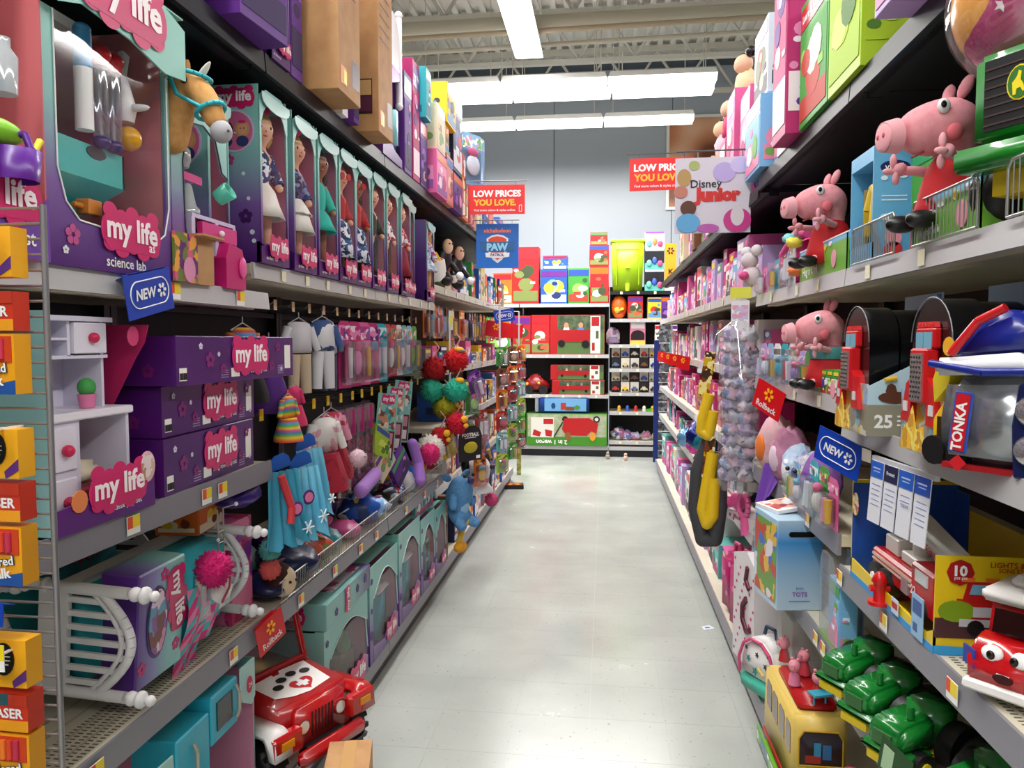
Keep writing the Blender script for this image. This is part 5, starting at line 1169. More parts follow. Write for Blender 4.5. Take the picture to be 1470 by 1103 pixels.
# blue plush and white dog plush
BL = NOISE('4a7fb0', '5c90be', 60, .9, name='plush_blue')
t = thing('plush_creature', 'blue plush creature with a big dark nose slumped over the base shelf', 'soft toy', (-.93, 4.70, .375), 60)
t.scale = (.92, .92, .92)
V = [(0, 0, .06), (0, -.01, .16), (0, -.03, .27), (0, -.05, .34), (.07, -.02, .2), (.11, -.06, .12), (-.07, -.02, .2), (-.11, -.06, .12), (.06, -.06, .03), (.08, -.13, .0), (-.06, -.06, .03), (-.08, -.13, .0)]
part('body', skin('body', V, [(0, 1), (1, 2), (2, 3), (1, 4), (4, 5), (1, 6), (6, 7), (0, 8), (8, 9), (0, 10), (10, 11)], [.08, .075, .085, .07, .035, .03, .035, .03, .04, .035, .04, .035], BL, 2), None, t)
part('nose', MB().ell((0, -.125, .32), (.032, .02, .024), 0, 12, 8), C('1a2456', .5), t)
part('eye', MB().ell((-.045, -.105, .355), .014).ell((.045, -.105, .355), .014), BLACK, t)
for s in (-1, 1): part('ear', MB().at(s * .10, .01, .34, 0, s * 70, 0).ell((0, 0, 0), (.028, .014, .05)), BL, t)
part('belly', MB().ell((0, -.055, .14), (.05, .035, .07)), C('8fb8d6', .9), t)
t = thing('plush_dog', 'white plush dog with black ears and red collar behind the blue plush', 'soft toy', (-.85, 4.93, .50), 50)
t.scale = (1.15, 1.15, 1.15)
V = [(0, 0, .0), (0, -.01, .1), (0, -.03, .2), (0, -.09, .19), (.07, -.04, .06), (-.07, -.04, .06)]
part('body', skin('body', V, [(0, 1), (1, 2), (2, 3), (0, 4), (0, 5)], [.09, .07, .085, .05, .04, .04], C('e4e2e0', .9), 2), None, t)
part('ear', MB().ell((.08, .0, .2), (.02, .03, .06)).ell((-.08, .0, .2), (.02, .03, .06)), BLACK, t)
part('nose', MB().ell((0, -.145, .2), .016), BLACK, t)
part('eye', MB().ell((-.03, -.105, .235), .008).ell((.03, -.105, .235), .008), BLACK, t)
part('collar', MB().lathe([(.07, .09), (.08, .11), (.07, .13)], 16, caps=False), C('b8182a', .6), t)
t = thing('plush_duck', 'yellow plush duck feet hanging over the base shelf edge', 'soft toy', (-.92, 4.66, .24), 60)
part('foot', MB().ell((0, -.02, 0), (.055, .035, .035), 0, 14, 8), C('d8981c', .8), t)
part('leg', MB().tube([(0, 0, .0), (.05, .01, .09), (.06, .0, .17)], .02, 8), C('e8c040', .8), t)
part('foot', MB().ell((.06, -.02, .17), (.04, .03, .045), 0, 14, 8), C('e0b030', .8), t)
solo('small_plush', fuzz(.045, 'c84a7a', 31), None, 'pink shaggy plush beside the white plush dog', 'soft toy', (-.76, 5.02, .47))

# ------------------------------------------------------------------ stock above the left top shelf
TZ = 2.401
boxpack('purple', .32, .25, .60, (-.97, 1.62, TZ), 88, 'large violet carton overhanging at the upper left picture corner', parts=True, seed=1, words='my life')
boxpack('purple', .24, .30, .55, (-.93, 2.02, TZ), 84, 'violet carton with a glossy end, second along the left top shelf', parts=True, seed=4, words='my life')
doll_box((-1.0, 2.27, TZ), 'pale teal doll window box on the left top shelf', w_=.13, h=.6, d=.25)
boxpack('purple', .09, .3, .7, (-1.0, 2.40, TZ), 90, 'narrow deep purple carton beside the nearer brown carton', parts=True, seed=0, words='my life')
def kraft(loc, rz, w_, d, h, label, side_marks=False):
    t = thing('shipping_carton', label, 'cardboard box', loc, rz); a = w_ / 2
    part('carton', MB().box(-a, a, 0, d, 0, h), KRAFT, t, bevel=.002)
    part('tape', MB().box(-.02, .02, -.001, 0, h * .82, h), C('d8c39a', .15), t)
    part('sticker', MB().box(-a * .8, -a * .3, -.001, 0, .03, .09, 0).box(-a * .55, -a * .3, -.0015, 0, .035, .08, 1), [C('e0862a'), TAG_Y], t)
    mb = MB()
    for i in range(8): mb.box(-a * .8, a * .6, -.0006, 0, h * (.42 + .05 * i), h * (.427 + .05 * i))
    part('printed_lines', mb, C('6a4a2c'), t, kind='stuff')
    part('printed_block', MB().box(-a * .8, a * .8, -.0006, 0, h * .82, h * .95).box(a * .2, a * .9, -.0006, 0, h * .06, h * .17), C('4a2338'), t)
    if side_marks:
        p = part('marking_frame', MB().box(-d * .1, d * .42, -.001, 0, .07, .21, 0).box(-d * .09, d * .41, -.0014, 0, .145, .205, 1).box(-d * .09, d * .41, -.0014, 0, .08, .14, 2), [C('2a1a14'), C('c39a64', .6), C('54203a')], t)
        p.location = (-a, d / 2, 0); p.rotation_euler[2] = R(-90)
        text('CAT#', t, C('1a1010'), -a - .002, d * .34, .172, width=.05, rz=-90)
        text('ITEM', t, C('1a1010'), -a - .002, d * .34, .235, width=.045, rz=-90)
        text('LE', t, C('d8b890'), -a - .002, d * .34, .11, width=.035, rz=-90)
    return t
kraft((-.90, 2.625, TZ + .005), 90, .23, .30, .85, 'nearer brown shipping carton overhanging the left top shelf')
kraft((-.915, 3.12, TZ + .002), 90, .20, .34, .90, 'farther brown shipping carton with printed box marks', True)
boxpack('white', .06, .25, .62, (-.98, 2.80, TZ), 90, 'white flat carton squeezed between the brown cartons', seed=2)
boxpack('purple', .06, .3, .4, (-.97, 2.90, TZ), 90, 'deep purple flat carton beside the farther brown carton', seed=1)
t = thing('furniture_box', 'tall purple carton with a white toy headboard tied on top, on the left top shelf', 'toy box', (-1.0, 3.52, TZ), 90)
part('carton', MB().box(-.16, .16, .03, .33, 0, .45), PURP, t, bevel=.003)
part('scooped_front', MB().prism([(-.16, 0), (.16, 0), (.16, .04), (.02, .06), (-.03, .2), (-.02, .36), (.16, .42), (.16, .45), (-.16, .45)], -.0, .03), GRAD('5a2a80', '7a3f9a', 'a05fae'), t)
part('headboard', MB().prism([(-.1, .45), (.13, .45), (.13, .62), (.08, .68), (.02, .70), (-.05, .68), (-.1, .62)], .0, .02), C('ece8ec', .35), t)
for x in (-.12, .15): part('bed_post', MB().cyl((x, .01, .30), (x, .01, .72), .016, n=12).ell((x, .01, .735), .02).ell((x, .01, .30), .02), C('ece8ec', .3), t)
text('my life', t, LOGO_P, -.10, -.002, .22, width=.2, ry=-90)
part('teal_piece', MB().box(.0, .07, -.01, .02, .07, .26), C('8fd6dc', .35), t, bevel=.02, seg=2)
boxpack('purple', .14, .3, .50, (-1.0, 3.80, TZ), 90, 'slim purple carton behind the toy headboard', parts=True, seed=3)
boxpack('magenta', .14, .3, .62, (-1.0, 3.97, TZ), 90, 'tall magenta and violet carton on the left top shelf', parts=True, seed=2, words='my life')
boxpack('turquoise', .12, .28, .27, (-.97, 4.13, TZ + .365), 90, 'teal carton stacked high on the left top shelf', parts=True, seed=3)
boxpack('purple', .16, .3, .36, (-1.0, 4.14, TZ), 90, 'purple carton under the high teal carton', parts=True, seed=5)
boxpack('pink', .28, .25, .25, (-.96, 4.42, TZ), 90, 'pink and white carton overhanging the left top shelf', parts=True, seed=4)
boxpack('cream', .22, .25, .26, (-.96, 4.41, TZ + .255), 90, 'plain tan carton above the pink and white one', parts=True, seed=6)
boxpack('yellow', .26, .25, .24, (-.95, 4.66, TZ + .47), 90, 'yellow carton with construction vehicles, highest of its pile', parts=True, seed=0)
boxpack('yellow', .1, .2, .165, (-.97, 4.62, TZ + .302), 90, 'small yellow pack beside the plain tan carton', seed=2)
boxpack('salmon', .2, .25, .3, (-.97, 4.70, TZ), 90, 'salmon carton low in the pile on the left top shelf', parts=True, seed=1)
boxpack('navy', .30, .25, .50, (-.97, 4.96, TZ + .25), 90, 'tall navy blue carton at the end of the high pile', parts=True, seed=1)
boxpack('purple', .3, .25, .24, (-.97, 4.97, TZ), 90, 'purple carton under the tall navy one', parts=True, seed=4)
blister('sky blue', .3, .36, (-.95, 5.35, 3.02), 60, 'bright blue bagged toy hanging beyond the navy carton', None, 1)
for i, (ink, w_, h) in enumerate((('orange', .22, .44), ('salmon', .2, .36), ('cream', .24, .36), ('blue', .26, .33), ('salmon', .24, .4), ('cream', .3, .22), ('blue', .28, .3), ('orange', .3, .26), ('navy', .3, .3))):
    boxpack(ink, w_, .25, h, (-.98, 5.27 + .31 * i, TZ), 90, '%s carton at the far end of the left top shelf, %s of nine' % (ink, ORD[i]), 'cartons at the far end of the left top shelf', seed=i)

# ------------------------------------------------------------------ fourth left bay and beyond
t = thing('plush_mouse', 'black and cream plush figure with white gloves beside the yellow plush bundle', 'soft toy', (-1.08, 4.95, 1.905), 60)
V = [(0, 0, .06), (0, 0, .16), (0, -.01, .27), (.06, -.02, .17), (.09, -.07, .10), (-.06, -.02, .17), (-.09, -.07, .10), (.04, -.06, .03), (-.04, -.06, .03)]
part('body', skin('body', V, [(0, 1), (1, 2), (1, 3), (3, 4), (1, 5), (5, 6), (0, 7), (0, 8)], [.05, .045, .065, .02, .02, .02, .02, .03, .03], BLACK, 2), None, t)
part('face', MB().ell((0, -.055, .27), (.042, .03, .05), 0, 14, 10), C('e0b89a', .8), t)
part('glove', MB().ell((.09, -.08, .08), .028).ell((-.09, -.08, .08), .028), WHITE, t)
part('eye', MB().ell((-.014, -.084, .285), .006).ell((.014, -.084, .285), .006), BLACK, t)
V2 = clone(t, (-1.08, 5.35, 1.905), 60, 'black and cream plush figure farther along the same upper shelf')
solo('plush_bundle', crumple(.18, .12, .2, 5, 14, 9, .12), ART('e8b81c', 'c8202a', '2f7a3a', 'e8e8e0', scale=14, rough=.8), 'yellow and green plush bundle beside the violet doll window box', 'soft toy', (-1.10, 4.74, 1.905))
shelf_row('left', 5.0, 8.2, 1.90, .07, .16, .32, .12, .24, ['cream', 'orange', 'sky blue', 'blue', 'blue', 'green', 'red', 'blue'], 'the far upper left shelf', 41, depth=.2)
for k_, (y0, nm) in enumerate(((4.63, 'fourth'), (5.85, 'fifth'), (7.07, 'sixth'))):
    hook_row('left', y0 + .12, y0 + 1.2, 9, 1.80, .16, .24, .11, ['orange', 'grey', 'yellow', 'navy', 'orange', 'blue', 'yellow', 'black', 'orange'], 'the upper hooks of the %s left bay' % nm, 50 + k_ * 7)
shelf_row('left', 4.70, 8.2, 1.36, .11, .08, .19, .1, .2, ['grey', 'pink', 'blue', 'navy', 'cream', 'yellow', 'orange', 'grey'], 'the third left shelf down', 61, depth=.2)
shelf_row('left', 5.0, 8.2, 1.00, .07, .12, .24, .1, .2, ['blue', 'white', 'navy', 'orange', 'red', 'blue', 'black', 'yellow'], 'the fourth left shelf down', 71, depth=.2)
shelf_row('left', 5.1, 8.2, .60, .07, .16, .28, .1, .2, ['white', 'orange', 'purple', 'yellow', 'blue', 'lilac', 'green'], 'the lowest raised left shelf', 81, depth=.2)
shelf_row('left', 5.1, 8.2, .14, .01, .20, .38, .16, .28, ['navy', 'blue', 'orange', 'blue', 'sky blue', 'grey', 'white'], 'the far left base deck', 91, depth=.3)
# multicoloured clip strips near the aisle end
for k_ in range(3):
    y = 6.6 + k_ * .75
    t = thing('clip_strip', 'clip strip of the %s hanging column by the left aisle end' % ORD[k_], 'clip strip', (-.92, y, 1.87), 50)
    part('strip', MB().box(-.01, .01, .0, .003, -1.35, 0), C('c8c8cc', .4), t)
    part('arm', MB().cyl((0, 0, 0), (-.08, .09, 0), .004), WIRE, t)
    for i in range(6):
        blister(['green', 'brown', 'orange', 'red', 'teal', 'lime'][(i + k_) % 6], .14, .17, (-.90, y, 1.50 - i * .19), 50, '%s carded toy, %s hanging column by the left aisle end, %s from the top' % (['green', 'brown', 'orange', 'red', 'teal', 'lime'][(i + k_) % 6], ORD[k_], ORD[i]), 'columns of hanging toys by the left aisle end', i + k_)
solo('strip_post', MB().box(-.025, .025, 0, .03, .0, 1.72, 0).box(-.026, .026, -.001, 0, 1.6, 1.75, 1), [ART('a8a04a', '8a8a3a', 'c8c07a', scale=40), C('b8e04a')], 'mottled yellow upright display post at the left aisle end', 'display post', (-.98, 8.62, 0), 0)
for i in range(4):
    rollback((-1.0 + .01 * i, 6.9 + .40 * i, 1.66), 30, 8, .2, 'red Rollback card above the far left hooks, %s from the near end' % ORD[i], words=False)
new_sign((-.90, 6.75, 1.78), 30, -8, .20, 'small blue NEW tag at the far left shelf corner')
solo('fallen_pack', MB().box(-.12, .12, 0, .16, 0, .04, 0).box(-.1, .1, .02, .14, .04, .042, 1), [C('1a1416', .4), ART('c82a2a', '3a1a1a', 'e8a03a', scale=30)], 'black and red toy pack fallen on the floor at the left aisle end', 'toy box', (-.95, 7.75, 0), 8)
# ================================================================== right side
PK = NOISE('d98a94', 'e39aa2', 60, .85, name='plush_pink')
PKD = C('c0505e', .8)
def pig(loc, rz, label, k=1.0):
    """pink plush pig in a red dress, seated"""
    t = thing('plush_pig', label, 'soft toy', loc, rz, 'pink plush pigs'); t.scale = (k, k, k)
    V = [(0, .01, .03), (0, .005, .10), (0, 0, .145), (0, .005, .19), (0, -.02, .208), (0, -.07, .195), (0, -.11, .184)]
    if 'pig' not in _skin: _skin['pig'] = skin('body', V, [(i, i + 1) for i in range(6)], [.05, .045, .036, .062, .070, .052, .040], PK, 2)
    part('body', _skin['pig'], None, t)
    part('snout', MB().cyl((0, -.146, .181), (0, -.12, .184), .029, .034, 20).ell((0, -.146, .181), (.029, .006, .029), 0, 20, 8), C('e3a0a8', .8), t)
    for s in (-1, 1):
        part('nostril', MB().ell((s * .010, -.152, .183), (.004, .002, .005), 0, 8, 5), PKD, t)
        part('eye', MB().ell((s * .051, -.058, .228), (.007, .013, .014), 0, 12, 8).ell((s * .0575, -.062, .229), (.002, .006, .007), 1, 8, 6), [WHITE, BLACK], t)
        part('cheek', MB().ell((s * .060, -.04, .178), (.009, .016, .016), 0, 12, 8), C('d96a74', .9), t)
        part('ear', MB().at(s * .026, .0, .272, -18, s * 14, 0).ell((0, 0, 0), (.015, .011, .024), 0, 10, 8), PK, t)
        ar = part('arm', MB().cyl((s * .045, -.01, .125), (s * .075, -.06, .135), .011, .009, 10), C('e3a0a8', .8), t)
        part('hand', MB().ell((s * .077, -.066, .137), .014).ell((s * .082, -.078, .155), (.007, .007, .015)).ell((s * .088, -.084, .135), (.007, .014, .007)).ell((s * .075, -.076, .118), (.007, .007, .014)), C('e3a0a8', .8), ar)
        part('shoe', MB().ell((s * .035, -.085, .018), (.02, .032, .018)), BLACK, t)
        part('leg', MB().cyl((s * .03, -.03, .03), (s * .034, -.08, .022), .012), C('e3a0a8', .8), t)
    part('dress', MB().lathe([(.030, .152), (.048, .13), (.058, .10), (.070, .05), (.08, .01), (.07, .012), (.04, .04)], 24, wob=.06, k=7), C('b80f18', .75), t)
    part('smile', MB().tube([(-.02, -.075, .150), (-.008, -.083, .145), (.008, -.083, .145), (.02, -.075, .150)], .002), C('a03040'), t)
    return t
def wedge_tray(loc, rz, label, w_=.28, d=.16, hf=.095, hb=.17, words=None, scenery=('4fa0d8', '8cc8ea', '6fb03a', '4f8f2a')):
    t = thing('display_tray', label, 'display box', loc, rz, 'open printed trays under the plush pigs'); a = w_ / 2
    sky = GRAD('6fae3a', '6fae3a', '74b8e2', '8cc8ea', stops=[0, .42, .46, 1])
    part('tray', MB().box(-a, a, 0, .003, 0, hf).prism([(0, 0), (d, 0), (d, hb), (0, hf)], -a, -a + .003, 'x').prism([(0, 0), (d, 0), (d, hb), (0, hf)], a - .003, a, 'x').box(-a, a, 0, d, 0, .003), sky, t)
    part('edge', MB().prism([(d, hb), (0, hf), (0, hf - .004), (d, hb - .004)], a, a + .0012, 'x').box(-a, a, -.001, 0, hf - .004, hf), WHITE, t)
    part('sun', MB().disc((.05, -.001, hf * .8), .010, .010, 0, 12), C('f0d02a'), t)
    part('cloud', MB().disc((-.01, -.001, hf * .75), .018, .008, 0, 12).disc((.10, -.001, hf * .85), .014, .007, 0, 12), WHITE, t)
    part('name_blob', MB().disc((-a * .55, -.0012, hf * .64), .034, .013, 0, 16).disc((-a * .55 + .02, -.0013, hf * .68), .02, .012, 0, 12), C('3a3f96'), t)
    part('pink_print', MB().disc((a * .55, -.0012, hf * .4), .022, .026, 0, 14), C('e79aac'), t)
    if words: text(words, t, WHITE, -a * .45, -.002, hf * .25, width=w_ * .36, fat=.02)
    return t
S1 = 1.746
wedge_tray((.655, 1.575, S1), -90, 'printed tray under the large plush pig beside the green tractor', .29, .2, .10, .19, 'Hug n Oink')
pig((.71, 1.665, S1 + .03), -80, 'large pink plush pig in a red dress beside the green tractor', 1.04)
wedge_tray((.655, 2.42, S1), -90, 'printed tray under the plush pig behind the light blue learning toy box', .50, .2, .105, .2, 'Hug n Oink')
pig((.69, 2.45, S1 + .03), -80, 'pink plush pig in a red dress behind the light blue learning toy box', 1.0)
t = thing('learning_toy_box', 'light blue learning toy box with an open front between the two plush pigs', 'toy box', (.655, 2.06, S1), -90)
LB = NOISE('5aa6d6', '6fb6e0', 4, .35, name='sky_board')
part('carton', MB().box(-.085, .085, .0, .004, 0, .05).box(.081, .085, 0, .10, .004, .25).box(-.085, -.081, 0, .10, .004, .25).box(-.081, .081, .096, .1, .004, .25).box(-.085, .085, 0, .1, .25, .285), LB, t)
p = text('vtech', t, WHITE, .0885, .05, .232, width=.05, rz=90)
q = part('navy_oval', MB().disc((0, 0, 0), .035, .016, 0, 20), C('16245a'), t); q.location = (.0855, .05, .232); q.rotation_euler[2] = R(90)
q = part('small_print', MB().box(-.03, .03, -.0006, 0, -.02, -.017).box(-.03, .03, -.0006, 0, -.03, -.027).disc((-.02, 0, -.07), .012, .008).disc((.02, 0, .03), .01, .006).disc((-.025, 0, .025), .008, .006), C('d8ecf8'), t); q.location = (.0855, .05, .18); q.rotation_euler[2] = R(90)
q = part('pig_print', MB().disc((0, 0, .05), .02, .022, 0).disc((0, 0, .02), .022, .02, 1), [C('e79aac'), C('c8303a')], t); q.location = (.0855, .05, .01); q.rotation_euler[2] = R(90)
part('cord_toy', MB().tube([(-.03, .03, .08), (-.01, .02, .14), (.0, .03, .2), (.02, .03, .18), (.03, .02, .1)], .012, 8, 0).tube([(-.05, .03, .06), (-.045, .03, .2)], .010, 8, 1), [C('c8a82a', .4), C('8a7a3a', .5)], t)
boxpack('green', .14, .10, .27, (.72, 1.84, S1), -90, 'green printed box standing behind the wire fence right of the learning toy', parts=True, seed=3)
boxpack('lime', .22, .2, .02, (.80, 1.78, S1 + .29), -90, 'pale green flat box lying high behind the large plush pig', seed=3)
def shelf_fence(y0, y1, z, label, h=.09, x=.645):
    t = thing('shelf_fence', label, 'wire fence', (x, (y0 + y1) / 2, z), -90, 'wire fences on the right shelf edge'); a = abs(y1 - y0) / 2
    part('frame_wire', MB().tube([(-a, 0, 0), (-a, 0, h - .01), (-a + .01, 0, h), (a - .01, 0, h), (a, 0, h - .01), (a, 0, 0), (-a, 0, 0)], .0028), WIRE, t)
    n = int(a * 2 / .016)
    vm = MB().cyl((0, 0, 0), (0, 0, h), .0014, n=5).mesh('fence_wire', WIRE)
    for i in range(1, n): part('fence_wire', vm, None, t, loc=(-a + 2 * a * i / n, 0, 0))
shelf_fence(1.80, 2.09, S1 + .004, 'small wire fence in front of the light blue learning toy box')
shelf_fence(1.42, 1.70, S1 + .004, 'small wire fence in front of the large plush pig tray')
shelf_fence(1.05, 1.32, S1 + .004, 'small wire fence in front of the big green tractor, cut by the picture edge')
# big green tractor
GR = C('0f7a1e', .3, coat=.4)
t = thing('toy_tractor', 'big green toy tractor front with a black grille on the upper right shelf', 'toy tractor', (.655, 1.31, S1 + .03), -60)
part('bonnet', MB().box(-.085, .085, .0, .3, .10, .25), GR, t, bevel=.012, seg=2)
part('grille', MB().prism([(-.06, .12), (.06, .12), (.06, .235), (-.06, .235)], -.003, .0), C('0c0c0e', .4), t)
mb = MB()
for i in range(7): mb.box(-.058, .058, -.005, -.003, .128 + i * .015, .131 + i * .015)
part('grille_bar', mb, C('3a2a24', .5), t, kind='stuff')
part('emblem', MB().disc((0, -.004, .185), .021, .028, 0, 16).disc((0, -.006, .185), .018, .025, 1, 16), [C('e8d31c'), C('2a6a1a')], t)
part('deer', MB().prism([(-.012, .166), (-.006, .166), (-.004, .175), (.004, .176), (.010, .168), (.015, .170), (.009, .182), (.004, .188), (.006, .2), (.0, .203), (-.003, .195), (-.008, .19), (-.014, .186)], -.0085, -.007), C('e8d31c'), t).scale = (.72, 1, 1)
part('front_frame', MB().box(-.11, .11, -.01, .05, .06, .10), GR, t, bevel=.006, seg=2)
for s in (-1, 1): part('wheel', MB().at(s * .10, .12, .035, 0, 90, 0).lathe([(.02, -.03), (.055, -.03), (.06, 0), (.055, .03), (.02, .03)], 18), BK, t)
part('axle', MB().box(-.07, .07, .04, .1, .02, .08), C('d8b81c', .4), t)
# coloured ball in a clear wrap hanging at the top right
t = thing('play_ball', 'large clear-wrapped patterned ball at the upper right picture corner', 'ball', (.725, 1.42, 2.135), 0)
part('ball', MB().ell((0, 0, 0), .125, 0, 32, 20), ART('d8327a', 'f0a83a', 'e8e0ea', '8a4fb8', '6ac0d8', 'b8186a', 'c8d84a', scale=9, rough=.2, warp=.3), t)
part('wrap', MB().ell((0, 0, -.005), (.135, .135, .14), 0, 24, 16), FILM('ffffff', .18, .05), t)
mb = MB()
for (x, z0, r_) in ((-.06, .02, .022), (.0, -.06, .016), (-.03, -.09, .012), (.03, .01, .02), (-.09, -.04, .012)):
    yy = -math.sqrt(max(0, .125 ** 2 - x * x - z0 * z0)) - .001; mb.star((x, yy, z0), r_ * .45, r_, 5)
part('star_print', mb, C('f4eef2', .3), t)
part('hang_cord', MB().cyl((0, 0, .12), (0, 0, .14), .004), WHITE, t)
# pink clutter left of the second pig
for i, (x, y, w_, h, ink, lab) in enumerate(((.66, 2.80, .10, .16, 'white', 'white clear-fronted figure pack'), (.68, 2.92, .10, .14, 'sky blue', 'sky blue toy pack'), (.66, 3.04, .09, .12, 'turquoise', 'turquoise accessory pack'), (.70, 3.14, .10, .15, 'yellow', 'yellow edged pack'), (.66, 3.26, .10, .11, 'pink', 'pink small pack'))):
    blister(ink, w_, h, (x, y, S1 + h), -90, lab + ' left of the second plush pig', 'small packs left of the second plush pig', i)
t = thing('toy_vacuum', 'hot pink toy carry case with a lilac handle behind the small packs', 'toy', (.74, 3.0, S1), -80)
part('case', MB().prism([(-.15, 0), (.13, 0), (.14, .12), (.05, .20), (-.05, .19), (-.15, .12)], 0, .12), C('d8287a', .3), t, bevel=.015, seg=2)
part('handle', MB().tube([(.1, .02, .05), (.14, -.01, .15), (.12, .0, .24), (.07, .02, .27), (.04, .04, .2)], .012, 8), C('c8a0c8', .3), t)
part('arm', MB().tube([(-.1, -.01, .02), (-.12, -.02, .14), (.0, -.02, .21), (.1, -.02, .2)], .018, 8), C('e0508f', .3), t)
for i, (c, lab) in enumerate((('7ac8d0', 'turquoise'), ('e8d84a', 'yellow'), ('e8763a', 'orange'))):
    solo('toy_scrubber', crumple(.06, .05, .035, 30 + i, 10, 7, .2), C(c, .5), '%s toy brush head beside the second plush pig tray' % lab, 'toy', (.645, 2.76 - .04 * i, 1.89 - .02 * i - .08 * (i == 2)))
t = thing('plush_mouse', 'white and pink plush mouse at the right shelf edge above the hair ties', 'soft toy', (.66, 3.55, 1.795), -70)
part('body', MB().ell((0, 0, .05), (.05, .04, .05)).ell((0, -.01, .12), (.04, .038, .038)), C('d8ccd0', .9), t)
for q in (-.042, .042): part('ear', MB().ell((q, 0, .162), .026), C('e0d8dc', .9), t)
part('bow', MB().ell((.02, -.05, .05), (.03, .02, .02)), C('d84a8a', .7), t)

# ---- "25 pieces" cases on the shelf below
def case25(loc, label):
    t = thing('construction_case', label, 'toy set', loc, -90, 'black building set cases on printed trays'); a = .115
    part('tray_front', MB().box(-a, a, 0, .003, 0, .12), ART('c8c4b8', '8a8378', 'd8b83a', '7fb0d0', '9a948a', scale=26, warp=1), t)
    for s in (-1, 1):
        p = part('tray_side', MB().prism([(0, 0), (.16, 0), (.16, .20), (0, .115)], s * a, s * a + .002, 'x'), GRAD('8f8a78', '8f8a78', 'b4cfdc', 'bcd6e2', stops=[0, .36, .37, 1]), t)
    text('25', t, WHITE, a + .003, .035, .035, width=.04, rz=90, fat=.03)
    q = part('small_print', MB().box(-.02, .02, -.0006, 0, .01, .014).box(-.02, .02, -.0006, 0, .0, .004).box(-.02, .01, -.0006, 0, -.01, -.006), WHITE, t); q.location = (a + .003, .085, .035); q.rotation_euler[2] = R(90)
    q = part('yellow_mark', MB().box(-.012, .012, -.0008, 0, -.014, .014), C('e8c83a'), t); q.location = (a + .003, .14, .03); q.rotation_euler[2] = R(90)
    mb = MB().disc((-.02, 0, -.01), .038, .014, 0, 16).disc((-.03, -.0006, .005), .012, .018, 0, 8).tube([(-.045, -.002, .03), (-.02, -.002, .035)], .006, 6, 1).tube([(.0, -.002, -.0), (.045, -.002, -.012)], .007, 6, 1).disc((.05, -.0015, -.018), .012, .012, 1, 10)
    q = part('toy_print', mb, [C('5a2e1a'), C('dcae2a')], t); q.location = (a + .003, .08, .10); q.rotation_euler[2] = R(90)
    q = part('badge', MB().box(-.011, .011, -.0008, 0, -.012, .012), C('d8b8a0'), t); q.location = (a + .003, .125, .155); q.rotation_euler[2] = R(90)
    arch_ = [(-a * .78, .01)] + [(-a * .78 * math.cos(PI * i / 14), .215 + .085 * math.sin(PI * i / 14)) for i in range(15)] + [(a * .78, .01)]
    part('case', MB().prism(arch_, .01, .075, sm=True), C('0b0a0c', .2), t)
    part('case', MB().prism([(x * .97, z_ * .98) for x, z_ in arch_], .08, .15, sm=True), C('0b0a0c', .2), t)
    part('edge_wire', MB().tube([(x * 1.02, .008, z_ * 1.01) for x, z_ in arch_[1:-1]], .0014), C('8a8a90', .3, .6), t)
    part('back_card', MB().box(-a + .01, a - .002, .157, .160, .0, .33), C('8fb8d0', .4), t, bevel=.001)
    q = part('card_lettering', MB().box(-.010, .010, -.0012, 0, -.022, .022), C('2a4a9a'), t); q.location = (a - .02, .1565, .305)
    # red truck front
    part('truck_cab', MB().box(-.042, .042, -.004, .012, .205, .245).box(-.036, .036, -.016, .01, .10, .205), C('c2141a', .3), t, bevel=.004)
    for i in range(6): part('cab_lamp', MB().prism([(-.042 + i * .014, .245), (-.030 + i * .014, .245), (-.036 + i * .014, .256)], -.002, .008), C('c2141a', .3), t)
    part('windscreen', MB().box(-.034, -.002, -.006, -.004, .205, .236).box(.002, .034, -.006, -.004, .205, .236), C('6fb0c8', .15), t)
    part('grille', MB().box(-.026, .026, -.019, -.016, .105, .195), C('b4b4b8', .25, .8), t)
    mb = MB()
    for i in range(9):
        for j in range(4): mb.box(-.024 + j * .013 + (i % 2) * .004, -.018 + j * .013 + (i % 2) * .004, -.0196, -.019, .110 + i * .0095, .114 + i * .0095)
    part('grille_hole', mb, BLACK, t, kind='stuff')
    for s in (-1, 1): part('truck_fender', MB().prism([(s * .036, .06), (s * .036, .15), (s * .06, .135), (s * .085, .06)], -.012, .01), C('c2141a', .3), t)
    part('lamp', MB().box(.05, .068, -.014, -.012, .08, .1).box(-.068, -.05, -.014, -.012, .08, .1), C('d8d4d8', .2), t)
    part('yellow_print', MB().prism([(-.05, .01), (.06, .01), (.05, .06), (.02, .05), (.0, .095), (-.02, .06), (-.045, .05)], -.0225, -.021), ART('e8b82a', 'c8902a', 'f0d86a', scale=50), t)
    return t
S2 = 1.331
case25((.600, 1.925, S2), 'building set case with a red truck front, nearest the light blue tray edge')
case25((.612, 1.53, S2), 'middle building set case, half hidden behind the silver truck')
case25((.70, 1.22, S2), 'rightmost building set case behind the silver truck')
bpy.data.objects['construction_case']['label'] = 'leftmost building set case, whose red truck front shows fully'
t = thing('inflated_truck', 'silver, white and blue padded toy truck bag hanging over the right shelf', 'toy truck', (.625, 1.32, S2 + .0), -52)
t.scale = (.84, .84, .84)
SIL = NOISE('8e9096', 'b6b8bd', 6, .22, .75, bump=.25, name='silver_foil')
part('body', MB().prism([(-.10, .0), (.11, .0), (.115, .15), (.10, .21), (-.09, .20), (-.105, .1)], .0, .16), SIL, t, bevel=.03, seg=3)
part('bonnet', MB().prism([(-.10, .19), (.11, .20), (.115, .215), (.06, .24), (-.10, .225)], -.015, .15), C('e4e4ea', .25), t, bevel=.008, seg=2)
part('cab', MB().prism([(-.095, .215), (.11, .23), (.11, .30), (.04, .33), (-.03, .30)], .0, .14), NOISE('14207a', '1c2c9a', 6, .25, name='blue_foil'), t, bevel=.02, seg=3)
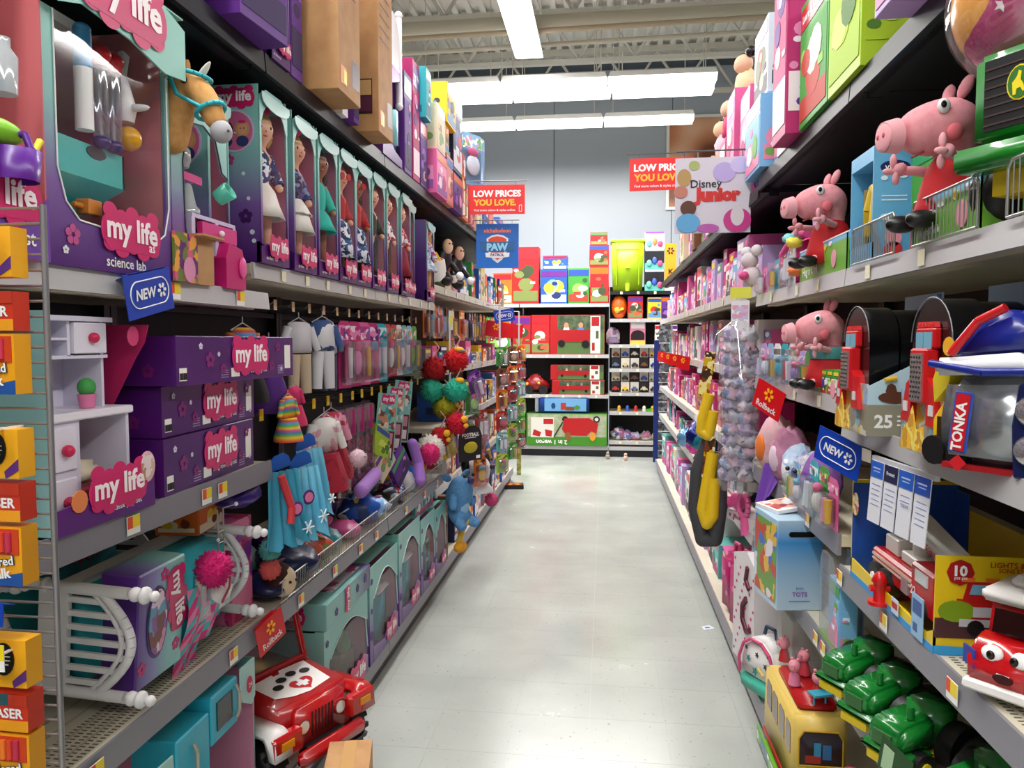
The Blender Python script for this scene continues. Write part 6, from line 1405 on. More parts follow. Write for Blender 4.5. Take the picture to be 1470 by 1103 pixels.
part('red_stripe', MB().tube([(-.07, -.006, .235), (-.02, -.004, .30), (.03, -.004, .325)], .009, 8), C('c81a24', .3), t)
part('blue_trim', MB().tube([(-.11, -.008, .215), (.0, -.02, .20), (.115, -.008, .205)], .008, 8), C('1a2a8a', .3), t)
part('yellow_badge', MB().disc((-.075, -.004, .25), .012, .02, 0, 12), C('e0a82a'), t)
for z0 in (.055, .13): part('headlight', MB().at(.085, -.012, z0, 90, 0, 0).lathe([(.0, .016), (.022, .012), (.030, .0), (.030, -.02)], 20), C('c8c8cc', .15, .8), t)
part('blue_panel', MB().prism([(.055, .0), (.115, .0), (.115, .19), (.06, .18), (.05, .1)], -.012, -.001), C('141c4a', .3), t, bevel=.004)
part('name_patch', MB().at(0, 0, 0, 0, 6, 0).box(-.075, -.038, -.006, -.001, .03, .155), C('2a4aa8', .35), t, bevel=.003)
part('name_stripe', MB().at(0, 0, 0, 0, 6, 0).box(-.070, -.043, -.008, -.005, .035, .15), C('c81a24', .35), t)
text('TONKA', t, WHITE, -.048, -.009, .09, width=.10, ry=-84, fat=.03)
part('patch_tail', MB().at(-.05, -.004, .015, 0, 45, 0).box(-.012, .012, -.003, 0, -.012, .012), C('c81a24'), t)
part('base_edge', MB().box(-.09, .1, .01, .1, -.0, .012), C('a01820', .4), t)
t = thing('toy_loader', 'yellow toy loader pack tucked left of the silver truck', 'toy', (.60, 1.405, S2), -70)
part('cab', MB().prism([(-.035, .03), (.03, .03), (.03, .10), (-.01, .115), (-.035, .08)], 0, .05), C('e8b81c', .35), t, bevel=.005)
part('window', MB().prism([(-.02, .05), (.01, .05), (.01, .085), (-.02, .085)], -.002, 0), C('3a2a10', .2), t)
part('wheel', MB().cyl((-.02, -.01, .025), (-.02, .03, .025), .026, n=14).cyl((.03, -.01, .022), (.03, .03, .022), .02, n=14), BK, t)
part('bucket', MB().prism([(-.03, .11), (.0, .14), (.01, .18), (-.02, .19), (-.035, .15)], 0, .04), C('d8c030', .4), t)
new_sign((.60, 2.02, 1.262), -66, 14, .165, 'blue NEW shelf tag on the right, above the strip of white cards')
t = thing('card_strip', 'row of four white plan cards with blue heads clipped to the right shelf edge', 'shelf card', (.632, 1.72, 1.285), -84)
for i in range(4):
    x = -.105 + i * .066
    c = part('plan_card', MB().prism([(x, -.01), (x + .058, -.01), (x + .038, -.155), (x - .020, -.155)], -.002, 0), C('e6e6ee', .35), t)
    part('card_head', MB().prism([(x, -.01), (x + .058, -.01), (x + .0525, -.048), (x - .0055, -.048)], -.003, -.002), C(['1f5fc8', '151a4a', '1f5fc8', '1d4fb8'][i], .35), c)
    mb = MB()
    for j in range(5 if i != 2 else 2): mb.box(x + .004 - j * .002, x + .042 - j * .002, -.0026, -.002, -.065 - j * .012, -.0635 - j * .012)
    part('card_print', mb, C('7a8ac0'), c)
    if i == 1: text('Protect', c, WHITE, x + .027, -.004, -.028, width=.036)
    else: part('head_print', MB().box(x + .008, x + .044, -.0034, -.003, -.027, -.024).box(x + .012, x + .04, -.0034, -.003, -.034, -.032), C('b8c8f0'), c)
text('TODAY', t, C('3a4a9a'), .05, -.0035, -.085, width=.034)
part('price_stub', MB().box(-.16, -.115, -.002, 0, -.02, .01), C('b8b0a4', .4), t)
part('clip_rail', MB().box(-.11, .16, 0, .01, -.012, .0), C('c8c8cc', .3), t)

# ---- fire engine box, toy engine with eyes
S3 = .926
t = thing('fire_engine_box', 'yellow open box holding a red toy fire engine, on the perforated right shelf', 'toy box', (.655, 1.815, S3), -90)
a, d, h = .255, .26, .20
YE = C('e2c21c', .35)
part('carton', MB().box(a - .004, a, 0, d, 0, h).box(-a, -a + .004, 0, d, 0, .26).box(-a, a, d - .004, d, 0, h).box(-a, a, 0, d, 0, .004).prism([(-a, 0), (a, 0), (a, .05), (a - .04, .03), (-a, .05)], -.0, .004), YE, t)
part('blue_end', MB().box(-a + .004, -a + .007, .0, d, .0, .25).box(-a + .005, -a + .08, d - .01, d - .005, 0, .24), C('1f4fa8', .4), t)
part('side_strip', MB().box(-a, a, -.001, 0, 0, .015), C('2f8fd0'), t)
part('round_badge', MB().disc((-a + .035, -.002, .20), .022, .03, 0, 16), ART('c8302a', 'e8e0c8', 'e8c83a', scale=60), t)
def eface(name, mb, mats, lab=None):   # on the end that faces the camera
    q = part(name, mb, mats, t, lab); q.location = (a + .001, 0, 0); q.rotation_euler[2] = R(90); return q
eface('road_picture', MB().box(.0, .255, -.001, 0, .035, .075), C('4a2a2e', .4))
eface('blue_band', MB().box(.0, .255, -.001, 0, .0, .018), C('2f9ad8', .4))
eface('bush_picture', MB().disc((.04, -.0008, .09), .035, .022, 0, 14), C('7a9a1c', .4))
mb = MB().box(.04, .23, -.002, 0, .075, .115, 0).prism([(.05, .11), (.06, .15), (.16, .15), (.17, .11)], -.0025, 0, 'y', 0).prism([(.062, .125), (.068, .145), (.15, .145), (.156, .125)], -.003, -.0025, 'y', 1)
mb.box(.045, .165, -.0035, -.002, .06, .075, 2).box(.07, .14, -.004, -.003, .08, .1, 2).box(.16, .24, -.0022, 0, .12, .16, 0)
mb.box(.13, .24, -.003, 0, .150, .163, 2)
for x in (.06, .105, .15): mb.box(x - .012, x + .012, -.003, 0, .150, .158, 3)
for x in (.075, .2): mb.disc((x, -.004, .058), .016, .016, 4, 12)
eface('truck_picture', mb, [C('b8201c', .35), C('7ab0d0', .2), C('c0c0c8', .3), C('e8702a'), BLACK], 'printed picture of a red fire engine')
eface('red_badge', MB().disc((.045, -.001, .168), .026, .026, 0, 8), C('a8181c', .4))
text('10', t, WHITE, a + .005, .045, .172, width=.024, rz=90, fat=.04)
text('pcs pzs', t, WHITE, a + .005, .045, .156, width=.024, rz=90)
text('LIGHTS & SOUNDS', t, C('b8301c'), a + .003, .165, .185, width=.13, rz=90)
text('SONS ET LUMIERES', t, C('b8301c'), a + .003, .165, .174, width=.10, rz=90)
t = thing('toy_fire_engine', 'red toy fire engine with white ladder gear inside the yellow box', 'toy truck', (.665, 1.80, S3 + .01), -90)
RD = C('b81318', .25)
part('body', MB().box(-.17, .08, .01, .16, .04, .10).box(.08, .20, .005, .165, .035, .135), RD, t, bevel=.006)
part('side_stripe', MB().box(-.16, .08, .006, .01, .082, .088).box(-.16, .08, .006, .01, .072, .076), C('d8b0a0'), t)
part('deck_gear', MB().box(-.14, -.06, .03, .13, .10, .14).box(-.04, .05, .03, .13, .10, .125).cyl((-.1, .07, .14), (-.1, .07, .165), .03, n=12).cyl((.0, .06, .12), (.0, .06, .15), .02, n=12), C('e2ded8', .35), t, bevel=.003)
part('ladder', MB().prism([(-.08, .19), (-.06, .205), (.16, .16), (.16, .145)], .04, .1), C('dcdad6', .35), t)
text('TONKA', t, C('b8201c'), .11, .036, .158, width=.07, fat=.03, ry=12)
part('hose_bend', MB().tube([(-.09, .05, .15), (-.09, .05, .19), (-.07, .05, .21), (-.06, .05, .19)], .009), C('e2ded8', .35), t)
part('cab_glass', MB().box(.11, .17, .002, .006, .10, .125), C('c8ccd0', .15), t)
part('control_panel', MB().box(.03, .065, .004, .01, .05, .085), C('a8a8ac', .3, .5), t)
text('22', t, WHITE, .10, .003, .075, width=.026)
for x in (-.12, -.06, .14):
    w_ = part('wheel', MB().cyl((x, -.004, .038), (x, .03, .038), .034, n=18), BK, t)
    part('wheel_stud', MB().cyl((x, -.008, .038), (x, -.004, .038), .010, n=8), WHITE, w_)
t = thing('toy_hydrant', 'small red toy hydrant in front of the boxed fire engine', 'toy', (.645, 1.83, S3 + .006), 0)
part('body', MB().lathe([(.02, 0), (.014, .01), (.014, .05), (.019, .055), (.012, .07), (.004, .078)], 12).cyl((-.022, 0, .038), (.022, 0, .038), .008), C('c8161a', .3), t)
part('base', MB().lathe([(.026, 0), (.026, .008)], 12), C('c8161a', .3), t)
solo('info_card', MB().box(-.028, .028, 0, .002, 0, .09, 0).box(-.022, .022, -.0006, 0, .05, .08, 1).box(-.018, .002, -.0006, 0, .012, .03, 1), [C('8fb8d8', .35), C('3a5a98')], 'pale blue instruction card taped to the yellow fire engine box', 'card', (.650, 1.63, S3 + .005), -90)
solo('sticker', MB().box(-.02, .02, 0, .001, 0, .035, 0).box(-.016, .016, -.0006, 0, .012, .026, 1), [C('c8d8e8'), C('b8302a')], 'small red and blue sticker on the yellow tray edge', 'sticker', (.650, 1.75, S3 + .012), -90)
t = thing('toy_truck', 'red toy fire truck with cartoon eyes and a white roof on the perforated shelf', 'toy truck', (.675, 1.335, S3 + .001), -48)
part('body', MB().prism([(.0, .03), (-.005, .075), (.03, .10), (.06, .11), (.065, .10), (.28, .10), (.28, .03)], -.06, .06, 'x'), C('c01218', .2, coat=.5), t, bevel=.014, seg=3)
part('cab', MB().prism([(.05, .09), (.07, .165), (.17, .165), (.18, .09)], -.052, .052, 'x'), C('c01218', .2, coat=.5), t, bevel=.008, seg=2)
part('roof', MB().box(-.062, .062, .05, .19, .162, .185).box(-.03, .03, .09, .15, .185, .205).cyl((0, .10, .2), (0, .10, .215), .018), C('e6e2de', .35), t, bevel=.006, seg=2)
part('side_window', MB().prism([(.085, .105), (.09, .15), (.155, .15), (.16, .105)], -.0535, -.052, 'x').prism([(.085, .105), (.09, .15), (.155, .15), (.16, .105)], .052, .0535, 'x'), C('1a0e0e', .2), t)
part('windscreen', MB().prism([(-.04, .112), (.04, .112), (.036, .155), (-.036, .155)], .046, .05), C('2a1212', .15), t)
for s in (-1, 1):
    e = part('eye', MB().at(s * .022, .006, .088, -25, 0, s * -10).ell((0, 0, 0), (.017, .006, .014), 0, 16, 8), WHITE, t)
    part('pupil', MB().ell((s * .018 - .004, -.001, .086), (.007, .004, .008), 0, 12, 8), C('1a1008', .2), e)
part('mouth', MB().disc((0, -.006, .052), .016, .008, 0, 16), C('3a0a0a'), t)
part('teeth', MB().box(-.010, .010, -.0068, -.006, .055, .060), WHITE, t)
part('white_sill', MB().prism([(-.012, .018), (-.008, .036), (.29, .036), (.29, .018)], -.064, .064, 'x'), C('e2dedc', .35), t, bevel=.004)
for s in (-1, 1):
    for y_ in (.07, .22):
        w_ = part('wheel', MB().cyl((s * .045, y_, .034), (s * .072, y_, .034), .035, n=20), BK, t)
        part('hub', MB().cyl((s * .072, y_, .034), (s * .075, y_, .034), .012, n=10), C('c8c0b8'), w_)
part('number_plate', MB().at(-.058, .01, .07, 0, 0, -40).box(-.018, .018, -.004, 0, -.016, .016), C('2a3a98'), t)
solo('toy_bulb', MB().ell((0, 0, .025), (.022, .022, .025)), C('e0c83a', .3), 'small yellow toy ball in a clear wrap at the right picture edge', 'toy', (.70, 1.20, S3))
rollback((.60, 2.86, 1.335), -62, 20, .155, 'red Rollback card on the right, above the plush bags')
# ---- green tractors
S4 = .601
def tractor(loc, rz, label):
    t = thing('toy_tractor', label, 'toy tractor', loc, rz, 'small green tractors on the low right shelf')
    G2 = C('12782a', .25, coat=.4)
    part('bonnet', MB().prism([(0, .05), (0, .085), (.02, .105), (.10, .112), (.10, .05)], -.04, .04, 'x'), G2, t, bevel=.01, seg=3)
    part('grille', MB().prism([(-.022, .058), (.022, .058), (.022, .084), (-.022, .084)], -.003, .002), C('3a6a3a', .3), t)
    part('fender', MB().box(-.055, .055, -.008, .085, .035, .052), G2, t, bevel=.01, seg=2)
    part('chassis', MB().box(-.035, .035, -.005, .14, .018, .038), C('d8bc1c', .4), t, bevel=.003)
    part('exhaust', MB().cyl((.02, .05, .11), (.02, .05, .135), .007), G2, t)
    part('cab', MB().box(-.04, .04, .10, .16, .05, .125), G2, t, bevel=.008, seg=2)
    for s in (-1, 1):
        w_ = part('wheel', MB().cyl((s * .035, .05, .028), (s * .058, .05, .028), .028, n=16), BK, t)
        part('hub', MB().cyl((s * .058, .05, .028), (s * .061, .05, .028), .012, n=10), C('e8d01c'), w_)
        w_ = part('wheel', MB().cyl((s * .04, .14, .05), (s * .075, .14, .05), .05, n=18), BK, t)
        part('hub', MB().cyl((s * .075, .14, .05), (s * .079, .14, .05), .022, n=12), C('e8d01c'), w_)
    return t
tb = [tractor((.60, 2.03, S4), -62, 'farthest of the small green toy tractors on the low right shelf')]
tb[0].scale = (1.12, 1.12, 1.12)
for y, x, lab in ((1.86, .605, 'second small green toy tractor from the far end of its row'), (1.69, .61, 'third small green toy tractor from the far end of its row'), (1.47, .655, 'nearest small green toy tractor, beside the dark printed tag')):
    clone(tb[0], (x, y, S4), -62, lab)
solo('hang_tag', MB().box(-.045, .045, 0, .002, 0, .10, 0).box(-.035, -.005, -.001, 0, .03, .085, 1), [C('1f4a20', .35), C('a8c8a0', .4)], 'dark green printed tag on the nearest small green tractor', 'tag', (.60, 1.61, S4 + .01), -70, ry=10)
for i in range(3): tb2 = solo('tractor_wheel_loader', MB().lathe([(.02, -.02), (.05, -.02), (.055, 0), (.05, .02), (.02, .02)], 16).ell((0, 0, 0), (.02, .02, .024), 1), [BK, C('e8d01c')], 'loose looking black tyre with yellow hub behind the green tractors, %s from the left' % ORD[i], 'toy wheel', (.80, 1.40 + i * .25, S4 + .057), -90, ry=90, group='tyres behind the green tractors')
# ---- second right bay
S5, S6, S7, S8 = 1.391, 1.006, .666, .141
pig((.69, 2.43, S5 + .01), -84, 'pink plush pig holding a teal belt, on the shelf left of the building set cases', .95)
part('wrap', MB().lathe([(.062, .10), (.066, .13), (.06, .14)], 16, caps=False), C('4a8a8a', .3), bpy.data.objects['plush_pig.002'], 'teal belt')
wedge_tray((.655, 2.32, S5), -90, 'small printed tray beside the third plush pig', .22, .12, .05, .09)
t = thing('bubble_wrap_toy', 'white and pink toy bundle in clear wrap behind the red Rollback card', 'toy', (.72, 2.72, S5), -90)
part('toy', crumple(.16, .12, .18, 44, 12, 9, .2), ART('e8d8dc', 'd87a98', 'e8c84a', '9ab8d0', scale=24), t)
part('wrap', crumple(.2, .15, .22, 45, 14, 9, .12), FILM('ffffff', .25, .15), t)
solo('red_carton', MB().box(-.04, .05, 0, .1, 0, .24), C('a8201c', .4), 'narrow red carton behind the clear-wrapped bundle', 'toy box', (.84, 2.92, S5), -90)
for i, (y, ink) in enumerate(((3.22, 'lilac'), (3.10, 'sky blue'), (2.98, 'white'), (2.86, 'turquoise'), (2.74, 'white'), (2.62, 'lilac'), (2.52, 'green'))):
    blister(ink, .10, .15 - .02 * (i > 4), (.655, y, S5 + .15 - .02 * (i > 4)), -88, '%s figure pack below the second plush pig, %s from its far end' % (ink, ORD[i]), 'figure packs below the second plush pig', i)
for i in range(4): boxpack('green', .05, .05, .075, (.656, 2.36 - .06 * i, S5), -90, 'tiny green and white box by the third plush pig, %s from left' % ORD[i], 'tiny boxes at the foot of the third plush pig', seed=1)
# plush bags on the shelf below
BAGS = [('e0a0a8', 'd8b8c0', 'peach plush bag with an orange mouth', 3.16, .22), ('c88aa8', 'b87898', 'mauve dotted plush bag', 2.94, .2), ('8fb0d0', 'c8d0e0', 'pale blue plush bundle', 2.80, .16), ('d8d0c8', '5a68a0', 'white plush puppy with navy ears', 2.68, .15), ('7a4a98', '8a5aa8', 'purple velvet bag', 2.52, .17), ('b87aa0', 'd8a0c0', 'rose plush bag', 3.28, .16)]
for i, (c1, c2, lab, y, s) in enumerate(BAGS):
    t = thing('plush_bag', lab + ' on the second right bay shelf', 'soft toy', (.70, y, S6 + .001), -80)
    part('bag', crumple(s, s * .7, s * 1.05, 50 + i, 16, 11, .09), NOISE(c1, c2, 30, .9, name='plush'), t)
    part('patch', MB().ell((.0, -s * .30, s * .5), (s * .2, s * .08, s * .25)), C(['e0762a', 'd8c0d0', 'e8e8f0', '3a4a8a', '5a2a80', 'e8d0e0'][i], .7), t)
    if i == 3:
        part('eye', MB().ell((-.03, -.06, .1), .008).ell((.03, -.06, .1), .008), BLACK, t)
        part('ear', MB().ell((.06, 0, .09), (.018, .03, .05)).ell((-.06, 0, .09), (.018, .03, .05)), C('3a4a8a', .9), t)
mb = MB(); n = 12
A = [(-.09 + .18 * j / n, -.0 - .01 * math.sin(j), .02 * math.sin(j * .6)) for j in range(n + 1)]; B = [(-.08 + .13 * j / n, -.035 - .012 * math.sin(j * 1.3), -.08 - .10 * (1 - abs(j - 4) / 9)) for j in range(n + 1)]
mb.add(A + B, [(j, j + 1, j + n + 2, j + n + 1) for j in range(n)], 0, True)
solo('purple_cloth', mb, C('6a3aa0', .8), 'purple cloth flap hanging over the shelf edge of the second right bay', 'cloth', (.655, 3.0, 1.05), -80)
for i, (y, ink, h) in enumerate(((2.66, 'sky blue', .13), (2.56, 'white', .13), (2.44, 'turquoise', .17), (2.33, 'green', .17), (2.24, 'pink', .15))):
    blister(ink, .10, h, (.655, y, S6 + h), -90, 'clear %s figure pack under the NEW tag, %s from the left' % (ink, ORD[i]), 'clear figure packs under the right NEW tag', i + 2)
# toy box with carry slot
t = thing('backpack_box', 'sky blue carton with a black carry slot standing on the low shelf', 'toy box', (.55, 2.62, S7), -82)
part('carton', MB().box(-.11, .11, 0, .15, 0, .30), GRAD('b8cfe0', '8fb4d4', '3f8fd0', 'b0cce0', stops=[0, .45, .75, 1]), t, bevel=.002)
q = part('carry_slot', MB().box(-.035, .035, -.0012, 0, .245, .262).disc((-.035, 0, .2535), .0085, .0085, 0, 12, .0012).disc((.035, 0, .2535), .0085, .0085, 0, 12, .0012), BLACK, t); q.location = (.111, .08, 0); q.rotation_euler[2] = R(90)
text('Junior', t, C('2a4a9a'), .113, .075, .075, width=.025, rz=90)
text('TOTS', t, C('8a5aa8'), .113, .075, .055, width=.05, rz=90, fat=.03)
q = part('small_print', MB().box(-.035, .035, -.0006, 0, .03, .033), C('7a8aa0'), t); q.location = (.112, .075, 0); q.rotation_euler[2] = R(90)
part('front_picture', MB().box(-.10, .10, -.001, 0, .02, .28), ART('e8b83a', '3a6ac8', 'c8482a', 'e8e0e8', '6a9a3a', scale=20), t)
solo('booklet', MB().box(-.07, .07, 0, .12, 0, .012, 0).box(-.06, .05, .01, .11, .012, .0126, 1), [WHITE, ART('c85a4a', 'e8b8a0', '8a3a5a', 'e8e8e8', scale=30)], 'printed booklet lying on top of the sky blue carry carton', 'booklet', (.56, 2.66, S7 + .301), -70, rx=6)
t = thing('figure_pack', 'tall clear pack of small pink figures right of the sky blue carry carton', 'toy box', (.655, 2.27, S7), -88)
part('base_tray', MB().box(-.07, .07, 0, .08, 0, .012), C('7aa83a', .4), t)
part('back_card', MB().box(-.07, .07, .078, .08, .0, .26), C('8fb0c8', .4), t)
part('clear_shell', MB().prism([(-.07, .01), (.07, .01), (.07, .22), (.04, .26), (-.05, .26), (-.07, .23)], .0, .075), FILM('e8eef4', .2, .12), t)
mb = MB()
for i in range(7): mb.ell((-.04 + .028 * (i % 3), .04, .05 + .05 * (i // 3)), (.014, .012, .018), i % 2)
part('figure', mb, [C('d88a9a'), C('a84a6a')], t)
boxpack('sky blue', .10, .05, .20, (.66, 2.22, S7 - .08 + .081), -90, 'sky and green printed box beside the tall clear figure pack', parts=True, seed=3)
for i in range(3): blister(['pink', 'green', 'sky blue'][i], .10, .16, (.66, 2.9 + .14 * i, S7 + .16), -90, '%s toy pack behind the sky blue carry carton, %s from the near end' % (['pink', 'green', 'sky blue'][i], ORD[i]), 'toy packs behind the sky blue carry carton', i)
# yellow bus
t = thing('toy_bus', 'yellow toy camper bus with a red roof rack of pink figures, on the base deck', 'toy bus', (.575, 2.50, .155), -90)
YB_ = C('dfc063', .4)
a, d, h = .21, .155, .265
part('body', MB().prism([(-a, .02), (a, .02), (a, .22), (a - .012, .25), (a - .03, h), (-a + .05, h), (-a + .02, .25), (-a, .14)], 0, d), YB_, t, bevel=.008, seg=2)
for i, (x0, x1) in enumerate(((-.16, -.09), (-.07, .0), (.02, .09), (.11, .17))): part('side_window', MB().prism([(x0, .13), (x1, .13), (x1, .21), (x1 - .01, .22), (x0 + .01, .22), (x0, .21)], -.002, 0), C('5a3a2a', .15), t)
q = part('rear_window', MB().prism([(-.062, .12), (.062, .12), (.062, .20), (.048, .222), (-.048, .222), (-.062, .20)], -.0025, 0), C('3a241c', .12), t); q.location = (a, d / 2, 0); q.rotation_euler[2] = R(90)
q = part('window_rim', MB().tube([(-.064, -.002, .118), (.064, -.002, .118), (.064, -.002, .202), (.05, -.002, .225), (-.05, -.002, .225), (-.064, -.002, .202), (-.064, -.002, .118)], .003), C('c89a1c', .35), t); q.location = (a, d / 2, 0); q.rotation_euler[2] = R(90)
q = part('seat_inside', MB().box(-.02, .0, -.004, -.0026, .15, .19, 0).box(.005, .03, -.004, -.0026, .14, .185, 1).box(-.045, .0, -.004, -.0026, .127, .15, 2), [C('3a8ab0'), C('3a6a9a'), C('a02a20')], t); q.location = (a, d / 2, 0); q.rotation_euler[2] = R(90)
q = part('rear_hatch', MB().tube([(.0, -.001, .03), (.0, -.001, .10), (.06, -.001, .10), (.06, -.001, .03)], .0018), C('b08a1c'), t); q.location = (a, d / 2, 0); q.rotation_euler[2] = R(90)
q = part('tail_lamp', MB().disc((-.06, 0, .07), .006, .006, 0, 10), C('c8341c'), t); q.location = (a, d / 2, 0); q.rotation_euler[2] = R(90)
part('roof_rack', MB().box(-.10, .17, .02, d - .02, h, h + .03), C('b8161c', .3), t, bevel=.008, seg=2)
part('mirror', MB().tube([(-a, -.005, .20), (-a - .02, -.02, .22)], .006), YB_, t)
part('red_skirt', MB().box(-a, a, -.002, d, .0, .02), C('b8261c', .4), t)
for i in range(4):
    x, y_ = (2.62, 2.52, 2.44, 2.36)[i], (.62, .66, .61, .66)[i]
    f = thing('toy_figure', 'tiny pink toy pig figure on the bus roof rack, %s from the back' % ORD[3 - i], 'toy', (y_, x, .455), -70 + i * 20, 'pink figures on the bus roof')
    f.scale = (1.45, 1.45, 1.45)
    part('body', MB().lathe([(.014, 0), (.011, .02), (.006, .03)], 10), C(['b8262a', 'c83a4a', 'd87a9a', 'b8262a'][i], .5), f)
    part('head', MB().ell((0, -.002, .042), (.013, .014, .014)).cyl((0, -.014, .044), (0, -.02, .044), .005), C('e08a98', .5), f)
    part('ear', MB().ell((-.006, 0, .056), .004).ell((.006, 0, .056), .004), C('e08a98', .5), f)
solo('toy_table', MB().box(-.03, .03, -.02, .02, .03, .036).cyl((-.02, 0, 0), (-.02, 0, .03), .003).cyl((.02, 0, 0), (.02, 0, .03), .003), C('3aa0b8', .4), 'tiny turquoise toy table on the bus roof rack', 'toy', (.655, 2.32, .451), 20)
solo('clear_box', MB().box(-.12, .1, 0, .13, 0, .17), FILM('f4f8fa', .2, .1), 'clear plastic cover behind the bus roof figures', 'toy box', (.62, 2.62, .455), -90)
t = thing('display_tray', 'lime green cardboard tray edge along the aisle side of the bus', 'display box', (.545, 2.42, .141), -90)
part('tray', MB().box(-.26, .30, 0, .004, 0, .055, 0).box(-.26, .3, 0, .18, -.0, .004, 0).box(-.25, .1, -.001, 0, .01, .04, 1), [C('5fa81c', .4), ART('3a5a8a', '5fa81c', 'e8e8e0', scale=30)], t)
solo('round_pack', MB().ell((0, 0, .05), (.07, .05, .05)).box(-.05, .05, -.052, -.05, .03, .06, 1), [C('d8286a', .3), WHITE], 'magenta round pack low between bus and green tractors', 'toy box', (.68, 2.05, .30), -80)
boxpack('sky blue', .34, .2, .14, (.64, 2.02, .142), -90, 'sky blue printed carton on the base deck right of the bus', parts=True, seed=2)
# white purse box, polka box, pink toys
t = thing('toy_purse', 'white toy purse with stars, pink piping and a mint base on the right base deck', 'toy bag', (.60, 2.97, .165), -62)
part('body', MB().prism([(-.10, .055), (.10, .055), (.105, .12), (.08, .19), (.03, .225), (-.03, .225), (-.08, .19), (-.105, .12)], 0, .12), C('e6e4e2', .4), t, bevel=.015, seg=3)
part('base', MB().prism([(-.095, 0), (.095, 0), (.106, .06), (-.106, .06)], -.004, .124), C('4fc0a8', .4), t, bevel=.01, seg=2)
part('piping', MB().tube([(-.10, -.004, .06), (-.102, -.006, .12), (-.075, -.006, .185), (-.03, -.006, .215), (.03, -.006, .215), (.075, -.006, .185), (.1, -.006, .13)], .006, 8), C('d8487f', .4), t)
mb = MB()
for (x, z_, r_, m) in ((-.05, .13, .016, 1), (0, .16, .012, 0), (.05, .13, .014, 0), (-.01, .09, .018, 1), (.065, .175, .01, 0), (-.065, .17, .01, 0)): mb.star((x, -.001, z_), r_ * .45, r_, 5, m)
part('star_print', mb, [C('2a2a3a', .3), C('1f8a80', .3)], t)
part('strap', MB().tube([(-.03, .06, .225), (-.02, .06, .26), (.03, .06, .26), (.04, .06, .225)], .007), C('2a3a5a', .5), t)
solo('clear_box', MB().box(-.08, .1, 0, .12, 0, .16), FILM('f4f8fa', .2, .12), 'clear plastic pack beside the white toy purse', 'toy box', (.66, 2.72, .145), -90)
t = thing('polka_box', 'tall white box with magenta dots and brown curls behind the toy purse', 'toy box', (.61, 3.32, .142), -80)
part('carton', MB().prism([(-.13, 0), (.13, 0), (.11, .46), (.03, .5), (-.13, .46)], 0, .12), C('e8e2e4', .4), t)
mb = MB()
for i in range(34): mb.disc((-.11 + .22 * ((i * 37) % 11) / 10, -.001, .03 + .42 * i / 34), .007, .007, 0, 10)
part('dot_print', mb, C('c8387a'), t)
part('curl_print', MB().tube([(.04, -.003, .30), (.0, -.003, .26), (.0, -.003, .2), (.05, -.003, .16), (.09, -.003, .18)], .014, 6).tube([(.05, -.003, .44), (.03, -.003, .38), (.07, -.003, .35)], .012, 6), C('5a1a2a', .4), t)
for i, (y, z0, s, lab) in enumerate(((3.68, .142, .2, 'magenta dotted toy case standing on the base deck'), (3.95, .142, .18, 'deep magenta toy case behind the dotted one'))):
    t = thing('toy_case', lab, 'toy', (.64, y, z0), -75)
    part('shell', MB().box(-s / 2, s / 2, 0, .12, 0, s * 1.7), C('b8186a', .3), t, bevel=.03, seg=3)
    part('dot', MB().disc((-.03, -.002, .2), .014, .014).disc((.03, -.002, .26), .014, .014).disc((.0, -.002, .1), .014, .014), C('e88ab8', .4), t)
    part('handle', MB().tube([(-.04, .06, s * 1.7), (-.03, .06, s * 1.7 + .05), (.03, .06, s * 1.7 + .05), (.04, .06, s * 1.7)], .01), C('d8407f', .3), t)
t = thing('toy_binoculars', 'pink toy hair dryer set on a dotted white tray at the shelf end', 'toy', (.63, 3.60, .692), -75)
part('tray', MB().box(-.13, .12, 0, .12, 0, .05), C('e8e0e4', .4), t)
part('dot_print', MB().disc((-.09, -.001, .025), .008, .008).disc((-.05, -.001, .015), .008, .008).disc((.02, -.001, .03), .008, .008).disc((.07, -.001, .015), .008, .008), C('b8285a'), t)
part('barrel', MB().ell((-.05, .03, .10), (.055, .05, .05)).cyl((-.05, .0, .1), (-.10, -.03, .08), .03), C('e05a98', .3), t)
mb = MB(); pts = [(.06 + .05 * math.cos(2 * PI * i / 16), -.005, .10 + .055 * math.sin(2 * PI * i / 16)) for i in range(17)]
mb.tube(pts, .012, 8).tube([(.08, -.005, .05), (.10, -.01, -.03)], .022, 10)
part('handle', mb, C('e0609a', .3), t)
text('Minnie', t, C('b8285a'), -.01, -.002, .03, width=.08)

# ---- hair tie strip, gloves
t = thing('hair_tie_strip', 'long clear clip strip of lilac and white hair ties hanging at the shelf end', 'clip strip', (.60, 3.46, 1.76), -24)
part('strip', MB().box(-.015, .015, 0.04, .044, -.9, .0), C('d8d8dc', .3), t)
part('top_card', MB().box(-.045, .045, -.01, -.006, -.02, .03, 0).box(-.04, .04, -.008, -.004, -.17, -.03, 1).box(-.035, .035, -.009, -.008, -.12, -.05, 2), [C('d8d84a'), C('e4e0e4', .4), ART('c8b8d8', 'e8e8ea', 'd8a0b8', scale=50)], t)
for i in range(26):
    z0 = -.22 - .052 * (i // 2); dx = .034 * (1 if i % 2 else -1)
    part('hair_tie', crumple(.088, .075, .062, 70 + i, 14, 8, .42), ART(*[('8a78a8', 'c8b8d8', 'a8a0b8'), ('d8ccd4', 'b88a9c', 'b8b8c8'), ('7a88b0', 'b8b8d0', 'c8a0b4')][(i // 2 * 2 + i) % 3], scale=30, rough=.5), t, loc=(dx, .0, z0))
part('clear_pouch', MB().prism([(-.085, -.88), (.085, -.90), (.09, -.18), (.05, -.12), (-.05, -.12), (-.085, -.2)], -.05, .045), FILM('ffffff', .12, .08), t, bevel=.02, seg=2)
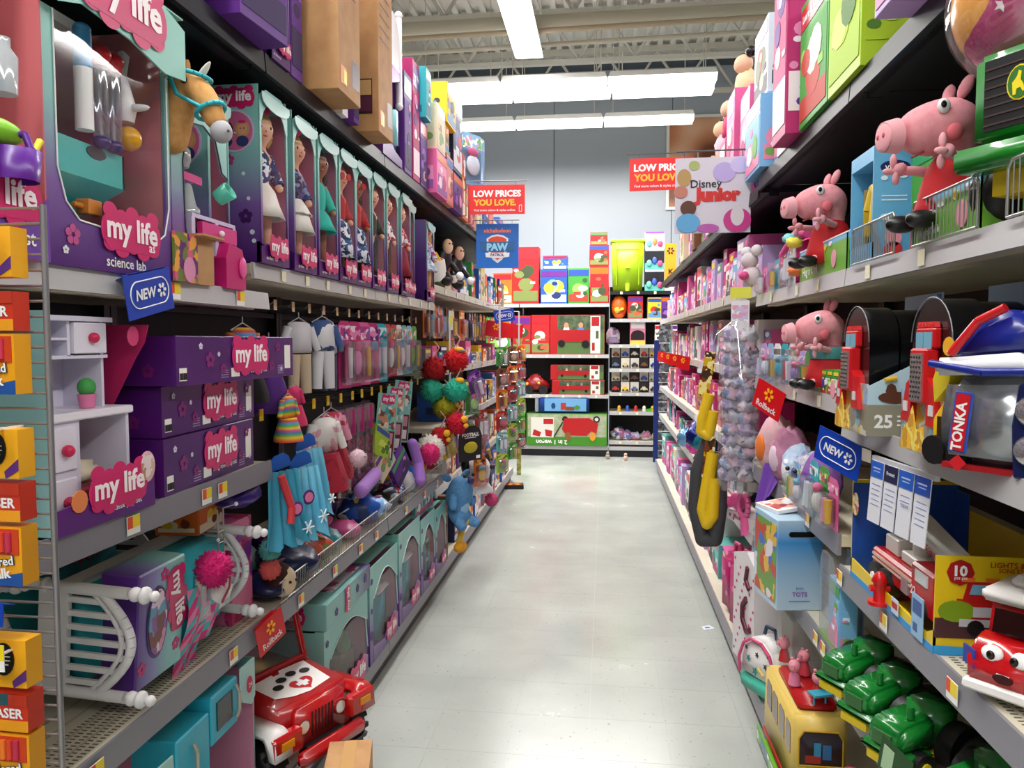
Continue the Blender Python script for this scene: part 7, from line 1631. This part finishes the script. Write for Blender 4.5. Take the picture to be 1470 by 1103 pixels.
t = thing('glove_pack', 'long yellow and grey gloves hanging in front of the hair tie strip', 'gloves', (.50, 3.66, 1.52), -24)
part('card', MB().at(0, 0, 0, 0, 9, 0).box(-.022, .03, -.004, 0, -.24, -.02), ART('c8a020', '3a2a18', 'e8d88a', '7a3a1a', scale=30), t)
part('yellow_glove', MB().tube([(.0, -.01, -.22), (-.03, -.015, -.34), (-.035, -.015, -.40), (.0, -.015, -.42), (.02, -.01, -.3)], .026, 12).ell((-.035, -.015, -.40), .026).ell((0, -.015, -.42), .026).ell((-.03, -.015, -.34), .026), C('e0b80f', .5), t)
part('yellow_glove', MB().tube([(.02, -.012, -.50), (.0, -.015, -.64), (-.02, -.02, -.78), (.0, -.02, -.84), (.025, -.02, -.80), (.03, -.015, -.62)], .03, 12).ell((-.02, -.02, -.78), .03).ell((0, -.02, -.84), .03).ell((.025, -.02, -.80), .03).ell((0, -.015, -.64), .03), C('e0b80f', .5), t)
part('card', MB().at(.01, 0, -.42, 0, 5, 0).box(-.02, .03, -.03, -.026, -.2, .0), ART('3a2a18', 'c8a020', '7a3a1a', 'e8e0c0', scale=30, seed=2), t)
part('grey_glove', MB().tube([(-.01, .03, -.44), (-.06, .02, -.60), (-.07, .02, -.78), (-.03, .015, -.93), (.03, .015, -.92), (.05, .02, -.75), (.03, .03, -.5)], .036, 12).ell((-.03, .015, -.93), .036).ell((.03, .015, -.92), .036).ell((-.07, .02, -.78), .036).ell((-.06, .02, -.6), .036).ell((.05, .02, -.75), .036), C('3a3a3e', .7), t)
part('hook', MB().tube([(.0, .0, -.02), (.02, .02, .06), (.08, .06, .12), (.15, .08, .2)], .003), WIRE, t)
part('white_tag', MB().at(-.05, -.02, -.34, 0, -20, 0).box(-.015, .015, 0, .001, -.02, .02), WHITE, t)

# ---- stock above the right top shelf
TR = 2.251
boxpack('magenta', .20, .10, .75, (.60, 2.78, TR + .0), -90, 'tall hot pink kitchen carton on the right top shelf', parts=True, seed=2, words='Popping Fun Kitchen')
boxpack('green', .32, .12, .40, (.64, 2.50, TR), -90, 'green learning toy carton with window, on the right top shelf', parts=True, seed=0, words='Learn & Discover')
boxpack('lime', .28, .14, .62, (.64, 2.19, TR), -90, 'green and white carton at the top of the picture on the right', parts=True, seed=4)
boxpack('lilac', .22, .26, .30, (.58, 1.66, TR + .0), -90, 'white and lilac carton jutting out at the top right', parts=True, seed=2)
boxpack('white', .14, .2, .70, (.65, 2.96, TR), -90, 'slim white carton left of the hot pink one', parts=True, seed=1)
boxpack('sky blue', .18, .2, .78, (.68, 3.13, TR), -90, 'slim sky blue carton on the right top shelf', parts=True, seed=3)
boxpack('white', .28, .22, .32, (.66, 3.42, TR + .33), -90, 'white dotted carton stacked high on the right top shelf', parts=True, seed=2)
boxpack('sky blue', .32, .22, .30, (.63, 3.42, TR + .02), -90, 'light blue carton under the white dotted one', parts=True, seed=4)
boxpack('pink', .24, .22, .52, (.66, 3.78, TR - .03), -90, 'pink bagged carton behind the hanging character sign', parts=True, seed=2)
for i, (ink, w_, h) in enumerate((('pink', .24, .60), ('yellow', .22, .34), ('magenta', .22, .50), ('cream', .22, .46), ('pink', .24, .40), ('red', .2, .56), ('brown', .2, .36), ('pink', .24, .48), ('magenta', .26, .3), ('cream', .3, .36), ('pink', .3, .3))):
    boxpack(ink, w_, .22, h, (.64 + .02 * (i % 3), 4.08 + .27 * i, 2.221), -90, '%s carton on the far right top shelf, %s from the near end' % (ink, ORD[i]), 'cartons on the far right top shelf', seed=i + 2)
for i, (y, c, z0) in enumerate(((4.4, 'e08ab0', 2.57), (4.66, 'c83a6a', 2.73), (4.95, 'e8b8c8', 2.69), (4.2, 'e8c8a0', 2.825))):
    t = thing('plush_mouse', '%s bundled plush on the far right top cartons' % ['rose', 'crimson', 'pale pink', 'peach'][i], 'soft toy', (.74, y, z0), -80)
    part('body', crumple(.16, .12, .16, 80 + i, 12, 9, .15), C(c, .8), t)
    part('head', MB().ell((0, -.02, .19), (.055, .05, .05)), C('e8c0a0', .8), t)
    for q in (-.05, .05): part('ear', MB().ell((q, 0, .24), .028), BLACK, t)
# ---- rows of stock in the far right bays
shelf_row('right', 3.68, 8.9, 1.79, .05, .18, .34, .12, .22, ['lilac', 'pink', 'lilac', 'sky blue', 'pink', 'white', 'magenta', 'lilac'], 'the far upper right shelf', 101, depth=.2)
shelf_row('right', 3.62, 8.9, 1.40, .09, .18, .30, .10, .18, ['pink', 'white', 'teal', 'lilac', 'cream', 'magenta', 'pink', 'grey'], 'the second far right shelf', 111, depth=.2)
shelf_row('right', 3.75, 8.9, 1.02, .05, .16, .28, .12, .2, ['magenta', 'pink', 'pink', 'lilac', 'magenta', 'grey', 'salmon'], 'the third far right shelf', 121, depth=.2)
shelf_row('right', 4.1, 8.9, .69, .05, .12, .24, .12, .2, ['navy', 'magenta', 'lilac', 'black', 'teal', 'purple', 'pink'], 'the fourth far right shelf', 131, depth=.2)
shelf_row('right', 4.3, 8.9, .14, .02, .20, .36, .14, .26, ['pink', 'teal', 'white', 'teal', 'lilac', 'pink', 'sky blue'], 'the far right base deck', 141, depth=.26)
for i, (y, z0, c, s) in enumerate(((4.9, .83, '1f8a9a', .17), (5.3, .80, '14206a', .2), (5.0, .70, '14184a', .16), (5.6, .72, 'd84a9a', .12), (4.5, .70, '2a2028', .18), (6.1, .70, '6a9ac0', .16))):
    solo('sequin_bag', crumple(s, s * .7, s * .9, 90 + i, 14, 9, .15), NOISE(c, c, 50, .2, .5, bump=.5, name='sequins'), '%s glossy bag spilling over the lower far right shelf' % ['teal', 'navy', 'dark navy', 'pink', 'black', 'pale blue'][i], 'toy bag', (.66, y, z0))
for i in range(4): rollback((.64, 6.3 + .75 * i, 1.375), -50, 10, .15, 'red Rollback card on the far right shelf edge, %s from the near end' % ORD[i], words=False)
solo('litter_card', MB().prism([(0, 0), (.07, .01), (.06, .06), (.01, .05)], 0, .002, 'z').prism([(.02, .02), (.05, .02), (.045, .04), (.02, .035)], .002, .0025, 'z', 1), [C('d8dce4'), C('3a6ab0')], 'small blue and white slip lying on the floor on the right', 'litter', (.54, 4.05, 0), 20)
for i, y in enumerate((2.80, 2.66)):
    solo('floor_tag', MB().box(-.03, .03, 0, .002, -.035, .035, 0).box(-.022, .022, -.001, 0, -.01, .025, 1), [C('3a5aa8', .4), C('b8c0d0', .4)], '%s small blue tag hanging from the right base edge' % ['farther', 'nearer'][i], 'price tag', (.603, y, .10), -90)
# ================================================================== hanging signs
def rod(t, pts, r=.004): part('rod', MB().tube(pts, r), C('6a686a', .4, .6), t)
def low_prices(loc, rz, label, arm):
    t = thing('hanging_sign', label, 'sign', loc, rz)
    part('panel', MB().box(-.22, .22, 0, .004, -.23, 0), C('dd1a1c', .4), t)
    text('LOW PRICES', t, WHITE, 0, -.002, -.068, width=.38, height=.065, fat=.045)
    text('YOU LOVE.', t, C('f7b52a'), -.02, -.002, -.138, width=.34, height=.065, fat=.045)
    text('Find more colors & styles online.', t, WHITE, -.02, -.002, -.20, width=.33)
    part('phone_mark', MB().tube([(.175, -.002, -.21), (.175, -.002, -.16), (.195, -.002, -.16), (.195, -.002, -.21), (.175, -.002, -.21)], .002), WHITE, t)
    rod(t, arm); rod(t, [(-.15, 0, 0), (-.15, 0, .03)], .002); rod(t, [(.15, 0, 0), (.15, 0, .03)], .002)
    return t
low_prices((-.735, 5.15, 2.615), 3, 'red LOW PRICES YOU LOVE sign on the left side of the aisle', [(.24, 0, .03), (-.25, 0, .03), (-.25, 0, -.24), (-.36, 0, -.24)]).scale = (.86, .86, .86)
low_prices((.39, 5.55, 2.86), -2, 'red LOW PRICES YOU LOVE sign on the right, half hidden by the white sign', [(-.24, 0, .03), (.26, 0, .03), (.26, 0, -.5), (.34, 0, -.62)])
t = thing('hanging_sign', 'blue square PAW PATROL sign hanging on the left side of the aisle', 'sign', (-.755, 5.3, 2.375), 3)
t.scale = (.86, .86, .86)
part('panel', MB().box(-.175, .175, 0, .004, -.36, 0), C('0e68c4', .4), t)
text('nickelodeon', t, C('f0842a'), 0, -.002, -.055, width=.22, fat=.03)
part('shield', MB().prism([(-.09, -.12), (-.05, -.095), (0, -.085), (.05, -.095), (.09, -.12), (.08, -.22), (.04, -.29), (0, -.32), (-.04, -.29), (-.08, -.22)], -.002, 0), C('d8dce4', .3, .3), t)
part('shield_inner', MB().prism([(-.075, -.125), (-.04, -.107), (0, -.1), (.04, -.107), (.075, -.125), (.066, -.21), (.03, -.27), (0, -.295), (-.03, -.27), (-.066, -.21)], -.004, -.001), C('d8481c', .35), t)
part('word_band', MB().prism([(-.135, -.22), (-.145, -.14), (0, -.15), (.145, -.14), (.135, -.22), (0, -.232)], -.006, -.003), C('1f5f9a'), t)
text('PAW', t, C('8fd0ec'), 0, -.008, -.188, width=.24, height=.062, fat=.06)
part('word_band', MB().prism([(-.1, -.235), (.1, -.235), (.095, -.27), (0, -.28), (-.095, -.27)], -.007, -.003), C('e8ecf0'), t)
text('PATROL', t, C('1f3f8a'), 0, -.009, -.253, width=.15, height=.024, fat=.04)
rod(t, [(.18, 0, .03), (-.20, 0, .03), (-.20, 0, .0), (-.30, 0, .0)]); rod(t, [(-.12, 0, 0), (-.12, 0, .03)], .002); rod(t, [(.12, 0, 0), (.12, 0, .03)], .002)
t = thing('hanging_sign', 'white DISNEY JUNIOR sign with coloured discs hanging on the right', 'sign', (.49, 3.6, 2.395), -2)
part('panel', MB().box(-.17, .17, 0, .004, -.345, 0), C('d6d0dc', .4), t)
text('Disney', t, C('1a1416'), -.03, -.002, -.125, width=.14, fat=.012)
text('Junior', t, C('cf2a26'), .02, -.002, -.178, width=.21, fat=.075)
for i, (x, z_, r1, r2, c) in enumerate(((-.085, -.035, .025, .022, 'a8b46a'), (-.13, -.09, .032, .04, 'b8935a'), (-.145, -.155, .032, .028, 'c07a68'), (.05, -.07, .05, .045, 'b8a8dc'), (.12, -.04, .045, .035, 'c8bce4'), (-.11, -.23, .036, .034, '5a3020'), (-.11, -.30, .055, .045, '5fa6d8'), (-.02, -.325, .05, .02, 'b85aae'), (.11, -.29, .062, .055, 'c83a8a'), (.11, -.27, .03, .045, 'd8d0d8'))):
    part('coloured_disc', MB().disc((x, -.001 - .0006 * i, max(z_, -.344 + r2)), r1, r2, 0, 22), C(c, .4), t)
rod(t, [(-.17, 0, .03), (.185, 0, .03), (.185, 0, -.14), (.32, 0, -.145)]); rod(t, [(-.13, 0, 0), (-.13, 0, .03)], .002); rod(t, [(.13, 0, 0), (.13, 0, .03)], .002)

# ================================================================== back unit across the aisle end
YK = 10.1
def backbay(x0, x1, shelves, label, base=.14):
    t = thing('shelving_bay', label, 'shelving', ((x0 + x1) / 2, YK, 0)); h = (x1 - x0) / 2
    part('back_panel', MB().box(-h + .002, h - .002, .5, .53, 0, 2.3), BACKP, t)
    for s in (-1, 1): part('upright', MB().box(s * (h - .0165) - .014, s * (h - .0165) + .014, .46, .5, 0, 2.3), BLK, t)
    b = part('base_deck', MB().box(-h + .002, h - .002, .012, .5, base - .02, base), DECK, t)
    part('kick_plate', MB().box(-h + .002, h - .002, .02, .035, 0, base - .02), BLK, t)
    part('price_channel', MB().box(-h + .003, h - .003, 0, .012, base - .05, base), LIPW, b)
    for z, style in shelves:
        s = part('shelf', MB().box(-h + .003, h - .003, .012, .5, z - .03, z), DECK if style == 'w' else BLK, t)
        part('price_channel', MB().box(-h + .003, h - .003, 0, .012, z - .045, z + .002), LIPW if style == 'w' else NAVY, s)
        for i in range(5): part('price_tag', tag2, None, s, loc=(-h + .15 + i * .22, -.001, z - .022))
backbay(-2.36, -1.145, [(2.05, 'w'), (1.37, 'w'), (.83, 'w')], 'steel shelving bay of the back unit, behind the left aisle end')
backbay(-1.14, .06, [(2.05, 'w'), (1.37, 'w'), (.83, 'w')], 'steel shelving bay of the back unit with the wagon boxes')
backbay(.065, 1.28, [(2.21, 'k'), (1.845, 'w'), (1.505, 'w'), (1.185, 'w'), (.865, 'w'), (.61, 'w'), (.215, 'w')], 'steel shelving bay of the back unit with the lime green tote')
def bk(ink, x0, x1, z, h, label, d=.25, seed=0, y=None, **k):
    return boxpack(ink, x1 - x0 - .004, d, h, ((x0 + x1) / 2, YK + .02 if y is None else y, z + .001), 0, label, None, True, seed, **k)
bk('red', -1.24, -.88, 2.05, .76, 'tall red and white ride-on carton on top of the back unit', seed=0)
bk('blue', -.86, -.50, 2.05, .46, 'blue carton with rescue pups colours on top of the back unit', seed=2)
bk('blue', -.83, -.50, 2.511, .18, 'small blue carton stacked on the blue one, back unit top', seed=0)
bk('green', -.49, -.21, 2.05, .47, 'green and pink carton in the middle of the back unit top', seed=1)
bk('red', -.20, .05, 2.05, .50, 'red and olive carton at the right end of the wagon bay top', seed=4)
bk('red', -.21, .05, 2.551, .27, 'red carton stacked second from the top on the back unit', seed=1)
bk('red', -.20, .03, 2.822, .17, 'small red and white carton topmost on the back unit', seed=3)
bk('orange', -1.50, -1.24, 2.05, .42, 'orange and yellow animal carton left of the tall ride-on carton', seed=5)
bk('navy', -1.80, -1.51, 2.05, .34, 'navy carton at the left end of the back unit top', seed=5)
t = thing('storage_tote', 'lime green plastic storage tote on top of the back unit', 'storage box', (.295, YK + .03, 2.212))
part('body', MB().frus((-.19, .19, 0, .3), 0, (-.215, .215, -.01, .31), .66), C('a3c81a', .4), t, bevel=.012, seg=2)
part('rim', MB().box(-.225, .225, -.02, .32, .64, .68), C('9cc018', .4), t, bevel=.008)
part('ridge', MB().box(-.15, -.14, -.012, -.002, .08, .55).box(.14, .15, -.012, -.002, .08, .55).box(-.15, .15, -.012, -.002, .54, .555), C('93b616', .4), t)
part('latch', MB().lathe([(.03, 0), (.03, .1)], 12).box(-.03, .03, -.03, 0, .3, .33), C('a8cc2a', .4), t)
for i, (z0, h, lab) in enumerate(((2.212, .28, 'lower dark windowed figure box'), (2.494, .27, 'middle dark windowed figure box'), (2.766, .22, 'pale lilac mermaid coloured box on the figure boxes'))):
    t = thing('figure_box', lab + ' right of the lime tote', 'toy box', (.645, YK + .03, z0))
    part('carton', MB().box(-.125, .125, 0, .2, 0, h), C('14141c' if i < 2 else 'c8b0d8', .4), t)
    part('base_band', MB().box(-.125, .125, -.002, 0, 0, h * .3), C('5fc0b0' if i < 2 else 'e8e0ea'), t)
    part('figure', MB().ell((-.07, -.01, h * .3), (.035, .01, .045)).ell((.0, -.01, h * .42), (.03, .01, .05), 1).ell((.07, -.01, h * .28), (.035, .01, .04), 2), [C('6ac0a8'), C('3a5ab8') if i < 2 else C('e88a4a'), C('d8487f')], t)
    part('small_band', MB().box(-.12, .12, -.0015, 0, h * .9, h), C('e8e0e8' if i < 2 else '8a4ab0'), t)
t = thing('size_sign', 'orange aisle card reading K and 13 beside the figure boxes', 'sign', (.85, YK + .02, 2.212))
part('card', MB().box(-.075, .075, 0, .004, 0, .62), C('f0981c', .4), t)
text('K', t, C('1a1410'), .01, -.002, .25, width=.07, fat=.03)
text('13', t, C('1a1410'), .01, -.002, .14, width=.1, fat=.03)
spark(t, C('1a1410'), .0, -.002, .52, 2.2)
part('white_foot', MB().box(-.075, .075, -.001, 0, 0, .07), WHITE, t)
t = thing('toy_egg', 'orange and black toy egg on the back unit', 'toy', (.19, YK + .12, 1.847))
part('egg', MB().ell((0, 0, .16), (.105, .1, .16), 0, 20, 14), C('e0641a', .3), t)
part('face_print', MB().ell((0, -.06, .12), (.07, .05, .06), 0, 14, 8), ART('e8c83a', '2a1a1a', 'c83a1a', scale=12), t)
bk('red', .30, .50, 1.845, .30, 'red and orange toy box beside the toy egg', seed=2)
bk('yellow', .56, .74, 1.845, .28, 'yellow toy box on the egg shelf', seed=1)
bk('purple', .74, .92, 1.845, .29, 'purple and yellow toy box at the right of the egg shelf', seed=4)
t = thing('school_bag', 'grey pink patterned school bag on the back unit', 'bag', (.11, YK + .1, 1.507))
part('bag', MB().prism([(-.09, 0), (.09, 0), (.09, .15), (.05, .23), (-.05, .23), (-.09, .15)], 0, .1), ART('8a7a98', 'c8a0b8', '5a5068', 'd8d0d8', scale=16), t, bevel=.02, seg=2)
part('pocket', MB().box(-.06, .06, -.015, 0, .02, .1), C('7a6a90', .6), t, bevel=.01)
t = thing('arch_box', 'pink and white box with a dark arched window on the back unit', 'toy box', (.435, YK + .04, 1.507))
part('carton', MB().box(-.10, .10, 0, .15, 0, .31), C('d87a98', .4), t)
part('arch_window', MB().prism([(-.09, .06)] + [(-.09 * math.cos(PI * i / 10), .12 + .07 * math.sin(PI * i / 10)) for i in range(11)] + [(.09, .06)], -.002, 0), C('1a0a10'), t)
part('white_band', MB().box(-.09, .09, -.0025, 0, .21, .29, 0).box(-.1, .1, -.0025, 0, 0, .05, 1), [C('e8e0e4'), C('d8c03a')], t)
for i, (x, ink) in enumerate(((.70, 'white'), (.80, 'black'), (.90, 'white'))): bk(ink, x - .04, x + .05, 1.505, .26, '%s patterned pack right of the arched window box, %s of three' % (ink, ORD[i]), d=.1, seed=i)
for r_, (z0, nm) in enumerate(((1.186, 'upper'), (.866, 'lower'))):
    for k_ in range(2):
        for i in range(5):
            x = .15 + .125 * i
            c = ['5a6a8a', '7a4a2a', 'b8302a', 'c8b890', '2a4a9a', 'e8b83a', '3a3a40', 'd8d0c0'][(i * 3 + k_ + r_ * 2) % 8]
            t = thing('toy_car_pack', 'toy car on the %s car shelf of the back unit, %s row, %s from left' % (nm, ['bottom', 'top'][k_], ORD[i]), 'toy car', (x, YK + .02 + .05 * k_, z0 + .002 + .145 * k_), 0, 'carded toy cars on the back unit')
            part('card', MB().box(-.055, .055, .03, .034, 0, .138), C('d8d2c8' if (i + k_) % 3 else '1a1a1e', .4), t)
            part('car', MB().prism([(-.045, .03), (.045, .03), (.045, .05), (.025, .06), (.012, .078), (-.02, .078), (-.03, .058), (-.045, .052)], 0, .03), C(c, .3), t)
            part('wheel', MB().cyl((-.026, -.002, .03), (-.026, .01, .03), .012, n=10).cyl((.028, -.002, .03), (.028, .01, .03), .012, n=10), BLACK, t)
for i in range(5): solo('toy_figure', MB().lathe([(.02, 0), (.03, .02), (.02, .04), (.025, .06), (.008, .08)], 8), C(['d8a82a', '3a5ab8', 'c8302a', 'e8e0d8', 'd8a82a'][i], .4), 'small toy figure in the clear rail of the back unit, %s from the left' % ORD[i], 'toy', (.2 + i * .11, YK + .05, .611), group='figures in the clear rail')
solo('toy_crocodile', MB().prism([(-.12, 0), (.13, 0), (.16, .03), (.06, .07), (-.02, .05), (-.12, .03)], 0, .06), C('3fae2a', .4), 'bright green toy reptile on the back unit', 'toy', (.68, YK + .03, .612))
for i, (x, c, s) in enumerate(((.2, '3a4a7a', .2), (.30, '6a7ac0', .16), (.42, 'b0a8c8', .14), (.56, 'c8c8c0', .15), (.70, 'd8c89a', .14), (.18, '2a3a6a', .18))):
    solo('soft_bundle', crumple(s, s * .7, s * (.8 if i < 5 else .7), 120 + i, 12, 8, .2), ART(c, 'd8d8e0', 'a86a8a', scale=14, seed=i), '%s bundle on the lowest shelf of the back unit' % ['navy printed', 'lilac blue', 'pale lilac', 'grey white', 'cream', 'dark blue'][i], 'toy bag', (x, YK + .12 + (.17 if i == 5 else 0), .216 + (0)))
# wagon boxes
def wagon_box(x0, x1, z, h, label, pics=2, flip=False, d=.2, wag=(.5, .42)):
    t = thing('wagon_box', label, 'toy box', ((x0 + x1) / 2, YK + .02, z + .001), 0, 'wagon boxes on the back unit'); a = (x1 - x0) / 2
    part('carton', MB().box(-a, a, 0, d, 0, h), C('ae141a', .4), t, bevel=.003)
    L_ = -a + (.10 if a > .3 else .05)
    part('lawn_picture', MB().box(L_, a * .99, -.001, 0, .01, h * .98, 0).box(L_, a * .99, -.0014, 0, h * .55, h * .98, 1), [C('55703a', .5), NOISE('2a3a22', '5a6a4a', 12, .6)], t)
    cx = (L_ + a * .4) / 2; ww = (a * .45 - L_) * .5
    mb = MB().prism([(cx - ww, h * .32), (cx + ww, h * .32), (cx + ww * 1.1, h * .62), (cx - ww * 1.1, h * .62)], -.006, -.0015)
    part('wagon_print', mb, C('a8161c', .35), t)
    part('wheel_print', MB().disc((cx - ww * .7, -.007, h * .28), h * .09, h * .09).disc((cx + ww * .8, -.007, h * .26), h * .10, h * .10), BLACK, t)
    part('child_print', MB().disc((cx - ww * .4, -.003, h * .74), h * .06, h * .07, 0, 10).disc((cx + ww * .5, -.003, h * .74), h * .06, h * .07, 0, 10).disc((cx - ww * .4, -.002, h * .62), h * .08, h * .1, 1, 10).disc((cx + ww * .5, -.002, h * .62), h * .08, h * .1, 2, 10), [C('c88a68'), C('d8d0c8'), C('4a7ab8')], t)
    part('white_column', MB().box(a * .48, a * .84, -.0022, 0, h * .03, h * .97, 0).box(a * .52, a * .80, -.003, 0, h * .72, h * .95, 1).box(a * .54, a * .64, -.003, 0, h * .1, h * .3, 1).box(a * .68, a * .78, -.003, 0, h * .4, h * .6, 2), [C('e0dcd4'), C('a8161c'), C('4a5a38')], t)
    return t
wagon_box(-.73, .0, 1.37, .53, 'large red wagon carton filling the right of its shelf on the back unit')
bk('red', -1.24, -.99, 1.37, .52, 'upright red and white tricycle carton, left one on the wagon shelf', seed=2, d=.2)
bk('red', -.985, -.735, 1.37, .53, 'upright red and white tricycle carton beside the large wagon carton', seed=5, d=.2)
bk('green', -1.6, -1.26, 1.37, .5, 'green and orange carton at the far left of the wagon shelf', seed=4)
wagon_box(-.70, -.0, .83, .195, 'long flat red wagon carton, lower of two on its shelf')
wagon_box(-.72, -.01, 1.03, .20, 'long flat red wagon carton, upper of two on its shelf')
t = thing('ride_on_toy', 'red ride-on toy with yellow lamps beside the flat wagon cartons', 'ride-on toy', (-.92, YK + .05, .832))
part('body', MB().prism([(-.17, .06), (.17, .06), (.17, .16), (.08, .2), (.04, .27), (-.06, .27), (-.1, .2), (-.17, .17)], 0, .3), C('8a1014', .3), t, bevel=.02, seg=2)
for x in (-.1, .1): part('wheel', MB().cyl((x, -.01, .06), (x, .04, .06), .06, n=16), BK, t)
part('lamp', MB().ell((.04, -.01, .15), .02).ell((-.12, -.01, .14), .02), C('e8b82a', .3), t)
t = thing('toy_bed_box', 'blue and silver carton lying on the wagon box on the back unit base', 'toy box', (-.56, YK + .0, .58))
part('carton', MB().box(-.32, .36, 0, .25, 0, .235), C('1f3f8a', .35), t, bevel=.02, seg=2)
part('front_window', MB().box(-.24, .32, -.003, 0, .03, .2), C('6fa8d8', .3), t)
part('toy_print', MB().box(-.02, .05, -.006, -.003, .05, .14, 0).box(.05, .16, -.006, -.003, .04, .09, 1).disc((-.12, -.005, .1), .03, .04, 2, 10).disc((.2, -.005, .08), .04, .03, 3, 10), [C('b8302a'), C('7a4a2a'), C('1f3a7a'), C('4a8a3a')], t)
part('silver_end', MB().box(-.37, -.32, .0, .25, 0.01, .23), C('b8bcc4', .3, .5), t, bevel=.015)
t = thing('wagon_box', 'large green and white wagon carton lying upside down on the back unit base', 'toy box', (-.50, YK - .04, .146))
part('carton', MB().box(-.54, .54, 0, .35, 0, .43), C('4f8a2e', .4), t, bevel=.003)
part('lawn_picture', MB().box(-.52, .53, -.001, 0, .01, .12, 0).box(-.52, .53, -.001, 0, .12, .42, 1), [C('3f8a1c', .5), NOISE('8aa070', 'b8b8a0', 10, .6)], t)
part('white_panel', MB().box(-.48, -.17, -.002, 0, .11, .38, 0).prism([(-.46, .14), (-.36, .12), (-.34, .18), (-.44, .22)], -.003, -.002, 'y', 1).prism([(-.28, .13), (-.2, .12), (-.19, .2), (-.29, .22)], -.003, -.002, 'y', 1).box(-.31, -.18, -.003, -.002, .29, .36, 1), [C('e2ded6'), C('b8181c')], t)
part('wagon_print', MB().prism([(-.06, .22), (-.03, .37), (.30, .38), (.42, .30), (.40, .17), (.33, .20), (.27, .14), (.0, .14)], -.006, -.002), C('b8161a', .3), t)
part('wheel_print', MB().disc((.40, -.004, .36), .045, .045, 0, 16).disc((.40, -.007, .36), .025, .025, 1, 12).disc((-.02, -.004, .36), .04, .04, 0, 14), [BLACK, C('e0dcd8')], t)
part('seat_print', MB().disc((.02, -.008, .13), .04, .06, 0, 12).disc((.35, -.008, .13), .04, .06, 1, 12), [C('8a5a2a'), C('e0982a')], t)
part('handle_print', MB().tube([(-.05, -.004, .32), (-.17, -.004, .12)], .008), BLACK, t)
text('2 in 1 wagon', t, WHITE, -.20, -.003, .055, width=.42, fat=.03, ry=180)
solo('green_carton', MB().box(-.035, .035, 0, .2, 0, .48), C('3fa82a', .4), 'narrow bright green carton at the left of the upside down wagon carton', 'toy box', (-1.10, YK + .0, .141))
t = thing('end_panel', 'blue upright panel of a wire rack at the right end of the aisle', 'rack', (.655, 9.72, 0))
part('panel', MB().box(-.03, .03, 0, .03, 0, 1.56), C('14246e', .4), t)
part('wire_grid', MB().box(.03, .20, .01, .02, .05, 1.75), ART('5a5a60', '8a8a90', '3a3a40', scale=30), t)
for i in range(12): part('grid_wire', MB().cyl((.03, 0, .15 + .125 * i), (.20, 0, .15 + .125 * i), .005), WIRE, t)
for i, (x, y) in enumerate(((.05, 9.9), (.28, 9.8))):
    solo('floor_toy', MB().ell((0, 0, .035), (.03, .03, .035)).ell((0, 0, .08), .022), C(['a89a8a', 'd8b0a0'][i], .5), '%s tiny toy standing on the floor before the back unit' % ['grey', 'pink'][i], 'toy', (x, y, 0))
